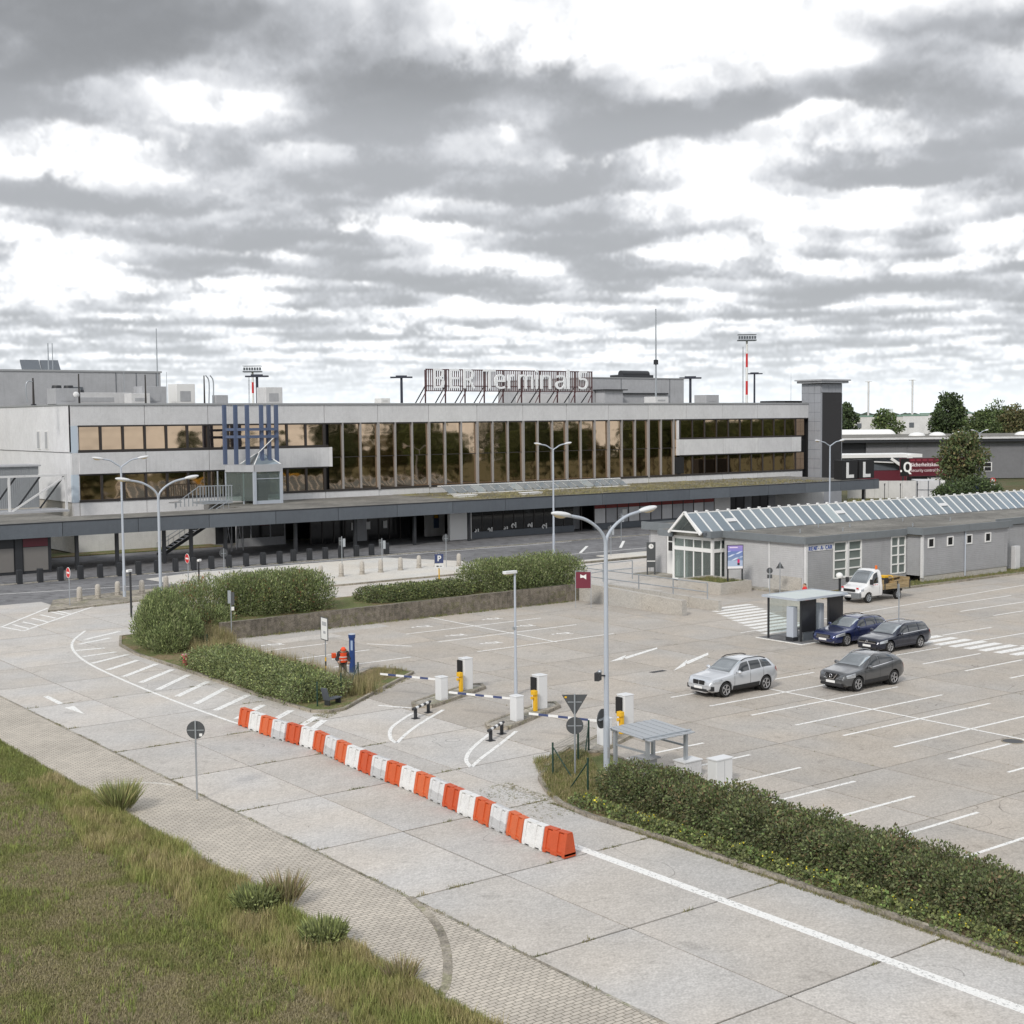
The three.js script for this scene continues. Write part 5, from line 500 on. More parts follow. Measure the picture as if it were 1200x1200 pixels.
// dry grass in the island, weeds in joints, stray leaves
scatter('dry_grass', 'tall straw coloured grass on the planting island', tuftGeo(12, 0.6, 0.011, 0.16, 67), 4200, (r) => { const k = r(); if (k < 0.45) return { x: 32.0 + r() * 2.2, z: -72.5 + r() * 17, s: 0.6 + r() * 0.7, y: 0.08 }; if (k < 0.7) { const t = r(); return { x: mix(31.5, 37.8, t) + (r() - 0.5) * 1.0, z: mix(-55.2, -60, t) - r() * 1.6 + 0.4, s: 0.18 + r() * 0.3, y: 0.08 }; } return { x: 32.6 + r() * 2.8, z: -77.8 + r() * 4.5, s: 0.7 + r() * 0.6, y: 0.08 }; }, [[0.36, 0.30, 0.17], [0.32, 0.265, 0.14], [0.27, 0.24, 0.11], [0.20, 0.20, 0.08]], 68);
scatter('bed_grass', 'short dry grass in the bed corner beside the wire fence', tuftGeo(9, 0.13, 0.011, 0.14, 69), 2600, (r) => { const x = 29 + r() * 5, z = -40.8 + r() * 5.4; if (x + z * 0.62 > 8.9 || x < 29.1 + Math.max(0, (-z - 36.5) * 0.62)) return null; return { x, z, y: 0.08, s: 0.6 + r() * 0.7 }; }, [[0.27, 0.24, 0.11], [0.22, 0.21, 0.08], [0.33, 0.28, 0.15], [0.15, 0.18, 0.05]], 70);
scatter('joint_weeds', 'weeds and moss growing in the slab joints and kerbs', tuftGeo(9, 0.07, 0.014, 0.11, 71), 5200, (r) => { const k = r(); const jit = () => (r() - 0.5) * 0.05; if (k < 0.22) { const z = -20.5 - 5.3 * Math.floor(r() * 9); const x = 20 + r() * 9; if (gn(x * 0.9, z) < 0.12 && x > 20.5 && x < 28) return null; return { x, z: z + jit(), s: 0.5 + r() * 0.6, y: -0.02 }; } if (k < 0.34) { const z = -22 - r() * 40; if (gn(z * 0.5, 8) < -0.05) return null; return { x: 19.98 + jit(), z, s: 0.5 + r() * 0.5, y: -0.02 }; } if (k < 0.52) { const z = -12 - r() * 24; return { x: 28.72 + jit() * 2, z, s: 0.4 + r() * 0.6, y: 0 }; } if (k < 0.64) { const t = r(); return { x: 29.4 + t * 8 + jit() * 6, z: -53.3 - t * 5.6 + r() * 0.9, s: 0.35 + r() * 0.5, y: 0 }; } if (k < 0.72) { return { x: 28.2 - r() * r() * 3.0 + 1.0, z: -34.5 - r() * 4.5, s: 0.25 + r() * 0.35, y: 0 }; } const c = Math.floor(r() * 12); if (r() < 0.5) { const x = 33.2 + 3.95 * Math.floor(r() * 7), z = -18 - r() * 52; if (gn(x * 3, z * 0.6) < 0.06) return null; return { x: x + jit(), z, s: 0.35 + r() * 0.5, y: -0.02 }; } const z = -17 - 5 * c, x = 34 + r() * 34; if (gn(x * 0.6, z * 2) < 0.1) return null; return { x, z: z + jit(), s: 0.35 + r() * 0.5, y: -0.02 }; }, [[0.16, 0.165, 0.05], [0.22, 0.20, 0.08], [0.12, 0.14, 0.045], [0.26, 0.22, 0.11]], 72, 'weeds');
scatter('verge_grass', 'thin weeds along the pavilion kerb and forecourt', tuftGeo(9, 0.2, 0.016, 0.14, 73), 2200, (r) => { const k = r(); if (k < 0.5) return { x: 77 + r() * 30, z: -66.4 + r() * 1.8, y: 0.09, s: 0.5 + r() * 0.6 }; if (k < 0.65) return { x: 46 + r() * 60, z: -133 + r() * 2, y: 0.1, s: 0.8 }; if (k < 0.8) return { x: 72.5 + r() * 2.8, z: -75 + r() * 4, y: 0.72, s: 0.9 }; return { x: 34 + r() * 28, z: -75.15 + r() * 0.2, y: 0, s: 0.45 + r() * 0.5 }; }, [[0.17, 0.19, 0.06], [0.24, 0.22, 0.09], [0.13, 0.15, 0.05]], 74, 'weeds');
scatter('roof_moss', 'yellowish moss and stonecrop on the canopy roof', tuftGeo(8, 0.14, 0.03, 0.3, 75), 2600, (r) => ({ x: 86 + r() * 56, z: -133.5 + Math.pow(r(), 0.7) * 14, y: 4.31, s: 0.5 + r() }), [[0.29, 0.25, 0.12], [0.23, 0.21, 0.11], [0.20, 0.18, 0.09]], 76, 'moss');
// trees: trunk with limbs, crown of leaves in uneven clumps
function tree(name, label, at, H, W, seed, cols, o = {}, group) {
  const r = rng(seed), t = thing(name, label, 'tree', at, r() * 6, group), th = H * (o.trunk ?? 0.28), limbs = [], lumps = []; limbs.push(bar([0, 0, 0], [0, th * 1.3, 0], H * 0.022, H * 0.015, 8)); const n = o.lumps ?? 15;
  for (let i = 0; i < n; i++) { const a = i * 2.4 + r(), k = (i + 0.5) / n, y = th + (H - th) * (0.12 + 0.76 * k), rad = W / 2 * Math.sin(Math.PI * (0.16 + 0.76 * k)) * (0.45 + 0.45 * r()), p = [Math.cos(a) * rad, y, Math.sin(a) * rad]; const s = W * (0.14 + 0.10 * r()); lumps.push([...p, s, s * (0.75 + 0.3 * r()), s]); limbs.push(bar([0, th * 0.8 + k * th * 0.45, 0], p, H * 0.009, H * 0.003, 5)); }
  part(t, 'trunk', limbs, bark);
  const per = o.leaves ?? 4200; part(t, 'crown', leafCloud(per, (q) => { const l = lumps[Math.floor(q() * n)], a = q() * 6.283, c = 2 * q() - 1, s = Math.sqrt(1 - c * c), e = Math.pow(q(), 0.33) * (0.8 + 0.5 * q()); return { p: V(l[0] + s * Math.cos(a) * l[3] * e, l[1] + c * l[4] * e, l[2] + s * Math.sin(a) * l[5] * e), n: V(s * Math.cos(a), c, s * Math.sin(a)), c: Math.floor(q() * cols.length) }; }, o.leaf ?? 0.42, cols, r, { out: 0.5, aspect: 0.7 }), leafMat); return t;
}
const TC = [[0.055, 0.085, 0.025], [0.07, 0.10, 0.03], [0.045, 0.07, 0.022], [0.09, 0.115, 0.04]], TD = [[0.04, 0.065, 0.022], [0.055, 0.08, 0.025], [0.035, 0.055, 0.02]], TE = [[0.08, 0.085, 0.03], [0.10, 0.10, 0.04], [0.065, 0.075, 0.025], [0.12, 0.095, 0.04]];
const D = (px, depth) => { const d = dirOf(px, 487); const k = depth / Math.hypot(d.x, d.z); return [d.x * k, -0.1, d.z * k]; };
tree('chestnut_tree', 'broad tree with browning leaves in front of the grey hall', D(1129, 226), 10.6, 7.0, 81, [...TC, ...TE], { leaves: 6500, leaf: 0.42, trunk: 0.2, lumps: 20 });
tree('leafy_tree', 'tall dense round crowned tree above the grey hall roof', D(1113, 430), 19.5, 11, 82, TD, { leaves: 8000, leaf: 0.7, trunk: 0.22, lumps: 20 });
tree('leafy_tree', 'thin crowned tree before the white building far behind', D(1038, 420), 14.8, 9, 83, TC, { leaves: 2600, leaf: 0.7 });
tree('leafy_tree', 'dark tree just behind the lift tower edge', D(990, 380), 16.5, 7, 84, TD, { leaves: 5200, leaf: 0.6 });
[[1150, 400, 14.4, 9], [1172, 410, 15.6, 12], [1196, 405, 14.8, 12]].forEach(([px, d, h, w], i) => tree('leafy_tree', ['low spreading tree left in the green row over the hall', 'broad tree in the middle of the green row over the hall', 'olive tinted tree at the outer end of the green row'][i], D(px, d), h, w, 85 + i, i === 2 ? TE : TC, { leaves: 6500, leaf: 0.6, trunk: 0.15, lumps: 18 }));
bush('shrub_group', 'dark shrubs at the foot of the browning tree', 'bush', [[0, 1.2, 0, 3, 2, 2], [-3, 1, 0.5, 2, 1.8, 2], [3.6, 1.5, 0.6, 2.6, 2.2, 2], [5.5, 1.2, 1.6, 2, 1.8, 2]], 6000, 0.4, TD, 90, { at: D(1122, 214), out: 0.5 });
// trees that stand behind the viewpoint: they show in the mirror windows
{ const kinds = [tree('park_tree', 'round park tree mirrored in the bronze windows', [96, -0.1, 30], 15, 11, 101, TC, { leaves: 3000, leaf: 0.7 }, 'trees mirrored in the windows'), tree('park_tree', 'round park tree mirrored in the bronze windows', [118, -0.1, 40], 18, 12, 102, TD, { leaves: 3000, leaf: 0.75 }, 'trees mirrored in the windows'), tree('park_tree', 'round park tree mirrored in the bronze windows', [140, -0.1, 34], 13, 10, 103, TE, { leaves: 3000, leaf: 0.65 }, 'trees mirrored in the windows')]; const r = rng(104);
  for (let i = 0; i < 60; i++) { const x = 92 + i * 4.6 + (r() - 0.5) * 6, z = 14 + r() * 46 + (i % 3) * 16; const c = copy(kinds[i % 3], [x, -0.1, z], r() * 6), k = x < 185 ? 0.6 + r() * 0.35 : 0.85 + r() * 0.45; c.scale.setScalar(k); } kinds.forEach((k) => k.scale.setScalar(0.5)); }
// ---------------------------------------------------------------- vehicles
const lerpT = (tab, x) => { if (x <= tab[0][0]) return tab[0][1]; for (let i = 1; i < tab.length; i++) if (x <= tab[i][0]) { const [a, p] = tab[i - 1], [b, q] = tab[i], t = (x - a) / (b - a); return p + (q - p) * t; } return tab[tab.length - 1][1]; };
const smoothT = (tab, x, e = 0.07) => (lerpT(tab, x - e) + 2 * lerpT(tab, x) + lerpT(tab, x + e)) / 4;
function section(s, x) { // half cross-section rows [y, w] from sill to roof centre
  const yb = lerpT(s.bot, x), yB = smoothT(s.belt, x), yT = smoothT(s.top, x, 0.10), W = smoothT(s.halfW, x, 0.12), h = Math.max(0, yT - yB), a = sm(0.0, 0.14, yT - yB), yb2 = Math.min(yB, yT);
  const tf = s.roofW ?? 0.72, G1 = [[yb, 0.80], [yb + 0.07, 0.95], [yb + 0.28 * (yB - yb), 0.985], [yb + 0.60 * (yB - yb), 1.0], [yB - 0.06, 0.985], [yB, 0.955], [yB + 0.5 * h, mix(0.955, tf, 0.42)], [yB + 0.87 * h, tf], [yB + 0.965 * h, tf - 0.09], [yB + 0.993 * h, tf * 0.55], [yT, 0]];
  const G0 = [[yb, 0.80], [yb + 0.07, 0.95], [yb + 0.28 * (yb2 - yb), 0.985], [yb + 0.60 * (yb2 - yb), 1.0], [yb2 - 0.13, 0.985], [yb2 - 0.055, 0.945], [yb2 - 0.032, 0.87], [yb2 - 0.02, 0.77], [yb2 - 0.012, 0.62], [yb2 - 0.004, 0.38], [yb2, 0]];
  return G1.map((g, i) => [mix(G0[i][0], g[0], a), mix(G0[i][1], g[1], a) * W]);
}
const ptOn = (s, x, row, side) => { const r = section(s, x), i = Math.min(9, Math.floor(row)), f = row - i; return [x - s.L / 2, mix(r[i][0], r[i + 1][0], f), side * mix(r[i][1], r[i + 1][1], f)]; };
function patch(s, xs, rows, side, off = 0.012) { // a piece of the body's own skin, lifted off it
  const N = 10, Mr = 6, P2 = []; for (let i = 0; i <= N; i++) for (let j = 0; j <= Mr; j++) { const v = j / Mr, row = mix(rows[0], rows[1], v), u = i / N, x = mix(mix(xs[0], xs[2] ?? xs[0], v), mix(xs[1], xs[3] ?? xs[1], v), u); P2.push(V(...ptOn(s, x, row, side))); }
  return skin(P2, N, Mr, off, side);
}
function skin(P2, N, Mr, off, side) { const g = new THREE.BufferGeometry(), idx = []; for (let i = 0; i < N; i++) for (let j = 0; j < Mr; j++) { const a = i * (Mr + 1) + j, b = a + 1, c = a + Mr + 1, d = c + 1; if (side > 0) idx.push(a, c, b, b, c, d); else idx.push(a, b, c, b, d, c); } g.setAttribute('position', new THREE.Float32BufferAttribute(P2.flatMap((p) => [p.x, p.y, p.z]), 3)); g.setIndex(idx); g.computeVertexNormals(); const p = g.attributes.position, n = g.attributes.normal; for (let i = 0; i < p.count; i++) p.setXYZ(i, p.getX(i) + n.getX(i) * off, p.getY(i) + n.getY(i) * off, p.getZ(i) + n.getZ(i) * off); return flat(g); }
function across(s, xs, row0, off = 0.012) { // windscreen or rear window: from pillar to pillar
  const N = 8, Mr = 12, P2 = []; for (let i = 0; i <= N; i++) { const x = mix(xs[0], xs[1], i / N); for (let j = 0; j <= Mr; j++) { const t = j / Mr * 2 - 1, row = mix(10, row0, Math.abs(t)); P2.push(V(...ptOn(s, x, Math.min(row, 9.999), t < 0 ? 1 : -1))); } } return skin(P2, N, Mr, off, 1); }
const glassCar = mat('car glass', [0.025, 0.03, 0.035], { rough: 0.03, metal: 0.0, clearcoat: 1, clearcoatRoughness: 0.02 }), screenCar = mat('windscreen glass', [0.50, 0.53, 0.54], { rough: 0.04, metal: 0.9 }), tyre = mat('tyre', [0.018, 0.018, 0.018], { rough: 0.9 }), rimM = mat('alloy rim', [0.50, 0.50, 0.51], { rough: 0.35, metal: 0.8 }), trimM = mat('black car trim', [0.02, 0.02, 0.022], { rough: 0.6 }), chrome = mat('chrome', [0.7, 0.7, 0.72], { rough: 0.15, metal: 1 }), lampM = mat('head lamp', [0.55, 0.57, 0.6], { rough: 0.1, metal: 0.6 }), tailM = mat('tail lamp', [0.45, 0.015, 0.015], { rough: 0.2 });
const ev = new Evaluator(); ev.attributes = ['position', 'normal'];
function wheel(parent, x, z, R, spokes, rw = 0.22, rimMat = rimM) {
  const w = new THREE.Group(); w.name = 'wheel'; w.position.set(x, R, z); parent.add(w); const s = Math.sign(z);
  part(w, 'tyre', flat(new THREE.LatheGeometry([[R * 0.66, -rw / 2], [R * 0.93, -rw / 2], [R, -rw * 0.36], [R, rw * 0.36], [R * 0.93, rw / 2], [R * 0.66, rw / 2]].map((p) => new THREE.Vector2(...p)), 24).rotateX(Math.PI / 2)), tyre);
  const g = [flat(new THREE.TorusGeometry(R * 0.66, 0.018, 6, 24).translate(0, 0, s * rw * 0.46)), flat(new THREE.CylinderGeometry(R * 0.14, R * 0.14, 0.05, 10).rotateX(Math.PI / 2).translate(0, 0, s * rw * 0.36))]; for (let i = 0; i < spokes; i++) { const a = i / spokes * 6.283; for (const e of [-0.12, 0.12]) g.push(beam([Math.cos(a) * R * 0.1, Math.sin(a) * R * 0.1, s * rw * 0.36], [Math.cos(a + e) * R * 0.66, Math.sin(a + e) * R * 0.66, s * rw * 0.42], 0.03, 0.035)); }
  part(w, 'rim', g, rimMat); part(w, 'brake_disc', flat(new THREE.CylinderGeometry(R * 0.62, R * 0.62, 0.03, 20).rotateX(Math.PI / 2).translate(0, 0, s * rw * 0.1)), M.anth);
}
function carShell(s) { const N = 56, P2 = [], idx = [], rows = 11; const ring = 2 * rows - 1; // rows up one side, over the roof, down the other
  for (let i = 0; i <= N; i++) { const x = s.L * i / N, r = section(s, x); for (let j = 0; j < rows; j++) P2.push(x - s.L / 2, r[j][0], r[j][1]); for (let j = rows - 2; j >= 0; j--) P2.push(x - s.L / 2, r[j][0], -r[j][1]); }
  for (let i = 0; i < N; i++) for (let j = 0; j < ring; j++) { const a = i * ring + j, b = i * ring + (j + 1) % ring, c = a + ring, d = b + ring; idx.push(a, c, b, b, c, d); }
  const cap = (i, flip) => { const c = P2.length / 3, r = section(s, s.L * i / N); P2.push(s.L * i / N - s.L / 2, (r[0][0] + r[10][0]) / 2, 0); for (let j = 0; j < ring; j++) { const a = i * ring + j, b = i * ring + (j + 1) % ring; flip ? idx.push(c, b, a) : idx.push(c, a, b); } }; cap(0, false); cap(N, true);
  const g = new THREE.BufferGeometry(); g.setAttribute('position', new THREE.Float32BufferAttribute(P2, 3)); g.setIndex(idx); g.computeVertexNormals(); return g; }
function car(s, name, label, pos, paint, turn = 0) {
  const c = thing(name, label, 'car', pos, turn); let g = carShell(s);
  { // make sure faces look outwards, then cut the wheel arches
    const n = g.attributes.normal, p = g.attributes.position; let sgn = 0; for (let i = 0; i < p.count; i++) sgn += Math.sign(p.getZ(i)) * n.getZ(i); if (sgn < 0) { const id = g.index.array; for (let i = 0; i < id.length; i += 3) { const t = id[i]; id[i] = id[i + 1]; id[i + 1] = t; } g.computeVertexNormals(); } }
  let A = new Brush(g); A.updateMatrixWorld(); for (const x of s.axles) for (const z of [-1, 1]) { const B2 = new Brush(new THREE.CylinderGeometry(s.R + 0.065, s.R + 0.065, 0.5, 28).rotateX(Math.PI / 2)); B2.position.set(x - s.L / 2, s.R + 0.01, z * (s.W / 2 - 0.1)); B2.updateMatrixWorld(); A = ev.evaluate(A, B2, SUBTRACTION); }
  let bg = A.geometry; bg.clearGroups(); part(c, 'body', flat(toCreasedNormals(bg.index ? bg : mergeVertices(bg), 0.55)), paint);
  for (const x of s.axles) for (const z of [-1, 1]) part(c, 'wheel_arch', flat(new THREE.CylinderGeometry(s.R + 0.06, s.R + 0.06, 0.42, 24, 1, true).rotateX(Math.PI / 2).translate(x - s.L / 2, s.R + 0.01, z * (s.W / 2 - 0.29))), trimM);
  for (const x of s.axles) for (const z of [-1, 1]) wheel(c, x - s.L / 2, z * (s.W / 2 - 0.125), s.R, s.spokes ?? 5);
  part(c, 'windscreen', across(s, s.screen, 7.25), screenCar); part(c, 'rear_window', across(s, s.rearScreen, 7.2), glassCar);
  for (const z of [-1, 1]) { s.side.forEach((q) => part(c, 'side_window', patch(s, q, [5.12, 6.82], z), glassCar)); part(c, 'head_lamp', patch(s, s.lamp, s.lampRow ?? [3.1, 4.4], z, 0.014), lampM); part(c, 'tail_lamp', patch(s, s.tail, s.tailRow ?? [3.6, 4.9], z, 0.014), tailM);
    const mx = s.mirror - s.L / 2, r = section(s, s.mirror); part(c, 'mirror', [flat(new THREE.SphereGeometry(0.12, 10, 8).scale(0.75, 0.75, 1.1).translate(mx, r[5][0] + 0.06, z * (r[4][1] + 0.10)))], s.mirrorMat ?? paint); for (const dx of s.doors) part(c, 'door_seam', patch(s, [dx - 0.008, dx + 0.008], [1.2, 5.0], z, 0.004), trimM); for (const dx of s.handles) part(c, 'door_handle', patch(s, [dx, dx + 0.2], [4.05, 4.3], z, 0.03), paint);
    if (s.sill) part(c, 'sill_trim', patch(s, [s.axles[0] + s.R + 0.1, s.axles[1] - s.R - 0.1], [0.2, 2.1], z, 0.012), trimM); if (s.rail) part(c, 'roof_rail', tube([...Array(7)].map((_, i) => { const p = ptOn(s, mix(s.rail[0], s.rail[1], i / 6), 7.7, z); return [p[0], p[1] + (i % 6 ? 0.055 : 0.01), p[2]]; }), 0.022, 6, 18), s.railMat ?? trimM); if (s.brightLine) part(c, 'window_trim', patch(s, s.brightLine, [4.93, 5.1], z, 0.016), chrome); }
  s.front(c, s); part(c, 'front_plate', bx(-s.L / 2 - 0.055, -s.L / 2 - 0.035, s.plateY, s.plateY + 0.115, -0.26, 0.26), M.whitePaint); part(c, 'underside', bx(-s.L / 2 + 0.35, s.L / 2 - 0.35, 0.17, 0.24, -s.W / 2 + 0.32, s.W / 2 - 0.32), trimM); part(c, 'antenna', flat(new THREE.ConeGeometry(0.05, 0.12, 6).scale(2, 1, 0.5).translate(s.side[s.side.length - 1][1] - s.L / 2 - 0.1, smoothT(s.top, s.side[s.side.length - 1][1]) + 0.03, 0)), paint);
  return c;
}
const paintOf = (k, c, o = {}) => mat(k, c, { rough: 0.28, metal: 0.55, clearcoat: 1, clearcoatRoughness: 0.04, ...o });
const suv = { L: 4.45, W: 1.83, R: 0.35, axles: [0.87, 3.54], bot: [[0, 0.38], [0.25, 0.24], [3.9, 0.24], [4.45, 0.42]], belt: [[0, 0.9], [1.2, 1.02], [2, 1.04], [3.6, 1.12], [4.45, 1.1]], top: [[0, 0.62], [0.06, 0.84], [0.2, 0.93], [0.7, 1.0], [1.22, 1.06], [1.5, 1.2], [2.05, 1.53], [2.4, 1.585], [3.2, 1.575], [3.8, 1.5], [4.02, 1.42], [4.25, 1.16], [4.38, 1.0], [4.45, 0.8]], halfW: [[0, 0.66], [0.12, 0.78], [0.4, 0.88], [0.9, 0.912], [3.6, 0.912], [4.2, 0.87], [4.45, 0.74]], roofW: 0.73, screen: [1.32, 2.1], rearScreen: [4.0, 4.24], side: [[1.55, 2.42, 1.98, 2.42], [2.5, 3.2, 2.5, 3.18], [3.27, 3.95, 3.25, 3.72]], mirror: 1.62, doors: [1.42, 2.46, 3.35], handles: [2.2, 3.1], lamp: [0.14, 0.62], tail: [4.2, 4.4], rail: [2.1, 3.75], sill: true, plateY: 0.42, spokes: 5,
  front: (c, s) => { for (const z of [-0.19, 0.19]) part(c, 'kidney_grille', rbox(0.05, 0.20, 0.33, 0.02, -s.L / 2 + 0.0, 0.60, z), M.black); part(c, 'lower_intake', [bx(-s.L / 2 - 0.03, -s.L / 2 + 0.1, 0.3, 0.42, -0.5, 0.5)], trimM); for (const z of [-0.68, 0.68]) part(c, 'fog_lamp_pocket', bx(-s.L / 2 + 0.05, -s.L / 2 + 0.2, 0.36, 0.56, z - 0.12, z + 0.12), trimM); part(c, 'skid_plate', bx(-s.L / 2 - 0.01, -s.L / 2 + 0.2, 0.24, 0.3, -0.45, 0.45), chrome); } };
car(suv, 'silver_car', 'silver compact sport utility car with twin black grilles', [47.32, 0.01, -45.55], paintOf('silver paint', [0.58, 0.60, 0.63], { metal: 0.4 }));
const cross = { ...suv, L: 4.39, W: 1.81, axles: [0.88, 3.52], top: [[0, 0.6], [0.07, 0.86], [0.25, 0.95], [0.75, 1.02], [1.15, 1.08], [1.45, 1.22], [2.0, 1.52], [2.35, 1.585], [3.1, 1.56], [3.7, 1.46], [3.95, 1.36], [4.2, 1.14], [4.32, 1.0], [4.39, 0.8]], belt: [[0, 0.9], [1.2, 1.02], [2, 1.03], [3.1, 1.12], [3.8, 1.22], [4.39, 1.15]], screen: [1.25, 2.05], rearScreen: [3.9, 4.18], side: [[1.5, 2.4, 1.95, 2.4], [2.48, 3.5, 2.48, 3.3]], mirror: 1.58, doors: [1.38, 2.44, 3.35], lamp: [0.16, 0.66], railMat: rimM, brightLine: [1.5, 3.5], rail: [2.05, 3.6],
  front: (c, s) => { part(c, 'grille', prism([[-0.42, 0.86], [0.42, 0.86], [0.24, 0.58], [-0.24, 0.58]], -0.02, 0.03).rotateY(-Math.PI / 2).translate(-s.L / 2 + 0.03, 0, 0), M.black); part(c, 'grille_chrome', [beam([-s.L / 2 - 0.02, 0.84, -0.36], [-s.L / 2 - 0.03, 0.60, -0.16], 0.04, 0.05), beam([-s.L / 2 - 0.02, 0.84, 0.36], [-s.L / 2 - 0.03, 0.60, 0.16], 0.04, 0.05), beam([-s.L / 2 - 0.03, 0.60, -0.17], [-s.L / 2 - 0.03, 0.60, 0.17], 0.04, 0.05)], chrome); part(c, 'lower_trim', [bx(-s.L / 2 - 0.02, -s.L / 2 + 0.15, 0.27, 0.40, -0.62, 0.62)], trimM); part(c, 'emblem', flat(new THREE.TorusGeometry(0.075, 0.018, 6, 14).rotateY(Math.PI / 2).translate(-s.L / 2 - 0.03, 0.74, 0)), chrome); } };
car(cross, 'grey_car', 'dark grey crossover car with chrome window line', [53.0, 0.01, -42.6], paintOf('grey paint', [0.115, 0.118, 0.123]));
const estate = { L: 4.57, W: 1.80, R: 0.325, axles: [0.86, 3.48], bot: [[0, 0.3], [0.2, 0.18], [4.1, 0.19], [4.57, 0.36]], belt: [[0, 0.8], [1.2, 0.90], [2.2, 0.93], [3.8, 0.98], [4.57, 0.98]], top: [[0, 0.52], [0.05, 0.70], [0.2, 0.78], [0.8, 0.87], [1.2, 0.93], [1.5, 1.07], [2.05, 1.38], [2.4, 1.455], [3.3, 1.46], [4.0, 1.41], [4.2, 1.35], [4.42, 1.02], [4.52, 0.88], [4.57, 0.7]], halfW: [[0, 0.64], [0.12, 0.77], [0.4, 0.87], [0.9, 0.9], [3.6, 0.9], [4.3, 0.86], [4.57, 0.74]], roofW: 0.74, screen: [1.32, 2.1], rearScreen: [4.2, 4.42], side: [[1.55, 2.42, 1.98, 2.42], [2.5, 3.3, 2.5, 3.3], [3.38, 4.15, 3.36, 3.95]], mirror: 1.62, doors: [1.42, 2.46, 3.4], handles: [2.2, 3.1], lamp: [0.13, 0.62], tail: [4.3, 4.52], rail: [2.1, 4.1], plateY: 0.34, spokes: 6, brightLine: [1.55, 4.1], railMat: chrome,
  front: (c, s) => { part(c, 'grille', bx(-s.L / 2 - 0.015, -s.L / 2 + 0.04, 0.58, 0.67, -0.55, 0.55), M.black); part(c, 'chrome_bar', bx(-s.L / 2 - 0.03, -s.L / 2 + 0.02, 0.545, 0.575, -0.56, 0.56), chrome); part(c, 'lower_intake', bx(-s.L / 2 - 0.02, -s.L / 2 + 0.1, 0.22, 0.33, -0.6, 0.6), trimM); part(c, 'emblem', flat(new THREE.TorusGeometry(0.06, 0.015, 6, 14).rotateY(Math.PI / 2).translate(-s.L / 2 - 0.04, 0.63, 0)), chrome); } };
car(estate, 'estate_car', 'dark navy estate car with bright roof rails', [62.9, 0.01, -48.35], paintOf('dark navy paint', [0.018, 0.022, 0.042]));
const saloon = { ...estate, L: 4.85, W: 1.86, R: 0.34, axles: [0.98, 3.83], bot: [[0, 0.3], [0.2, 0.18], [4.4, 0.19], [4.85, 0.36]], top: [[0, 0.5], [0.05, 0.72], [0.25, 0.82], [0.9, 0.92], [1.3, 0.97], [1.65, 1.1], [2.2, 1.40], [2.6, 1.485], [3.4, 1.48], [4.2, 1.38], [4.45, 1.28], [4.7, 1.0], [4.8, 0.9], [4.85, 0.7]], belt: [[0, 0.82], [1.3, 0.93], [2.3, 0.95], [4, 1.02], [4.85, 1.0]], halfW: [[0, 0.68], [0.12, 0.8], [0.4, 0.9], [0.9, 0.93], [3.8, 0.93], [4.5, 0.88], [4.85, 0.76]], screen: [1.45, 2.25], rearScreen: [4.4, 4.68], side: [[1.7, 2.58, 2.15, 2.58], [2.66, 3.5, 2.66, 3.5], [3.58, 4.35, 3.56, 4.1]], mirror: 1.78, doors: [1.55, 2.62, 3.6], lamp: [0.14, 0.78], tail: [4.55, 4.8], rail: [2.25, 4.3], railMat: trimM, brightLine: null, plateY: 0.36, spokes: 7,
  front: (c, s) => { part(c, 'grille', rbox(0.06, 0.2, 0.95, 0.02, -s.L / 2 + 0.01, 0.48, 0), M.black); for (let i = 0; i < 3; i++) part(c, 'grille_slat', bx(-s.L / 2 - 0.035, -s.L / 2 - 0.02, 0.52 + i * 0.05, 0.535 + i * 0.05, -0.42, 0.42), chrome); part(c, 'chrome_lip', bx(-s.L / 2 - 0.03, -s.L / 2 + 0.02, 0.455, 0.475, -0.5, 0.5), chrome); for (const z of [-0.66, 0.66]) part(c, 'fog_lamp', bx(-s.L / 2 + 0.06, -s.L / 2 + 0.16, 0.28, 0.42, z - 0.05, z + 0.05), lampM); } };
car(saloon, 'blue_car', 'deep blue estate car beside the glass shelter', [62.9, 0.01, -51.3], paintOf('deep blue paint', [0.022, 0.034, 0.12]));
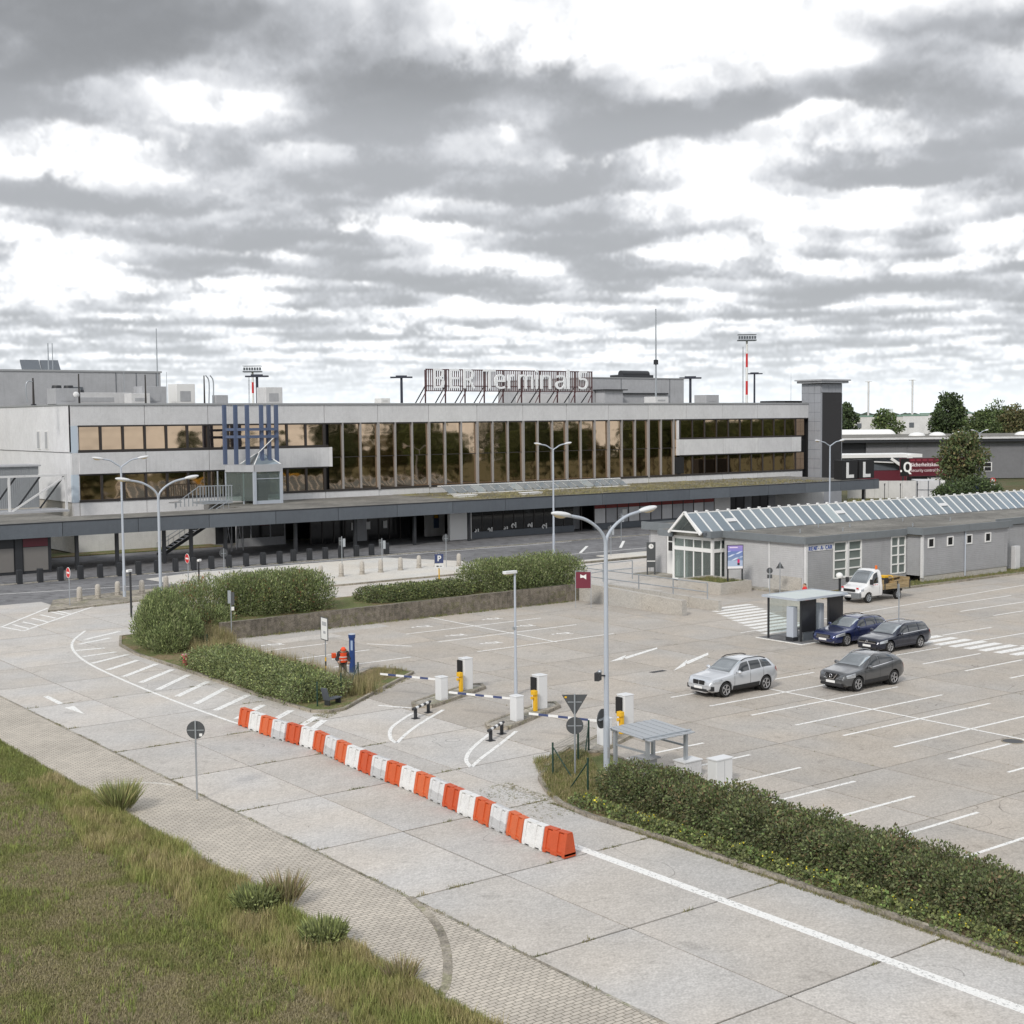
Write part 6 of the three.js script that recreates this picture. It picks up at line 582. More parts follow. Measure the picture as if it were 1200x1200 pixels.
{ // works pickup with timber dropsides
  const s = { L: 2.35, W: 1.93, R: 0.34, axles: [0.92, 9], bot: [[0, 0.42], [0.2, 0.34], [2.35, 0.36]], belt: [[0, 1.0], [0.7, 1.16], [1.2, 1.22], [2.35, 1.22]], top: [[0, 0.68], [0.06, 0.9], [0.25, 1.06], [0.75, 1.22], [0.95, 1.34], [1.5, 1.98], [1.75, 2.16], [2.0, 2.22], [2.3, 2.22], [2.35, 2.1]], halfW: [[0, 0.72], [0.1, 0.84], [0.4, 0.94], [0.9, 0.965], [2.35, 0.965]], roofW: 0.80 };
  const c = thing('works_pickup', 'white works pickup with timber load bed parked by the pavilion', 'pickup', [75.95, 0.01, -62.15], 0); const g = carShell(s); { const n = g.attributes.normal, p = g.attributes.position; let q = 0; for (let i = 0; i < p.count; i++) q += Math.sign(p.getZ(i)) * n.getZ(i); if (q < 0) { const id = g.index.array; for (let i = 0; i < id.length; i += 3) { const t = id[i]; id[i] = id[i + 1]; id[i + 1] = t; } g.computeVertexNormals(); } }
  let A = new Brush(g); A.updateMatrixWorld(); for (const z of [-1, 1]) { const B2 = new Brush(new THREE.CylinderGeometry(0.41, 0.41, 0.5, 24).rotateX(Math.PI / 2)); B2.position.set(0.92 - s.L / 2, 0.35, z * 0.86); B2.updateMatrixWorld(); A = ev.evaluate(A, B2, SUBTRACTION); } const bg = A.geometry; bg.clearGroups(); const white = mat('white van paint', [0.76, 0.76, 0.76], { rough: 0.3, clearcoat: 1, clearcoatRoughness: 0.06 });
  const cab = new THREE.Group(); cab.name = 'cab'; cab.position.x = 1.175; c.add(cab); part(cab, 'cab_shell', flat(toCreasedNormals(bg.index ? bg : mergeVertices(bg), 0.6)), white); part(cab, 'windscreen', across(s, [0.9, 1.68], 7.3), screenCar); for (const z of [-1, 1]) { part(cab, 'side_window', patch(s, [1.12, 1.95, 1.55, 1.95], [5.15, 6.85], z), glassCar); part(cab, 'door_seam', patch(s, [2.02, 2.035], [0.8, 6.9], z, 0.004), trimM); part(cab, 'head_lamp', patch(s, [0.1, 0.42], [3.3, 4.5], z, 0.014), lampM); part(cab, 'mirror', bx(1.0 - s.L / 2, 1.12 - s.L / 2, 1.25, 1.6, z * 1.05 - 0.1, z * 1.05 + 0.1), trimM); for (const x of [1.32, 1.52, 1.72]) part(cab, 'warning_stripe', patch(s, [x, x + 0.1, x + 0.06, x + 0.16], [4.1, 4.8], z, 0.012), M.red); }
  part(cab, 'bumper', rbox(0.3, 0.36, 1.86, 0.1, -1.14, 0.36, 0), mat('grey bumper', [0.17, 0.18, 0.19], { rough: 0.6 })); part(cab, 'grille', bx(-1.2, -1.13, 0.78, 0.96, -0.48, 0.48), M.black); part(cab, 'front_plate', bx(-1.32, -1.3, 0.46, 0.58, -0.26, 0.26), M.whitePaint); for (const z of [-0.62, 0.66]) part(cab, 'red_sticker', bx(-1.14, -1.1, 0.98, 1.08, z - 0.09, z + 0.09), M.red); part(cab, 'beacon', cy(0.075, 0.09, 0.24, 1.0, 2.22, 0.55, 10), mat('amber beacon', [0.75, 0.16, 0.02], { rough: 0.3 })); part(cab, 'beacon_foot', cy(0.05, 0.05, 0.06, 1.0, 2.2, 0.55, 8), trimM);
  for (const [x, z] of [[0.92, 0.84], [0.92, -0.84], [4.1, 0.84], [4.1, -0.84]]) wheel(c, x, z, 0.34, 6, 0.22, M.galv); part(c, 'chassis', [bx(2.2, 5.2, 0.45, 0.62, -0.45, -0.3), bx(2.2, 5.2, 0.45, 0.62, 0.3, 0.45), bx(3.9, 4.3, 0.28, 0.45, -0.8, 0.8)], trimM); const wood = mat('weathered timber', [0.66, 0.66, 0.64], { map: woodTex, rough: 0.85 }); part(c, 'bed_floor', bx(2.45, 5.3, 0.78, 0.86, -1.0, 1.0), wood); for (const z of [-1.02, 1.02]) for (let k = 0; k < 2; k++) part(c, 'side_board', bx(2.45, 5.3, 0.80 + k * 0.2, 0.985 + k * 0.2, z - 0.02, z + 0.02), wood); for (const x of [2.45, 5.3]) for (let k = 0; k < 3; k++) part(c, 'end_board', bx(x - 0.02, x + 0.02, 0.88 + k * 0.2, 1.065 + k * 0.2, -0.99, 0.99), wood); for (const z of [-1.03, 1.03]) for (const x of [2.5, 3.9, 5.25]) part(c, 'stake', bx(x - 0.04, x + 0.04, 0.7, 1.3, z + Math.sign(z) * 0.022 - 0.02, z + Math.sign(z) * 0.022 + 0.02), M.anth);
  const ld = thing('yellow_compactor', 'yellow and black site machine lying on the pickup bed', 'machine', [79.6, 0.88, -62.2]); part(ld, 'engine', rbox(0.6, 0.45, 0.6, 0.06, 0, 0.12, 0), M.anth); part(ld, 'base_plate', bx(-0.55, 0.7, 0, 0.12, -0.4, 0.4), M.yellow); part(ld, 'hood', rbox(0.5, 0.16, 0.5, 0.05, 0.1, 0.575, 0), M.yellow); part(ld, 'handle', tube([[-0.3, 0.3, -0.3], [-0.9, 0.75, -0.3], [-1.0, 0.8, 0], [-0.9, 0.75, 0.3], [-0.3, 0.3, 0.3]], 0.035), M.yellow); part(ld, 'guard_rail', tube([[0.6, 0.12, -0.35], [0.75, 0.6, -0.3], [0.75, 0.6, 0.3], [0.6, 0.12, 0.35]], 0.03), M.yellow);
  const tm = thing('timber_stack', 'loose timber boards lying across the pickup tail', 'timber', [80.6, 0.88, -62.1]); for (let k = 0; k < 4; k++) part(tm, 'board', bc(1.3, 0.05, 0.14, 0, 0.4 + k * 0.055, -0.3 + k * 0.17, 0.1 * (k - 1)), wood); part(tm, 'crate', bx(-0.4, 0.4, 0, 0.37, -0.5, 0.5), wood);
}
// ---------------------------------------------------------------- street furniture
const R8 = rng(808); 
// lamp posts with two curved arms
function twinLamp(p, fork, top, arm, label, dir = 0, r = 0.095) {
  const t = thing('twin_arm_lamp', label, 'street lamp', [p.x ?? p[0], 0, p.z ?? p[1]], dir, 'twin arm lamp posts'); part(t, 'pole', [bar([0, 0, 0], [0, 1.9, 0], r * 1.25, r * 1.25, 12), bar([0, 1.9, 0], [0, 2.1, 0], r * 1.25, r, 12), bar([0, 2.1, 0], [0, fork, 0], r, r * 0.75, 12)], M.lampGrey);
  for (const s of [-1, 1]) { part(t, 'arm', tube([[0, fork - 0.1, 0], [s * 0.06, fork + 0.3, 0], [s * 0.35, fork + (top - fork) * 0.55, 0], [s * arm * 0.55, fork + (top - fork) * 0.85, 0], [s * arm, top, 0]], r * 0.62, 8, 18), M.lampGrey); const h = part(t, 'lamp_head', flat(new THREE.SphereGeometry(1, 14, 8).scale(0.46, 0.10, 0.17)), M.machine); h.position.set(s * (arm + 0.3), top + 0.06, 0); h.rotation.z = s * 0.14; part(h, 'lens', flat(new THREE.SphereGeometry(1, 12, 6, 0, 6.3, 1.57, 1.57).scale(0.30, 0.12, 0.13).translate(s * 0.06, -0.03, 0)), mat('lamp lens', [0.62, 0.50, 0.30], { rough: 0.25 })); }
  part(t, 'service_door', bx(-0.06, 0.06, 0.55, 0.95, r * 1.22, r * 1.27), M.greyBlock); return t;
}
const lampA = twinLamp(G(711, 905), 8.26, 9.45, 1.75, 'twin arm lamp rising from the long hedge beside the road'); twinLamp(G(190, 758), 8.45, 9.6, 1.75, 'twin arm lamp standing in the round feathery bush'); twinLamp(G(649, 650), 9.6, 10.4, 1.5, 'twin arm lamp on the forecourt behind the tall bushy hedge'); twinLamp(G(146, 701), 9.3, 10.2, 1.4, 'twin arm lamp on the bollard island before the terminal'); twinLamp(G(972, 632), 9.4, 10.2, 1.6, 'twin arm lamp behind the pavilion ridge, before the lift tower'); twinLamp(G(1147, 583), 9.6, 10.3, 1.5, 'twin arm lamp in front of the browning tree');
{ const b = thing('bracket_floodlight', 'small black floodlight fixed to the roadside lamp post', 'lamp', [lampA.position.x, 0, lampA.position.z]); part(b, 'bracket', bar([0, 3.55, 0], [-0.42, 3.62, 0.1], 0.03), M.anth); part(b, 'housing', bc(0.32, 0.3, 0.16, -0.5, 3.6, 0.12, 0.5), M.anth); part(b, 'knuckle', flat(new THREE.SphereGeometry(0.08, 8, 6).translate(-0.4, 3.75, 0.1)), M.galv);
  const s = thing('round_sign', 'dark round sign back clamped to the roadside lamp post', 'sign', [lampA.position.x, 0, lampA.position.z], 0.35); part(s, 'disc', flat(new THREE.CylinderGeometry(0.36, 0.36, 0.03, 24).rotateX(Math.PI / 2).translate(0.02, 1.95, -0.2)), M.signBack); part(s, 'clamp', bx(-0.3, 0.3, 1.93, 1.98, -0.18, -0.1), M.galv); }
{ const p = G(604.5, 815), t = thing('single_arm_lamp', 'slim single head lamp on the middle gate island', 'street lamp', [p.x, 0, p.z]); part(t, 'pole', [bar([0, 0, 0], [0, 1.2, 0], 0.085, 0.085, 10), bar([0, 1.2, 0], [0, 5.75, 0], 0.065, 0.05, 10)], M.lampGrey); const h = part(t, 'lamp_head', rbox(0.75, 0.13, 0.26, 0.1, -0.28, 5.72, 0), M.machine); part(h, 'lens', bx(-0.56, -0.2, 5.69, 5.72, -0.1, 0.1), mats['lamp lens']); part(t, 'camera_box', [bx(-0.12, 0.05, 3.1, 3.22, -0.05, 0.05)], M.galv); }
// barrier blocks, red and white, end to end
{ const shape = () => { const L = 0.98, N = 0.06; const prof = (hb, ht) => [[-hb, 0], [-hb, 0.14], [-ht - 0.02, 0.74], [-ht, 0.80], [ht, 0.80], [ht + 0.02, 0.74], [hb, 0.14], [hb, 0]]; const solid = (x0, x1, hb, ht, y0 = 0, top = 0.8) => { const g = prism(prof(hb, ht).map(([a, y]) => [a, y0 + y * (top - y0) / 0.8]), x0, x1); return flat(g.rotateY(Math.PI / 2)); }; // extruded along x
    const parts = [solid(-L / 2 + 0.02, L / 2 - 0.02, 0.205, 0.085, 0.06, 0.75)]; for (const [a, b] of [[-0.49, -0.36], [-0.14, 0.14], [0.36, 0.49]]) parts.push(solid(a, b, 0.24, 0.115)); parts.push(bx(-0.49, 0.49, 0.06, 0.13, -0.245, 0.245), bx(-0.49, -0.02, 0.795, 0.83, -0.11, 0.11), bx(0.06, 0.49, 0.795, 0.83, -0.11, 0.11)); return merge(parts); };
  const geo = shape(), caps = merge([bx(-0.36, -0.16, 0, 0.055, -0.2, 0.2), bx(0.16, 0.36, 0, 0.055, -0.2, 0.2)]); const orange = [[0.72, 0.13, 0.035], [0.66, 0.105, 0.03], [0.76, 0.16, 0.05]].map((c, i) => mat('barrier orange ' + i, c, { rough: 0.55, map: panelTex })), whites = [[0.80, 0.80, 0.79], [0.74, 0.745, 0.75]].map((c, i) => mat('barrier white ' + i, c, { rough: 0.55, map: tex(512, 1.6, (u, v) => { let t = 0.96 + (P(u, v, 60, 2) - 0.5) * 0.05 - sm(0.5, 0.85, P(u, v, 9, 3) * 0.6 + P(u, v, 40, 4) * 0.4) * 0.06; if (i && v * 1.6 < 0.40 + (P(u, v, 12, 8) - 0.5) * 0.06) t *= 0.84 + P(u, v, 90, 9) * 0.06; return grey(t, 0.002); }) }));
  const path = [[287, 852], [300, 857], [330, 868], [345, 872], [372, 880], [395, 890], [430, 906], [490, 930], [550, 957], [600, 980], [640, 998], [671, 1008]].map(([x, y]) => G(x - 2, y - 3)), cur = new THREE.CatmullRomCurve3(path), Lg = cur.getLength(), n = 23; for (let i = 0; i < n; i++) { const p = cur.getPointAt((i + 0.5) / n), tg = cur.getTangentAt((i + 0.5) / n); const red = i % 2 === 1 ? false : true; const lb = i === n - 1 ? 'orange barrier block ending the row at the white road line' : i === 0 ? 'orange barrier block starting the row on the hatched marking' : red ? 'orange plastic barrier block between white ones in the row' : 'white plastic barrier block between orange ones in the row';
    const isRed = i === n - 1 ? true : red; const b = thing('barrier_block', lb, 'barrier', [p.x, 0.01, p.z], Math.atan2(-tg.z, tg.x) + (R8() - 0.5) * 0.16, 'barrier blocks across the road'); b.scale.set(Lg / n * 1.0, 0.88, 0.95); part(b, 'shell', geo, isRed ? orange[i % 3] : whites[i % 4 > 1 ? 1 : 0]); part(b, 'feet', caps, M.anth); } }
// gate islands with barrier arms, ticket columns
function gateIsland(zc, label, idx, arm = true) {
  const cx = 35.3; const isl = struct('gate_island', 'kerbed traffic island of the car park gate'); const outline = [[33.7, zc + 0.55], [34.3, zc + 1.1], [38.6, zc - 0.9], [38.9, zc - 1.6], [38.3, zc - 1.9], [34.0, zc - 0.05]]; part(isl, 'island_top', plate(outline.map(([x, z]) => [36.3 + (x - 36.3) * 0.96, zc - 0.4 + (z - zc + 0.4) * 0.9]), -0.02, 0.12), M.kerb); outline.forEach((a, i) => { const b = outline[(i + 1) % outline.length], L = Math.hypot(b[0] - a[0], b[1] - a[1]), m = Math.max(1, Math.round(L / 0.9)); for (let k = 0; k < m; k++) { const s = (k + 0.5) / m; part(isl, 'kerb_stone', bc(L / m - 0.012, 0.19, 0.16, mix(a[0], b[0], s), 0.055, mix(a[1], b[1], s), -Math.atan2(b[1] - a[1], b[0] - a[0])), M.kerbOld); } });
  const g = thing('barrier_gate', label, 'barrier gate', [cx, 0.12, zc + 0.35], 0, 'car park barrier gates'); part(g, 'cabinet', rbox(0.42, 1.02, 0.44, 0.03, 0, 0, 0), M.machine); part(g, 'lid', rbox(0.45, 0.06, 0.47, 0.02, 0, 1.02, 0), M.machine); part(g, 'door', bx(-0.17, 0.17, 0.08, 0.9, 0.221, 0.232), M.machine);
  const A = [0.0, 0.93, 0.28], E2 = [-1.35, 0.95, -3.55]; const aL = 3.5, armG = new THREE.Group(); armG.name = 'arm'; armG.position.set(-0.1, 0.92, -0.1); armG.rotation.y = Math.atan2(2.9, -1.6); armG.rotation.y = Math.PI / 2 + 0.42; g.add(armG); for (let k = 0; k < 7; k++) part(armG, k % 2 ? 'blue_band' : 'white_band', bx(0.1 + k * 0.44, 0.54 + k * 0.44, -0.042, 0.042, -0.025, 0.025), k % 2 ? M.navy : M.whitePaint); part(armG, 'clamp', bx(-0.22, 0.12, -0.075, 0.075, -0.05, 0.05), M.galv);
  const t = thing('ticket_column', `pale ticket column with black screen ${['on the island nearest the low hedge', 'on the middle gate island', 'on the island behind the roadside lamp'][idx]}`, 'ticket machine', [37.6, 0.12, zc - 1.0], 0, 'ticket columns'); part(t, 'cabinet', rbox(0.5, 1.45, 0.48, 0.03, 0, 0, 0), M.machine); part(t, 'screen', bx(-0.36, -0.26, 0.72, 1.4, -0.2, 0.12), M.black); part(t, 'lid', rbox(0.53, 0.05, 0.51, 0.02, 0, 1.45, 0), M.machine);
  const y = thing('yellow_intercom', `yellow intercom pillar ${['on the island nearest the low hedge', 'on the middle gate island', 'on the island behind the roadside lamp'][idx]}`, 'intercom', [37.05, 0.12, zc - 0.62], 0, 'yellow intercoms'); part(y, 'post', rbox(0.16, 0.72, 0.16, 0.03, 0, 0, 0), M.yellow); part(y, 'head', rbox(0.22, 0.2, 0.26, 0.04, -0.06, 0.72, 0), M.yellow); part(y, 'speaker', flat(new THREE.CylinderGeometry(0.07, 0.07, 0.05, 12).rotateZ(Math.PI / 2).translate(-0.19, 0.6, 0)), M.yellow);
}
gateIsland(-52.5, 'white barrier gate with blue banded arm reaching to the island hedge', 0); gateIsland(-46.85, 'white barrier gate with blue banded arm beside the slim lamp', 1); gateIsland(-41.2, 'white barrier gate with arm behind the triangular sign', 2);
for (const [k, a, b] of [[0, [487, 842], [502, 835]], [1, [575, 868], [588, 860]]]) { const p = G(...a), q = G(...b), t = thing('guard_rail', ['low striped guard rail before the first ticket lane', 'low striped guard rail before the slim lamp island'][k], 'guard rail', [0, 0, 0], 0, 'striped guard rails at the gates'); for (const w of [p, q]) part(t, 'post', [cy(0.075, 0.075, 0.42, w.x, 0.01, w.z, 12), bc(0.3, 0.015, 0.3, w.x, 0.012, w.z)], M.anth); const d = q.clone().sub(p), s0 = p.clone().addScaledVector(d, -0.2), s1 = p.clone().addScaledVector(d, 1.15); for (let i = 0; i < 7; i++) { const u = s0.clone().lerp(s1, i / 7), v = s0.clone().lerp(s1, (i + 1) / 7); part(t, i % 2 ? 'white_band' : 'black_band', bar([u.x, 0.45, u.z], [v.x, 0.45, v.z], 0.062, 0.062, 10), i % 2 ? M.whitePaint : M.anth); } }
// bollards
{ const dark = thing('dark_bollard', 'square dark bollard in the row along the terminal pavement', 'bollard', [35.47, 0, -112.3], 0, 'dark bollards before the canopy'); part(dark, 'shaft', rbox(0.42, 1.08, 0.42, 0.04, 0, 0, 0), M.anth); part(dark, 'cap', bx(-0.19, 0.19, 1.08, 1.12, -0.19, 0.19), M.anth); for (let i = 1; i < 22; i++) copy(dark, [35.47 + i * 1.655, 0, -112.3 - (i > 14 ? 0.5 : 0)], (R8() - 0.5) * 0.1);
  const bxs = [[35.1, -97.8], [36.7, -98.5], [38.5, -99.3], [40.2, -98.9], [42.7, -100.3], [45.0, -98.6], [47.6, -98.7], [50.2, -98.8], [52.8, -98.8], [55.3, -98.9], [57.5, -99.4], [59.6, -99.6], [61.6, -99.9], [63.75, -100.2], [65.9, -100.6], [67.8, -100.7], [69.4, -99.6]]; const st = thing('stone_bollard', 'rounded pale stone bollard on the forecourt paving', 'bollard', [bxs[0][0], 0.02, bxs[0][1]], 0, 'stone bollards on the forecourt'); part(st, 'shaft', flat(new THREE.LatheGeometry([[0.001, 1.12], [0.10, 1.10], [0.17, 1.02], [0.19, 0.9], [0.21, 0], [0.001, 0]].map((q) => new THREE.Vector2(...q)), 14)), M.wallPale); part(st, 'plinth', cy(0.27, 0.28, 0.06, 0, 0, 0, 14), M.kerb); for (const [x, z] of bxs.slice(1)) copy(st, [x, 0.02, z], R8() * 6); }
// signs on posts
const disc = (r, y, z, d = 0.03) => flat(new THREE.CylinderGeometry(r, r, d, 28).rotateX(Math.PI / 2).translate(0, y, z));
function signPost(px, py, h, label, build, turn = 0, r = 0.032, name = 'traffic_sign', group) { const p = G(px, py); const t = thing(name, label, 'sign', [p.x, 0, p.z], turn, group); part(t, 'post', bar([0, 0, 0], [0, h, 0], r, r, 8), M.galv); build(t); return t; }
const face = Math.PI / 2 * 0 - YAW; // a sign that looks back at the viewpoint
signPost(231, 938, 2.75, 'round sign seen from behind on a post in the brick pavement', (t) => { part(t, 'disc', disc(0.31, 2.42, -0.05), M.signBack); part(t, 'bracket', [bx(-0.28, 0.28, 2.40, 2.43, -0.033, -0.02)], M.galv); part(t, 'sticker', bx(0.12, 0.22, 2.2, 2.3, -0.034, -0.032), M.whitePaint); part(t, 'foot_sleeve', cy(0.06, 0.07, 0.05, 0, 0, 0, 10), M.kerb); }, face);
signPost(674, 912, 3.05, 'triangle and round sign seen from behind beside the wire fence', (t) => { part(t, 'triangle', prism([[-0.46, 3.02], [0.46, 3.02], [0, 2.24]], -0.06, -0.035), M.signBack); part(t, 'disc', disc(0.31, 1.9, -0.05), M.signBack); part(t, 'bracket', bx(-0.25, 0.25, 2.74, 2.77, -0.033, -0.02), M.galv); part(t, 'bracket', bx(-0.25, 0.25, 1.88, 1.91, -0.033, -0.02), M.galv); part(t, 'sticker', bx(-0.36, -0.28, 2.9, 2.96, -0.034, -0.031), M.yellow); }, face);
for (const [px, py, lb, h] of [[82, 711, 'no entry sign at the tip of the bollard island', 2.75], [221, 690, 'no entry sign behind the feathery bush', 2.7]]) signPost(px, py, h, lb, (t) => { part(t, 'disc', disc(0.36, h - 0.36, 0.05), M.red); part(t, 'white_bar', bx(-0.24, 0.24, h - 0.42, h - 0.3, 0.066, 0.074), M.whitePaint); part(t, 'rim', flat(new THREE.TorusGeometry(0.36, 0.018, 6, 28).translate(0, h - 0.36, 0.055)), M.whitePaint); }, -1.55, 0.035, 'no_entry_sign', 'no entry signs');
const canvasMat = (key, w, h, draw, o = {}) => { const c = document.createElement('canvas'); c.width = w; c.height = h; draw(c.getContext('2d'), w, h); const t = new THREE.CanvasTexture(c); t.colorSpace = THREE.SRGBColorSpace; return mat(key, [1, 1, 1], { map: t, rough: 0.55, ...o }); };
const panelGeo = (w, h, x, y, z) => { const g = new THREE.PlaneGeometry(w, h).translate(x, y, z); return g.toNonIndexed(); };
signPost(515, 706, 2.7, 'blue parking sign with a small plate on a yellow banded post', (t) => { part(t, 'board', bx(-0.31, 0.31, 1.98, 2.62, 0.035, 0.055), M.navy); part(t, 'letter', flat(new TextGeometry('P', { font: fontBold, size: 0.40, depth: 0.01, curveSegments: 4, bevelEnabled: false }).translate(-0.15, 2.12, 0.056)), M.whitePaint); part(t, 'plate', bx(-0.31, 0.31, 1.62, 1.95, 0.035, 0.055), M.whitePaint); part(t, 'pictogram', [bx(-0.18, -0.02, 1.72, 1.80, 0.056, 0.062), bx(0.04, 0.2, 1.74, 1.78, 0.056, 0.062)], M.anth); part(t, 'yellow_sleeve', cy(0.045, 0.045, 0.9, 0, 0.72, 0, 8), M.yellow); }, face + 0.1).position.y = 0.8;
signPost(382, 792, 2.9, 'white notice board on a yellow banded post beside the blue pillar', (t) => { part(t, 'board', bx(-0.38, 0.38, 1.85, 2.95, 0.03, 0.05), M.whitePaint); part(t, 'frame', [bx(-0.4, 0.4, 2.94, 2.98, 0.025, 0.06), bx(-0.4, 0.4, 1.82, 1.86, 0.025, 0.06), bx(-0.41, -0.375, 1.86, 2.94, 0.025, 0.06), bx(0.375, 0.41, 1.86, 2.94, 0.025, 0.06)], M.signBack); part(t, 'print', [bx(-0.25, 0.25, 2.55, 2.75, 0.051, 0.054), bx(-0.12, 0.15, 2.15, 2.28, 0.051, 0.054)], M.greyBlock); part(t, 'yellow_sleeve', [cy(0.04, 0.04, 0.2, 0, 0.3, 0, 8), cy(0.04, 0.04, 0.2, 0, 0.75, 0, 8)], M.yellow); part(t, 'black_sleeve', cy(0.041, 0.041, 0.24, 0, 0.505, 0, 8), M.anth); }, -YAW - 1.0);
signPost(271.5, 753, 3.0, 'narrow grey sign boards on a post between the feathery bushes', (t) => { part(t, 'board', bx(-0.16, 0.02, 2.3, 3.05, 0.03, 0.06), M.galv); part(t, 'board', bx(0.03, 0.22, 2.2, 2.95, 0.03, 0.06), M.signBack); part(t, 'sensor', bx(0.05, 0.2, 1.9, 2.1, 0.03, 0.12), M.whitePaint); }, face);
for (const [px, py, lb, rnd] of [[401, 668, 'pair of grey sign backs on the forecourt edge', 0], [448, 671, 'narrow sign back beside the pair on the forecourt edge', 0], [263, 686, 'round sign seen edge on behind the long tall hedge', 1], [523, 665, 'round sign seen from behind before the entrance', 1], [728, 634, 'tall thin sign post before the dark doorway', 0], [716, 652, 'grey sign board beside the clock board', 0]]) signPost(px, py, 2.9, lb, (t) => { if (rnd) part(t, 'disc', disc(0.33, 2.55, -0.05), M.signBack); else { part(t, 'board', bx(-0.26, 0.06, 2.1, 2.8, -0.06, -0.035), M.signBack); part(t, 'side_board', bx(0.08, 0.3, 2.0, 2.7, -0.06, -0.035), M.galv); } part(t, 'bracket', bx(-0.2, 0.2, 2.5, 2.53, -0.033, -0.02), M.galv); }, face + (rnd ? 0.5 : 0));
signPost(1053, 752, 3.3, 'thin post with a narrow sign beside the navy estate car', (t) => { part(t, 'board', bx(-0.2, 0.2, 2.75, 3.3, -0.06, -0.035), M.galv); }, face + 1.2); signPost(914, 697, 2.4, 'short warning sign pair before the pale pavilion wall', (t) => { part(t, 'triangle', prism([[-0.3, 1.9], [0.3, 1.9], [0, 2.4]], -0.06, -0.035), M.signBack); }, face); signPost(902, 699, 2.0, 'small round sign beside the warning triangle', (t) => { part(t, 'disc', disc(0.22, 1.85, -0.05), M.signBack); part(t, 'plate', bx(-0.18, 0.18, 1.3, 1.58, -0.06, -0.035), M.signBack); }, face);
{ const p = G(154, 723), t = thing('camera_post', 'black post with a white camera beside the feathery bush', 'camera', [p.x, 0, p.z], 0.6); part(t, 'post', bx(-0.05, 0.05, 0, 3.0, -0.05, 0.05), M.anth); part(t, 'camera', rbox(0.5, 0.16, 0.18, 0.04, -0.12, 3.0, 0), M.whitePaint); const q = G(233.5, 688), u = thing('camera_post', 'black post with a white camera beside the no entry sign', 'camera', [q.x, 0, q.z], -2.4); part(u, 'post', bx(-0.05, 0.05, 0, 2.1, -0.05, 0.05), M.anth); part(u, 'camera', rbox(0.5, 0.16, 0.18, 0.04, -0.12, 2.0, 0), M.whitePaint); }
{ const p = G(413, 789), t = thing('blue_pillar', 'tall dark blue information pillar on the lawned island', 'pillar', [p.x, 0, p.z]); part(t, 'shaft', cy(0.145, 0.155, 1.75, 0, 0.05, 0, 18), M.blueDeep ??= mat('deep blue enamel', [0.025, 0.06, 0.20], { rough: 0.35 })); part(t, 'head', cy(0.19, 0.17, 0.2, 0, 1.8, 0, 18), M.blueDeep); part(t, 'cap', cy(0.16, 0.19, 0.04, 0, 2.0, 0, 18), M.lampGrey); part(t, 'print', flat(new THREE.CylinderGeometry(0.152, 0.154, 0.5, 10, 1, true, -1.0, 0.7).translate(0, 1.45, 0)), mat('pale blue print', [0.35, 0.45, 0.62], { rough: 0.5 })); part(t, 'foot', cy(0.2, 0.21, 0.06, 0, 0, 0, 18), M.galv); }
{ const p = G(687, 713), t = thing('maroon_sign', 'maroon info board on two legs at the wall corner', 'sign', [p.x, 0, p.z - 0.3], face); part(t, 'board', bx(-0.5, 0.5, 1.35, 2.45, 0, 0.05), mat('board maroon', [0.16, 0.02, 0.04], { rough: 0.5 })); part(t, 'arrow', prism([[-0.2, 2.05], [-0.2, 2.3], [0.0, 2.2], [0.2, 2.3], [0.2, 1.95], [0, 2.08]], 0.051, 0.06), M.whitePaint); part(t, 'frame', [bx(-0.54, -0.5, 0, 2.5, 0, 0.05), bx(0.5, 0.54, 0, 2.5, 0, 0.05), bx(-0.54, 0.54, 2.5, 2.54, 0, 0.05)], M.galv); }
{ const p = G(763, 675), t = thing('clock_board', 'dark notice board with a round clock at the pavilion corner', 'sign', [p.x, 0, p.z], face); part(t, 'board', bx(-0.36, 0.36, 0.7, 2.75, -0.05, 0.05), M.signBack); part(t, 'leg', bx(-0.36, -0.24, 0, 0.7, -0.05, 0.05), M.signBack); part(t, 'leg', bx(0.24, 0.36, 0, 0.7, -0.05, 0.05), M.signBack); part(t, 'clock', disc(0.2, 2.42, 0.06, 0.02), M.whitePaint); part(t, 'clock_hand', [bx(-0.012, 0.012, 2.42, 2.56, 0.072, 0.076), bx(0, 0.1, 2.41, 2.43, 0.077, 0.08)], M.black); part(t, 'white_strip', bx(-0.34, 0.34, 1.18, 1.26, 0.052, 0.058), M.whitePaint); }
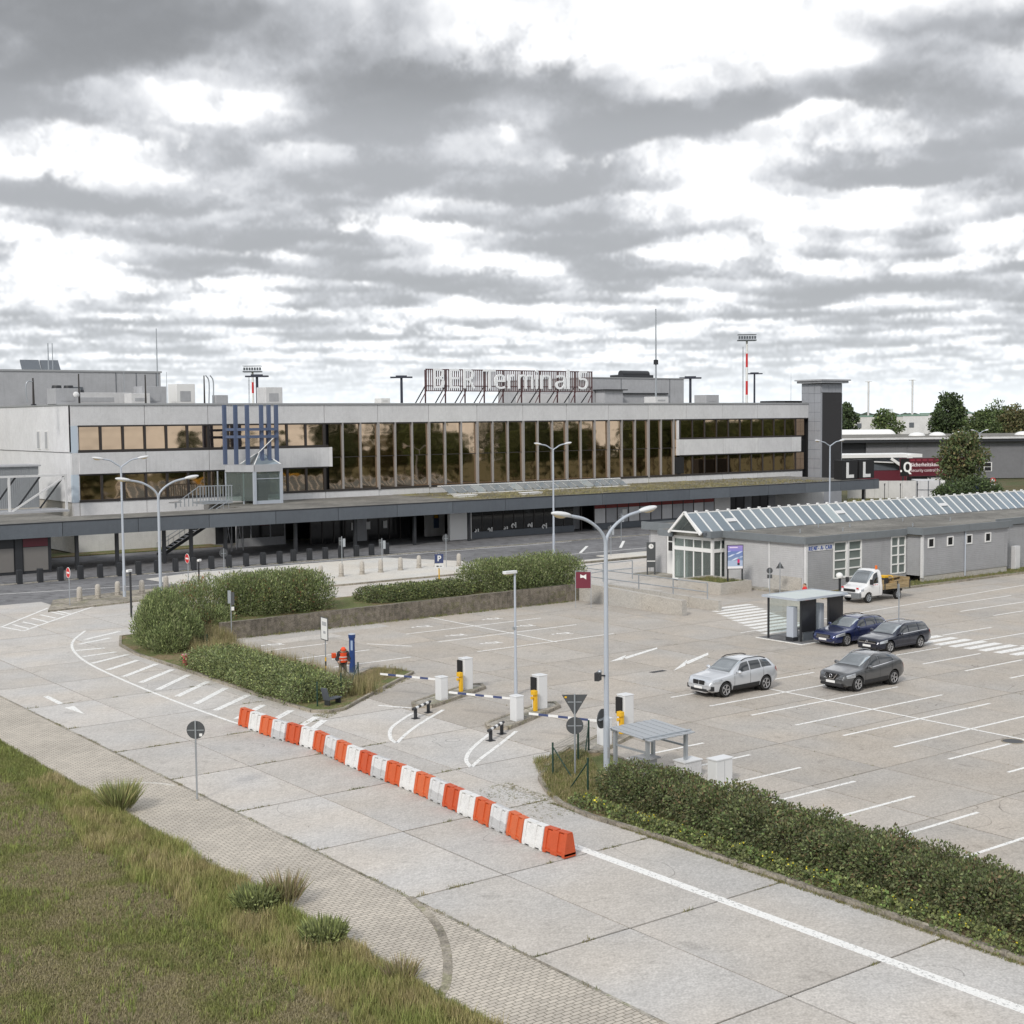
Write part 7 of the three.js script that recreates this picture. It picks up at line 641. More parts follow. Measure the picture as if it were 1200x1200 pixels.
{ const p = V(74.6, 0.7, -71.6), t = thing('poster_stand', 'advert board with a blue sky print on two posts in the planter', 'poster', [p.x, p.y, p.z], face + 0.15); part(t, 'frame', bx(-0.62, 0.62, 0.95, 2.75, -0.06, 0.05), M.anth); const m = canvasMat('sky poster', 256, 360, (c, w, h) => { c.fillStyle = '#8a8fc0'; c.fillRect(0, 0, w, h); for (let i = 0; i < h; i++) { const t = i / h; c.fillStyle = t < 0.25 ? `rgb(${160 - t * 120},${140 - t * 40},${200})` : t < 0.65 ? `rgb(${90 + t * 60},${110 + t * 60},${180})` : t < 0.9 ? `rgb(${170},${185},${210})` : '#e8e6ea'; c.fillRect(0, i, w, 1); } c.fillStyle = 'rgba(235,240,250,0.55)'; for (let i = 0; i < 14; i++) { c.beginPath(); c.ellipse(20 + (i * 67) % 220, 90 + (i * 53) % 150, 34, 9, -0.2, 0, 7); c.fill(); } c.fillStyle = '#d0266a'; c.fillRect(165, 215, 38, 55); c.fillStyle = '#301828'; c.fillRect(165, 272, 38, 36); c.fillStyle = '#e6d6ee'; c.fillRect(30, 22, 140, 16); }); part(t, 'print', panelGeo(1.14, 1.7, 0, 1.85, 0.056), m); part(t, 'leg', bx(-0.6, -0.5, 0, 0.95, -0.05, 0.03), M.anth); part(t, 'leg', bx(0.5, 0.6, 0, 0.95, -0.05, 0.03), M.anth); }
// trolley shelter with glass roof
{ const t = thing('glass_shelter', 'glass roofed shelter with black poster panels beside the blue car', 'shelter', [60.2, 0, -55.3]); t.scale.set(0.84, 1, 1); const frost = mat('frosted roof glass', [0.60, 0.66, 0.64], { rough: 0.35, transmission: 0.35, thickness: 0 }); for (const [x, z] of [[0.1, 0.1], [4.75, 0.1], [0.5, 2.25], [1.95, 2.25], [3.3, 2.25], [4.75, 2.25]]) part(t, 'post', bx(x - 0.05, x + 0.05, 0, 2.42, z - 0.05, z + 0.05), M.anth); for (let k = 0; k < 3; k++) part(t, 'roof_pane', bx(-0.1 + k * 1.68, 1.56 + k * 1.68, 2.48, 2.51, -0.15, 2.45), frost); part(t, 'roof_frame', [bx(-0.15, 5.0, 2.42, 2.54, 2.45, 2.52), bx(-0.15, 5.0, 2.42, 2.54, -0.22, -0.15), bx(-0.2, -0.12, 2.42, 2.54, -0.2, 2.5), bx(4.94, 5.02, 2.42, 2.54, -0.2, 2.5)], M.lampGrey); for (const [a, b] of [[0.56, 1.89], [3.36, 4.7]]) { part(t, 'poster_panel', bx(a, b, 0.55, 2.35, 2.2, 2.3), M.panelBlack ??= mat('black poster panel', [0.022, 0.023, 0.026], { rough: 0.25 })); part(t, 'panel_foot', bx(a + 0.2, b - 0.2, 0, 0.53, 2.22, 2.28), M.fascia); } part(t, 'side_box', rbox(0.45, 1.75, 0.5, 0.03, 0.35, 0.25, 1.7), M.lampGrey); part(t, 'box_plinth', bx(0.1, 0.6, 0, 0.25, 1.42, 1.98), M.anth); part(t, 'side_box', rbox(0.4, 1.75, 0.5, 0.03, 3.1, 0.25, 1.7), M.lampGrey); part(t, 'box_plinth', bx(2.88, 3.32, 0, 0.25, 1.42, 1.98), M.anth); part(t, 'rear_glass', bx(0.16, 4.7, 0.3, 2.3, 0.09, 0.11), M.glass); part(t, 'bench', bx(2.0, 3.1, 0.45, 0.5, 0.6, 1.0), M.anth); for (const x of [2.1, 3.0]) part(t, 'bench_leg', bx(x - 0.03, x + 0.03, 0, 0.45, 0.75, 0.82), M.anth); part(t, 'base', plate([[-0.3, -0.5], [5.2, -0.5], [5.2, 2.9], [-0.3, 2.9]], 0.003, 0.03), M.asphaltDark); part(t, 'kerb', [bx(-0.4, 5.2, 0.0, 0.04, 2.9, 3.0), bx(-0.4, -0.3, 0.0, 0.04, -0.5, 2.9)], M.paint); }
// corrugated cycle shelter behind the hedge
{ const t = thing('corrugated_shelter', 'small open shelter with corrugated grey roof behind the hedge', 'shelter', [32.75, 0, -37.3]); t.scale.set(0.92, 0.86, 1); const n = 12; for (let k = 0; k < n; k++) { const q = part(t, 'roof_sheet', bx(0, 0.198, 0, 0.035, 0, 2.15), M.steelRoof ??= mat('weathered sheet', [0.42, 0.44, 0.46], { rough: 0.45, metal: 0.4 })); q.position.set(-0.2 + k * 0.2, 2.02 + (k % 2) * 0.018, -0.15); q.rotation.x = 0.06; } for (const [x, z] of [[0, 0], [2.0, 0], [0, 1.7], [2.0, 1.7]]) part(t, 'post', bx(x - 0.06, x + 0.06, 0, 1.95, z - 0.06, z + 0.06), M.galv); part(t, 'beam', bx(-0.2, 2.25, 1.9, 2.0, 1.66, 1.76), M.galv); part(t, 'beam', bx(-0.2, 2.25, 1.94, 2.04, -0.06, 0.04), M.galv); part(t, 'side_rail', [bx(-0.03, 0.03, 1.3, 1.38, 0, 1.7), bx(1.97, 2.03, 1.3, 1.38, 0, 1.7)], M.galv); part(t, 'table', [bx(0.35, 1.4, 0.75, 0.82, 0.3, 1.0), bx(0.45, 1.3, 0, 0.75, 0.4, 0.9)], M.greyBlock);
  const b = thing('utility_cabinet', 'white utility cabinet rising behind the long hedge', 'cabinet', [34.9, 0, -34.2]); part(b, 'body', rbox(0.8, 0.9, 0.45, 0.03, 0, 0, 0), M.machine); part(b, 'lid', bx(-0.43, 0.43, 0.9, 0.94, -0.25, 0.25), M.machine); part(b, 'door_seam', bx(-0.01, 0.01, 0.1, 0.85, 0.225, 0.23), M.greyBlock); const b2 = thing('utility_cabinet', 'grey squat utility cabinet beside the taller white one', 'cabinet', [34.7, 0, -35.6]); part(b2, 'body', rbox(0.85, 0.6, 0.55, 0.03, 0, 0, 0), M.panel); part(b2, 'lid', bx(-0.46, 0.46, 0.6, 0.64, -0.3, 0.3), M.machine); }
// wire fences with green posts
function fence(pts, label, h = 1.15, strut = []) { const t = thing('wire_fence', label, 'fence', [0, 0, 0], 0); pts.forEach(([x, z]) => { part(t, 'post', cy(0.035, 0.035, h, x, 0.05, z, 8), M.green); }); strut.forEach(([a, b]) => part(t, 'strut', bar([a[0], h * 0.92, a[1]], [b[0], 0.08, b[1]], 0.024), M.green)); for (let i = 0; i + 1 < pts.length; i++) { const [a, b] = [pts[i], pts[i + 1]], L = Math.hypot(b[0] - a[0], b[1] - a[1]), g = []; for (let y = 0.15; y < h; y += 0.1) g.push(bar([a[0], y, a[1]], [b[0], y, b[1]], 0.004, 0.004, 3)); for (let s = 0.08; s < L; s += 0.08) { const u = s / L; g.push(bar([mix(a[0], b[0], u), 0.1, mix(a[1], b[1], u)], [mix(a[0], b[0], u), h, mix(a[1], b[1], u)], 0.003, 0.003, 3)); } const m = part(t, 'wire_mesh', g, M.mesh); m.userData.kind = 'stuff'; } return t; }
{ const a = G(648, 912), b = G(677.5, 895), c = G(690, 883), d = G(689, 932); const q = (p) => [p.x, p.z]; fence([q(a), q(b), q(c)], 'green wire fence beside the triangular sign', 1.25, [[q(a), [a.x + 0.3, a.z + 0.75]], [q(c), [c.x - 0.35, c.z + 0.2]]]); fence([q(d)], 'lone green fence post with strut at the hedge end', 1.25, [[q(d), [d.x - 0.15, d.z - 0.8]]]); const e = G(353, 823), f = G(372, 830), g = G(400, 820), h = G(420, 806); fence([q(e)], 'lone green fence post with strut in the low hedge', 1.2, [[q(e), [e.x + 0.7, e.z - 0.2]]]); fence([q(g), q(h)], 'two green fence posts before the worker', 1.2, [[q(h), [g.x + 0.15, g.z + 0.1]]]); fence([q(f)], 'single green fence post beside the tipped bench', 1.15); const i = G(219, 757), j = G(243, 763); fence([q(i), q(j)], 'short piece of green wire fence beside the round bush', 0.9, []); }
{ const p = G(388, 828), t = thing('tipped_bench', 'dark broken bench tipped over at the island kerb', 'bench', [p.x, 0.1, p.z], 0.35); t.scale.setScalar(0.8); part(t, 'seat', [bx(-0.35, 0.75, 0.3, 0.35, -0.25, 0.2)], M.greyBench ??= mat('grey bench', [0.09, 0.10, 0.12], { rough: 0.6 })); const b = part(t, 'backrest', bx(-0.05, 0.0, 0, 0.75, -0.25, 0.2), M.greyBench); b.position.set(-0.32, 0.3, 0); b.rotation.z = 0.3; for (const x of [-0.3, 0.65]) part(t, 'leg', bx(x - 0.04, x + 0.04, 0, 0.3, -0.2, 0.15), M.anth); }
{ const p = G(219, 781), t = thing('red_bucket', 'pinkish red plastic bucket at the kerb of the low hedge', 'bucket', [p.x - 0.1, 0.1, p.z]); part(t, 'body', flat(new THREE.LatheGeometry([[0.001, 0], [0.15, 0], [0.2, 0.5], [0.215, 0.52], [0.2, 0.53], [0.001, 0.50]].map((q) => new THREE.Vector2(...q)), 16)), mat('pink red plastic', [0.52, 0.04, 0.10], { rough: 0.5 })); part(t, 'lid', flat(new THREE.CylinderGeometry(0.2, 0.2, 0.02, 16).translate(0.05, 0.55, 0)), mat('pale pink lid', [0.6, 0.3, 0.36], { rough: 0.5 })); }
{ const p = G(984, 697), t = thing('white_dish', 'white rounded dish device on a short post beside the pickup', 'device', [p.x, 0, p.z]); part(t, 'post', bx(-0.06, 0.06, 0, 1.4, -0.06, 0.06), M.anth); part(t, 'dish', flat(new THREE.SphereGeometry(0.27, 14, 8, 0, 6.3, 0, 1.2).rotateX(0.6).rotateZ(0.7).translate(-0.05, 1.35, 0)), M.whitePaint); part(t, 'arm', rbox(0.55, 0.13, 0.2, 0.05, 0.28, 1.2, 0), M.whitePaint); }
for (const [px, py, lb] of [[1180, 668, 'grey meter cabinet under the tall pavilion window']]) { const p = G(px, py), t = thing('meter_cabinet', lb, 'cabinet', [p.x + 0.5, 0.1, -66.4]); part(t, 'body', rbox(0.7, 1.9, 0.4, 0.03, 0, 0, 0), M.panel2); part(t, 'door', bx(-0.3, 0.3, 0.15, 1.8, 0.2, 0.215), M.panel); part(t, 'feet', [bx(-0.3, -0.2, -0.1, 0, -0.1, 0.1), bx(0.2, 0.3, -0.1, 0, -0.1, 0.1)], M.galv); }
// yellow excavators on the east of the car park: outside the frame, but mirrored in the tall windows
function excavator(x, z, turn, label, up) { const t = thing('yellow_excavator', label, 'excavator', [x, 0, z], turn); for (const s of [-1.1, 1.1]) part(t, 'track', prism([[-1.9, 0.1], [1.9, 0.1], [2.2, 0.5], [1.9, 0.9], [-1.9, 0.9], [-2.2, 0.5]], s - 0.3, s + 0.3), M.anth); part(t, 'deck', rbox(3.6, 0.9, 2.5, 0.15, -0.3, 1.0, 0), M.yellow); part(t, 'engine_cover', rbox(1.6, 0.8, 2.3, 0.15, -1.2, 1.9, 0), M.yellow); part(t, 'cab', rbox(1.5, 1.5, 1.0, 0.1, 0.5, 1.9, 0.7), M.darkGlass); const a = [1.2, 1.8, -0.3], b = [4.0, up, -0.3], c = [6.6, up - 0.8, -0.3], d = [7.4, up - 3.0, -0.3]; part(t, 'boom', [beam(a, b, 0.4, 0.6), beam(b, c, 0.4, 0.55)], M.yellow); part(t, 'stick', beam(c, d, 0.35, 0.45), M.yellow); part(t, 'bucket', prism([[-0.6, -0.8], [0.5, -0.6], [0.5, 0.2], [-0.1, 0.3]], -0.6, 0.6).translate(d[0], d[1], d[2]), M.anth); return t; }
excavator(122, -24, 0.5, 'yellow excavator with raised boom, mirrored in the tall windows', 6.2); excavator(136, -20, 2.6, 'yellow excavator with folded boom, mirrored in the tall windows', 5.0); excavator(112, -34, 3.0, 'yellow excavator turned away, mirrored in the tall windows', 5.6);
// ---------------------------------------------------------------- background right of the terminal
{ // grey clad hall; its long wall faces the viewpoint
  const A = G(1016, 562), B = G(1200, 560), dir = Math.atan2(-(B.z - A.z), B.x - A.x); const h = thing('grey_hall', 'wide low grey hall with dark roof edge beyond the terminal', 'building', [A.x, 0, A.z], dir); const W = 74, c1 = mat('hall cladding', [0.27, 0.275, 0.295], { rough: 0.6, map: panelTex, bump: cladTex, bumpScale: 0.03 });
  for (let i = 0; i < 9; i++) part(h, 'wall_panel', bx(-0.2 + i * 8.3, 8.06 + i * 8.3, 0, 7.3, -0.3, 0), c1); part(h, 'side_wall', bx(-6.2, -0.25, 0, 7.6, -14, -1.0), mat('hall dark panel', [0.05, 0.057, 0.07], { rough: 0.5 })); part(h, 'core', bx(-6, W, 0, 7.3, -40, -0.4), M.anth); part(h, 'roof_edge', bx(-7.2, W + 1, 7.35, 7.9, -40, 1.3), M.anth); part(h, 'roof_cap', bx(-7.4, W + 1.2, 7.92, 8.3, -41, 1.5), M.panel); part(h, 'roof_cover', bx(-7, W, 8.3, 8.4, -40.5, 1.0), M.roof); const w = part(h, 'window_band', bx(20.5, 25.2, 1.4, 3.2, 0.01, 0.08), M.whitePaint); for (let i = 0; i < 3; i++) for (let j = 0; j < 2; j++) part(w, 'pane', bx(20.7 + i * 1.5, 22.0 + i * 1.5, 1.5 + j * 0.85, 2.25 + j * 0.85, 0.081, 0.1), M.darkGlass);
  for (const [x, z] of [[14, -12], [19, -14], [36, -11], [42, -13], [26, -20]]) part(h, 'roof_dome', flat(new THREE.SphereGeometry(1.7, 14, 6, 0, 6.3, 0, 1.57).scale(1, 0.45, 1).translate(x, 8.4, z)), M.whitePaint); part(h, 'roof_box', bx(47, 60, 8.4, 10.4, -22, -14), M.panel2); }
{ // canopied forecourt with maroon board in front of the hall
  const p = G(1000, 576), q = G(1120, 574), dir = Math.atan2(-(q.z - p.z), q.x - p.x) - 0.02; const sx = 1636.5 / 240; const t = thing('white_canopy_hall', 'white tent roofed entrance hall with maroon base beyond the container', 'building', [D(985, 262)[0], 0, D(985, 262)[2]], dir); part(t, 'roof_beam', bx(0, 15.5, 5.0, 5.6, -9, 0.3), M.whitePaint); part(t, 'roof_slope', [beam([0, 4.6, -4], [12.5, 4.0, -1], 4, 0.2)], M.skirtWhite); part(t, 'base', bx(1, 13, 0, 2.6, -8, -0.5), M.maroon); part(t, 'glazing', bx(1.2, 12.8, 2.65, 4.9, -8, -0.8), M.fascia); part(t, 'mast', bx(12.6, 13.4, 0, 5.4, 0.2, 0.9), M.whitePaint); part(t, 'stay', beam([13, 2.4, 0.5], [9.5, 4.8, 0.5], 0.4, 0.5), M.whitePaint);
  const b = thing('maroon_billboard', 'maroon billboard with white lettering and a white Q', 'billboard', [D(1056, 256)[0], 0, D(1056, 256)[2]], dir); const m = canvasMat('billboard print', 1024, 256, (c, w, h) => { c.fillStyle = '#5c1626'; c.fillRect(0, 0, w, h); c.fillStyle = '#141416'; c.fillRect(0, 0, 140, h); c.fillStyle = '#f2f2f2'; c.font = 'bold 200px sans-serif'; c.fillText('.Q', -18, 196); c.font = 'bold 70px sans-serif'; c.fillStyle = '#f4eef0'; c.fillText('Sicherheitskontrolle für alle', 165, 118, 830); c.font = '56px sans-serif'; c.fillText('Security control for all flights', 165, 196, 760); c.fillStyle = '#8c3040'; for (let i = 0; i < 9; i++) c.fillRect(160 + i * 96, 14, 70, 22); }); part(b, 'panel', bx(-0.1, 11.9, 1.95, 5.15, -0.25, -0.02), M.maroon); part(b, 'print', panelGeo(11.9, 3.1, 5.9, 3.55, 0.0), m); for (const x of [0.5, 5.5, 11]) part(b, 'post', bx(x - 0.12, x + 0.12, 0, 1.95, -0.25, -0.05), M.anth); part(b, 'kiosk', bx(2.4, 11.8, 0, 1.9, -3, -0.6), M.anth); part(b, 'kiosk_door', bx(5.2, 8, 0, 1.7, -0.58, -0.5), M.panel);
  const cA = G(1012, 584), cB = G(1075, 584), d2 = Math.atan2(-(cB.z - cA.z), cB.x - cA.x); const ct = thing('site_wall', 'white hoarding wall with a grey container end before the tree', 'wall', [cA.x, 0, cA.z], d2); for (let i = 0; i < 5; i++) part(ct, 'hoarding_panel', bx(-2.4 + i * 2.05, -0.38 + i * 2.05, 0, 2.7, -0.3, -0.1), M.white); part(ct, 'container_end', bx(7.9, 11.4, 0, 2.7, -6, 0), M.panel2); for (const x of [8.0, 9.65, 11.3]) part(ct, 'door_bar', bx(x - 0.06, x + 0.06, 0, 2.7, 0.005, 0.06), M.fascia); part(ct, 'door_bar', bx(8.1, 11.2, 1.3, 1.36, 0.061, 0.1), M.fascia); part(ct, 'white_post', bx(11.45, 12.1, 0, 2.75, -0.5, 0.1), M.whitePaint);
  for (const px of [1014, 1036.5, 1055, 1075]) { const g = G(px, 592), f = thing('fence_post', 'forked steel fence post before the white hoarding', 'post', [g.x, 0, g.z], 0, 'forked fence posts'); part(f, 'shaft', bar([0, 0, 0], [0, 2.6, 0], 0.05), M.anth); part(f, 'fork', [bar([0, 2.6, 0], [-0.35, 3.1, 0.2], 0.04), bar([0, 2.6, 0], [0.35, 3.1, -0.2], 0.04)], M.anth); }
  scatter('yard_weeds', 'dry weeds before the white hoarding', tuftGeo(9, 0.5, 0.05, 0.4, 77), 1500, (r) => { const g = G(995 + r() * 205, 588 + r() * 6); return { x: g.x, z: g.z, s: 0.7 + r() * 0.7, y: 0 }; }, [[0.24, 0.22, 0.10], [0.30, 0.26, 0.13], [0.15, 0.17, 0.06]], 78, 'weeds');
  part(struct('yard_verge', 'dry grass verge beside the hall'), 'verge', plate([g2(1090, 574), g2(1260, 566), g2(1260, 576), g2(1100, 584)], -0.08, 0.02), mat('straw verge', [0.34, 0.30, 0.18], { rough: 1, map: soilTex })); }
signPost(1163, 586, 3.2, 'round red rimmed sign over a white plate beside the browning tree', (t) => { part(t, 'disc', disc(0.42, 2.9, 0.05), M.whitePaint); part(t, 'rim', flat(new THREE.TorusGeometry(0.38, 0.07, 6, 24).translate(0, 2.9, 0.07)), M.red); part(t, 'plate', bx(-0.4, 0.4, 1.9, 2.4, 0.04, 0.06), M.whitePaint); }, face); signPost(1143, 587, 2.4, 'small blue sign at the foot of the browning tree', (t) => part(t, 'board', bx(-0.5, 0.5, 1.6, 2.4, 0.03, 0.06), M.blue), face);
// far buildings
function farBlock(px0, px1, dep, top, label, m, extra) { const a = D(px0, dep), b = D(px1, dep), dir = Math.atan2(-(b[2] - a[2]), b[0] - a[0]), w = Math.hypot(b[0] - a[0], b[2] - a[2]); const t = thing('far_building', label, 'building', [a[0], 0, a[2]], dir); part(t, 'wall', bx(0, w, 0, top - 0.4, -18, 0), m); part(t, 'roof_trim', bx(-0.2, w + 0.2, top - 0.4, top, -18.2, 0.2), M.farGreen ??= mat('green roof trim', [0.20, 0.33, 0.27], { rough: 0.6 })); for (let i = 0; i < Math.max(2, Math.floor(w / 7)); i++) part(t, 'window', bx(2 + i * 7, 3.5 + i * 7, top - 4.2, top - 2.6, 0.01, 0.1), M.fascia); extra?.(t, w); return t; }
farBlock(997, 1058, 480, 12.6, 'white block with green roof trim far behind the hall', M.white, (t, w) => { part(t, 'chimney', bx(w - 5, w - 3, 12.6, 14.8, -6, -4), M.panel); }); farBlock(1058, 1088, 470, 12.8, 'pale grey block beside the green trimmed one', M.panel3); farBlock(1078, 1150, 640, 13.4, 'long pale hangar behind the round crowned tree', M.panel, (t, w) => part(t, 'scaffold', [bx(2, 20, 5, 5.3, 1, 1.4), bx(2, 20, 8, 8.3, 1, 1.4)], M.fin)); farBlock(1128, 1146, 500, 10.5, 'white low shed beside the row of green trees', M.white);
{ const t = thing('parked_plane_hull', 'white rounded aircraft hull seen over the hall roof', 'aircraft', [D(1005, 330)[0], 0, D(1005, 330)[2]], -YAW); part(t, 'fuselage', flat(new THREE.CapsuleGeometry(1.9, 14, 6, 14).rotateZ(Math.PI / 2).translate(0, 7.6, 0)), M.whitePaint); part(t, 'gear', [bx(-4, -3.4, 0, 6, -0.3, 0.3), bx(4, 4.6, 0, 6, -0.3, 0.3)], M.anth); part(t, 'stripe', bx(-3, 3, 7.6, 7.9, 1.86, 1.92), M.fascia); }
// distant tree belts: many crowns read as one dark line
{ const t = struct('distant_wood', 'dark line of woodland on the horizon'); t.userData.kind = 'stuff'; t.userData.category = 'wood'; const r = rng(909), geo = []; for (let i = 0; i < 900; i++) { const px = -120 + i / 900 * 1440, dep = 1000 + r() * 250, d = D(px, dep), s = 6.2 + r() * 3.2; geo.push(flat(new THREE.IcosahedronGeometry(1, 1).scale(s * 0.8, s * (0.7 + r() * 0.35), s).translate(d[0], s * 0.65, d[2]))); } part(t, 'crowns', geo, mat('far wood', [0.055, 0.072, 0.05], { rough: 1 })); }
// masts behind the terminal
function mast(px, topY, dep, label, kind) { const a = D(px, dep), y = CAMH + (487 - topY) / F * dep, r = dep / F; const t = thing('floodlight_mast', label, 'mast', [a[0], 0, a[2]], -YAW); if (kind === 'rw') { const n = 10; for (let i = 0; i < n; i++) part(t, i % 2 ? 'white_section' : 'red_section', bar([0, y * i / n, 0], [0, y * (i + 1) / n, 0], 0.32 - 0.01 * i, 0.31 - 0.01 * i, 10), i % 2 ? M.whitePaint : M.red); part(t, 'ladder', [bar([-0.9, 0, 0], [-0.9, y * 0.95, 0], 0.05), bar([-0.7, 0, 0], [-0.7, y * 0.95, 0], 0.05), ...[...Array(26)].map((_, i) => bar([-0.9, y * 0.95 * i / 26, 0], [-0.7, y * 0.95 * i / 26, 0], 0.03, 0.03, 4))], M.galv); part(t, 'platform', [bx(-1.9, 1.9, y - 0.25, y, -1, 1), bx(-1.9, 1.9, y + 1.0, y + 1.1, -1, 1)], M.fascia); for (let i = 0; i < 7; i++) part(t, 'flood_lamp', bx(-1.8 + i * 0.55, -1.45 + i * 0.55, y + 0.15, y + 0.75, 0.2, 0.7), M.fascia); part(t, 'basket', [bx(-1.2, 1.2, y * 0.42, y * 0.42 + 0.2, -0.7, 0.7)], mat('basket orange', [0.5, 0.2, 0.06], { rough: 0.6 })); }
  else { part(t, 'pole', bar([0, 0, 0], [0, y, 0], kind === 'far' ? 0.5 : 0.28, kind === 'far' ? 0.45 : 0.2, 8), kind === 'far' ? M.panel3 : M.navyPole ??= mat('dark mast', [0.03, 0.035, 0.055], { rough: 0.5 })); const w = kind === 'far' ? 1.6 : 1.75; part(t, 'cross_head', [bx(-w, w, y - 0.12, y + 0.12, -0.5, 0.5), bx(-w * 0.5, w * 0.5, y + 0.12, y + 0.3, -0.4, 0.4)], kind === 'far' ? M.panel3 : M.navyPole); } return t; }
mast(875, 400, 300, 'tall red and white floodlight mast behind the terminal', 'rw'); mast(297, 431, 300, 'short red and white floodlight mast above the blue frame', 'rw'); mast(302, 437, 220, 'dark T headed lamp mast above the blue frame'); mast(471, 439, 225, 'dark T headed lamp mast left of the terminal sign'); mast(809, 443, 230, 'dark T headed lamp mast beside the grey rear block'); mast(884, 439, 320, 'thin grey lamp mast beside the red and white mast'); mast(1017.5, 450, 700, 'tall pale mast over the white far block', 'far'); mast(1069, 449, 700, 'tall pale mast over the pale hangar', 'far');
// ---------------------------------------------------------------- people
function person(name, label, pos, turn, o) { // joints in metres, y up, facing +x; one continuous body from a smooth distance field
  const t = thing('person', label, 'person', pos, turn), J = o.joints, bones = o.bones, res = 72, half = 1.05, cyy = 0.98, mc = new MarchingCubes(res, new THREE.MeshBasicMaterial(), false, false, 60000); const k = 0.045; const cols = [], P3 = V(0, 0, 0);
  const B = bones.map(([a, b, ra, rb, c]) => ({ a: V(...J[a]), d: V(...J[b]).sub(V(...J[a])), ra, rb, c })); B.forEach((b) => { b.l2 = b.d.lengthSq() || 1e-9; });
  const dist = (b, x, y, z) => { let u = ((x - b.a.x) * b.d.x + (y - b.a.y) * b.d.y + (z - b.a.z) * b.d.z) / b.l2; u = u < 0 ? 0 : u > 1 ? 1 : u; const dx = x - b.a.x - b.d.x * u, dy = y - b.a.y - b.d.y * u, dz = z - b.a.z - b.d.z * u; return Math.sqrt(dx * dx + dy * dy + dz * dz) - (b.ra + (b.rb - b.ra) * u); };
  for (let z = 0; z < res; z++) for (let y = 0; y < res; y++) for (let x = 0; x < res; x++) { const X = (x - res / 2) / (res / 2) * half, Y = (y - res / 2) / (res / 2) * half + cyy, Z = (z - res / 2) / (res / 2) * half; let s = 0, m = 9; for (const b of B) { const q = dist(b, X, Y, Z); if (q < m) m = q; s += Math.exp(-Math.min(q, 2) / k); } mc.field[x + y * res + z * res * res] = m > 0.3 ? -m : k * Math.log(s); }
  mc.isolation = 0; mc.update(); const n = mc.count, pos3 = new Float32Array(n * 3), col = new Float32Array(n * 3); for (let i = 0; i < n; i++) { const x = mc.positionArray[3 * i] * half, y = mc.positionArray[3 * i + 1] * half + cyy, z = mc.positionArray[3 * i + 2] * half; pos3.set([x, y, z], 3 * i); let m = 9, c = 0; for (const b of B) { const q = dist(b, x, y, z); if (q < m) { m = q; c = b.c; } } col.set(o.cols[c], 3 * i); }
  let g = new THREE.BufferGeometry(); g.setAttribute('position', new THREE.BufferAttribute(pos3, 3)); g.setAttribute('color', new THREE.BufferAttribute(col, 3)); g = mergeVertices(g, 1e-4); g.computeVertexNormals(); g = g.toNonIndexed(); const extra = []; const skinC = o.cols[0], add = (geo, c = skinC) => { const q = geo.index ? geo.toNonIndexed() : geo; q.deleteAttribute('uv'); const cc = new Float32Array(q.attributes.position.count * 3); for (let i = 0; i < cc.length; i += 3) cc.set(c, i); q.setAttribute('color', new THREE.BufferAttribute(cc, 3)); extra.push(q); };
  // hands with separate fingers, nose, ears, eyes
  for (const [h, w] of o.hands) { const H = V(...J[h]), dv = H.clone().sub(V(...J[w])).normalize(), sd = V(0, 0, 1).cross(dv).normalize(), up = dv.clone().cross(sd).normalize(); const pal = new THREE.SphereGeometry(1, 8, 6); pal.scale(0.045, 0.05, 0.022); pal.applyMatrix4(new THREE.Matrix4().makeBasis(sd, dv, up)); add(pal.translate(H.x, H.y, H.z)); for (let f = 0; f < 4; f++) { const L = [0.065, 0.075, 0.07, 0.055][f], b0 = H.clone().addScaledVector(dv, 0.035).addScaledVector(sd, (f - 1.5) * 0.021), b1 = b0.clone().addScaledVector(dv, L * 0.55).addScaledVector(up, 0.012), b2 = b1.clone().addScaledVector(dv, L * 0.3).addScaledVector(up, 0.035); for (const [p, q] of [[b0, b1], [b1, b2]]) { const e = q.clone().sub(p), l = e.length(), c = new THREE.CapsuleGeometry(0.0095, l, 2, 6).translate(0, l / 2, 0); c.applyQuaternion(new THREE.Quaternion().setFromUnitVectors(V(0, 1, 0), e.normalize())); add(c.translate(p.x, p.y, p.z)); } } const th = H.clone().addScaledVector(sd, -0.04), e2 = dv.clone().multiplyScalar(0.7).addScaledVector(sd, -0.6).addScaledVector(up, 0.4).normalize(), c = new THREE.CapsuleGeometry(0.011, 0.05, 2, 6).translate(0, 0.03, 0); c.applyQuaternion(new THREE.Quaternion().setFromUnitVectors(V(0, 1, 0), e2)); add(c.translate(th.x, th.y, th.z)); }
  const hd = V(...J.head), fd = V(...(o.look ?? [1, 0, 0])).normalize(), sd = V(0, 1, 0).cross(fd).normalize(), ud = fd.clone().cross(sd); const at = (a, b, c) => hd.clone().addScaledVector(fd, a).addScaledVector(sd, b).addScaledVector(ud, c); { const q = at(0.108, 0, -0.01), c = new THREE.SphereGeometry(0.017, 6, 5).scale(1, 1.4, 0.9).translate(q.x, q.y, q.z); add(c); for (const s of [-1, 1]) { const e = at(0.0, s * 0.088, 0), ear = new THREE.SphereGeometry(0.024, 6, 5).scale(1, 1.3, 0.6).translate(e.x, e.y, e.z); add(ear); const ey = at(0.095, s * 0.034, 0.012), eye = new THREE.SphereGeometry(0.011, 6, 5).translate(ey.x, ey.y, ey.z); add(eye, [0.03, 0.025, 0.02]); } const mo = at(0.098, 0, -0.055), mm = new THREE.SphereGeometry(0.02, 6, 4).scale(0.5, 0.3, 1).translate(mo.x, mo.y, mo.z); add(mm, [0.30, 0.10, 0.08]); }
  const body = mergeGeometries([g, ...extra]); part(t, 'body', body, mat('cloth and skin', [1, 1, 1], { vertexColors: true, rough: 0.85 })); o.wear?.(t, J, at); return t;
}
const SK = [0.46, 0.27, 0.19];
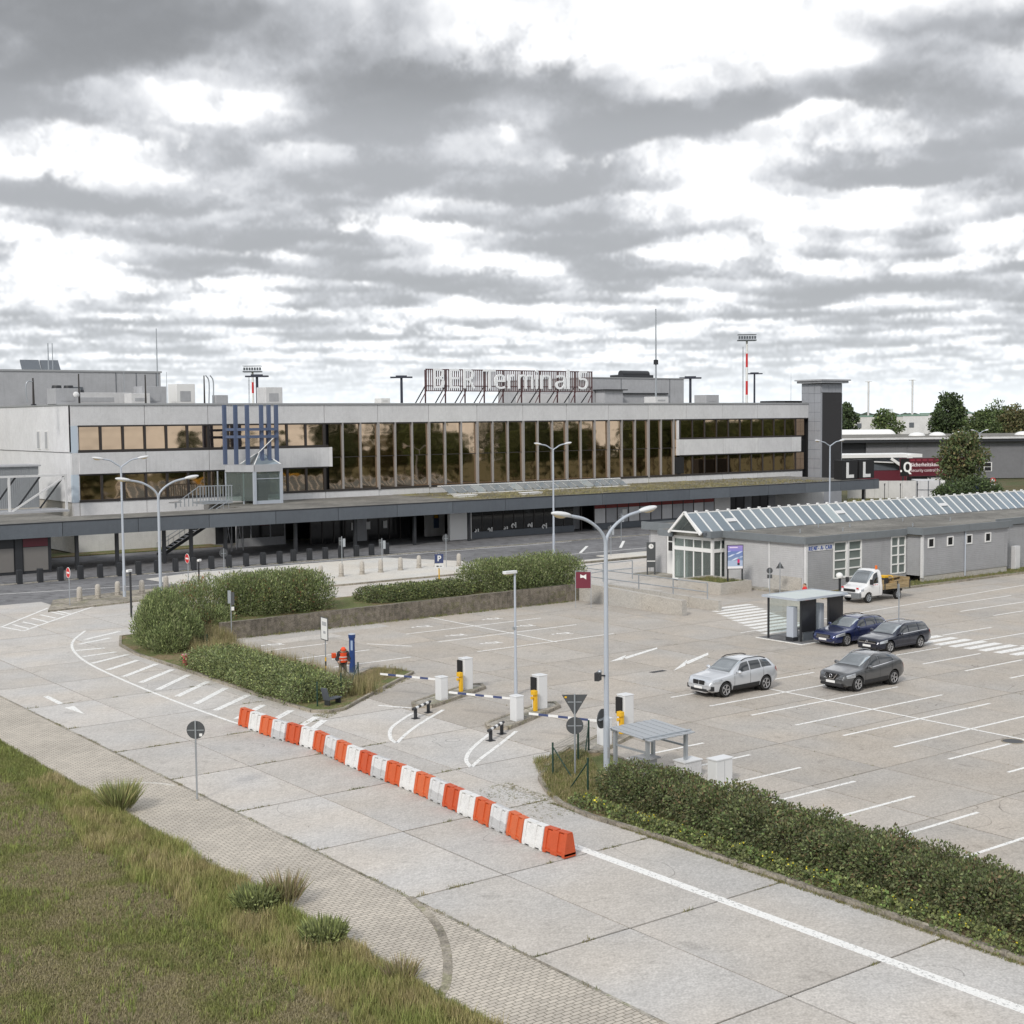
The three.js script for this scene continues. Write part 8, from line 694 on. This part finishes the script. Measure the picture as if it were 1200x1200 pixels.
const stand = (o = {}) => ({ head: [0.02, 1.64, 0], neck: [0, 1.5, 0], chest: [0, 1.33, 0], belly: [0, 1.12, 0], hip: [0, 0.95, 0], sL: [0, 1.42, 0.18], sR: [0, 1.42, -0.18], eL: [0.02, 1.14, 0.25], eR: [0.02, 1.14, -0.25], wL: [0.10, 0.90, 0.24], wR: [0.10, 0.90, -0.24], hL: [0.13, 0.81, 0.24], hR: [0.13, 0.81, -0.24], pL: [0, 0.92, 0.09], pR: [0, 0.92, -0.09], kL: [0.03, 0.50, 0.11], kR: [0.0, 0.50, -0.11], aL: [-0.02, 0.09, 0.12], aR: [-0.03, 0.09, -0.12], tL: [0.13, 0.045, 0.13], tR: [0.12, 0.045, -0.13], ...o });
const bonesOf = (s, p, sh, sl = s) => [['head', 'head', 0.098, 0.098, 0], ['head', 'neck', 0.07, 0.055, 0], ['neck', 'chest', 0.075, 0.14, s], ['chest', 'belly', 0.15, 0.14, s], ['belly', 'hip', 0.135, 0.14, s], ['sL', 'sR', 0.085, 0.085, s], ['sL', 'eL', 0.068, 0.05, sl], ['eL', 'wL', 0.05, 0.034, sl], ['wL', 'hL', 0.032, 0.03, 0], ['sR', 'eR', 0.068, 0.05, sl], ['eR', 'wR', 0.05, 0.034, sl], ['wR', 'hR', 0.032, 0.03, 0], ['hip', 'pL', 0.11, 0.105, p], ['hip', 'pR', 0.11, 0.105, p], ['pL', 'kL', 0.10, 0.068, p], ['kL', 'aL', 0.066, 0.048, p], ['pR', 'kR', 0.10, 0.068, p], ['kR', 'aR', 0.066, 0.048, p], ['aL', 'tL', 0.05, 0.042, sh], ['aR', 'tR', 0.05, 0.042, sh]];
{ const p = G(402, 799); const J = stand({ head: [0.27, 1.53, 0], neck: [0.18, 1.42, 0], chest: [0.12, 1.27, 0], belly: [0.04, 1.08, 0], sL: [0.15, 1.36, 0.19], sR: [0.15, 1.36, -0.19], eL: [0.14, 1.08, 0.31], eR: [0.16, 1.08, -0.30], wL: [0.36, 0.98, 0.26], wR: [0.34, 0.92, -0.26], hL: [0.44, 0.96, 0.22], hR: [0.42, 0.89, -0.24], kL: [0.08, 0.5, 0.14], kR: [-0.02, 0.5, -0.12] }); const turn = -1.95;
  person('person', 'worker in orange vest and helmet trimming grass beside the blue pillar', [p.x, 0.09, p.z], turn, { joints: J, bones: bonesOf(1, 2, 3), cols: [SK, [0.028, 0.028, 0.032], [0.17, 0.15, 0.115], [0.03, 0.025, 0.02]], hands: [['hL', 'wL'], ['hR', 'wR']], look: [0.8, -0.6, 0], wear: (t, J2, at) => {
    const org = mat('signal orange', [0.85, 0.09, 0.025], { rough: 0.7 }), refl = mat('reflective tape', [0.75, 0.75, 0.72], { rough: 0.4 }); const vest = (r0, r1, y0, y1, x0, x1) => { const g = new THREE.CylinderGeometry(r1, r0, y1 - y0, 18, 3, true); g.scale(0.92, 1, 1.12); const pp = g.attributes.position; for (let i = 0; i < pp.count; i++) { const u = (pp.getY(i) + (y1 - y0) / 2) / (y1 - y0); pp.setX(i, pp.getX(i) + mix(x0, x1, u)); pp.setY(i, pp.getY(i) + (y0 + y1) / 2); } g.computeVertexNormals(); return flat(g); }; part(t, 'vest', vest(0.215, 0.225, 0.90, 1.40, 0.03, 0.13), org); part(t, 'reflective_band', vest(0.222, 0.224, 1.00, 1.05, 0.045, 0.055), refl); part(t, 'reflective_band', vest(0.226, 0.228, 1.16, 1.21, 0.077, 0.087), refl); const h = at(-0.01, 0, 0.035); part(t, 'helmet', flat(new THREE.SphereGeometry(0.128, 14, 8, 0, 6.3, 0, 1.7).rotateZ(-0.5).translate(h.x, h.y, h.z)), org); part(t, 'visor', flat(new THREE.SphereGeometry(0.135, 10, 6, -0.7, 1.4, 1.1, 0.9).rotateY(0).translate(h.x + 0.01, h.y - 0.03, h.z)), M.black); for (const s of [-1, 1]) { const e = at(-0.01, s * 0.115, 0); part(t, 'ear_defender', flat(new THREE.SphereGeometry(0.045, 8, 6).translate(e.x, e.y, e.z)), M.anth); } } });
  const q = thing('grass_trimmer', 'orange motor grass trimmer held by the worker', 'trimmer', [p.x, 0.09, p.z], turn); part(q, 'shaft', bar([-0.15, 1.12, 0.36], [1.35, 0.14, -0.42], 0.017), M.anth); part(q, 'engine', rbox(0.26, 0.24, 0.22, 0.05, -0.24, 1.08, 0.40), mat('engine orange', [0.70, 0.09, 0.02], { rough: 0.5 })); part(q, 'fuel_tank', rbox(0.18, 0.1, 0.2, 0.04, -0.22, 0.98, 0.40), M.whitePaint); part(q, 'handlebar', tube([[0.44, 0.96, 0.22], [0.42, 0.88, 0.10], [0.40, 0.82, 0.06], [0.42, 0.86, -0.1], [0.42, 0.89, -0.24]], 0.014), M.anth); part(q, 'cutter_guard', flat(new THREE.CylinderGeometry(0.16, 0.2, 0.06, 14, 1, false, 0, 3.6).translate(1.33, 0.12, -0.40)), M.anth); part(q, 'strap', tube([[0.05, 1.4, -0.1], [0.2, 1.15, 0.12], [0.2, 0.9, 0.16]], 0.018), M.black); }
{ const p = G(943, 715); person('person', 'person in a red top standing behind the glass shelter', [p.x, 0.02, p.z], 2.4, { joints: stand(), bones: bonesOf(1, 2, 3), cols: [SK, [0.62, 0.03, 0.03], [0.06, 0.065, 0.08], [0.03, 0.03, 0.03]], hands: [['hL', 'wL'], ['hR', 'wR']], wear: (t, J, at) => { const h = at(-0.012, 0, 0.02); part(t, 'hair', flat(new THREE.SphereGeometry(0.115, 12, 8, 0, 6.3, 0, 1.55).rotateZ(0.35).translate(h.x, h.y, h.z)), mat('brown hair', [0.10, 0.055, 0.03], { rough: 0.9 })); } }); }
{ const J = stand({ head: [0.28, 0.98, 0], neck: [0.19, 0.86, 0], chest: [0.12, 0.72, 0], belly: [0.02, 0.55, 0], hip: [-0.08, 0.40, 0], sL: [0.16, 0.80, 0.18], sR: [0.16, 0.80, -0.18], eL: [0.32, 0.58, 0.22], eR: [0.32, 0.58, -0.22], wL: [0.50, 0.42, 0.16], wR: [0.50, 0.42, -0.16], hL: [0.56, 0.36, 0.14], hR: [0.56, 0.36, -0.14], pL: [-0.08, 0.38, 0.1], pR: [-0.08, 0.38, -0.1], kL: [0.30, 0.48, 0.16], kR: [0.30, 0.46, -0.16], aL: [0.02, 0.09, 0.13], aR: [0.0, 0.09, -0.13], tL: [0.17, 0.045, 0.14], tR: [0.15, 0.045, -0.14] });
  person('person', 'crouching worker in a red helmet and grey clothes beyond the shelter', [G(951, 722).x, 0.02, G(951, 722).z], 2.6, { joints: J, bones: bonesOf(1, 2, 3), cols: [SK, [0.22, 0.22, 0.23], [0.12, 0.12, 0.13], [0.03, 0.03, 0.03]], hands: [['hL', 'wL'], ['hR', 'wR']], look: [0.9, -0.4, 0], wear: (t, J2, at) => { const h = at(-0.01, 0, 0.03); part(t, 'helmet', flat(new THREE.SphereGeometry(0.13, 12, 8, 0, 6.3, 0, 1.7).rotateZ(-0.3).translate(h.x, h.y, h.z)), M.red); } }); }
{ const J = stand({ head: [0.03, 1.24, 0], neck: [0, 1.10, 0], chest: [-0.02, 0.94, 0], belly: [0, 0.72, 0], hip: [0, 0.55, 0], sL: [0, 1.02, 0.18], sR: [0, 1.02, -0.18], eL: [0.14, 0.80, 0.26], eR: [0.14, 0.80, -0.26], wL: [0.36, 0.86, 0.18], wR: [0.36, 0.86, -0.18], hL: [0.44, 0.89, 0.16], hR: [0.44, 0.89, -0.16], pL: [0.04, 0.52, 0.1], pR: [0.04, 0.52, -0.1], kL: [0.46, 0.54, 0.12], kR: [0.46, 0.54, -0.12], aL: [0.60, 0.14, 0.12], aR: [0.60, 0.14, -0.12], tL: [0.74, 0.10, 0.12], tR: [0.74, 0.10, -0.12] });
  person('person', 'driver in orange jacket seated in the white pickup cab', [77.45, 0.42, -61.75], Math.PI, { joints: J, bones: bonesOf(1, 2, 3), cols: [SK, [0.75, 0.10, 0.03], [0.05, 0.05, 0.07], [0.03, 0.03, 0.03]], hands: [['hL', 'wL'], ['hR', 'wR']], wear: (t, J2, at) => { const h = at(-0.012, 0, 0.02); part(t, 'hair', flat(new THREE.SphereGeometry(0.113, 10, 8, 0, 6.3, 0, 1.55).rotateZ(0.3).translate(h.x, h.y, h.z)), mat('dark hair', [0.03, 0.022, 0.018], { rough: 0.9 })); } }); }
scene.traverse((o) => { if (o.isMesh) { o.castShadow = true; o.receiveShadow = true; } });
renderer.render(scene, camera);
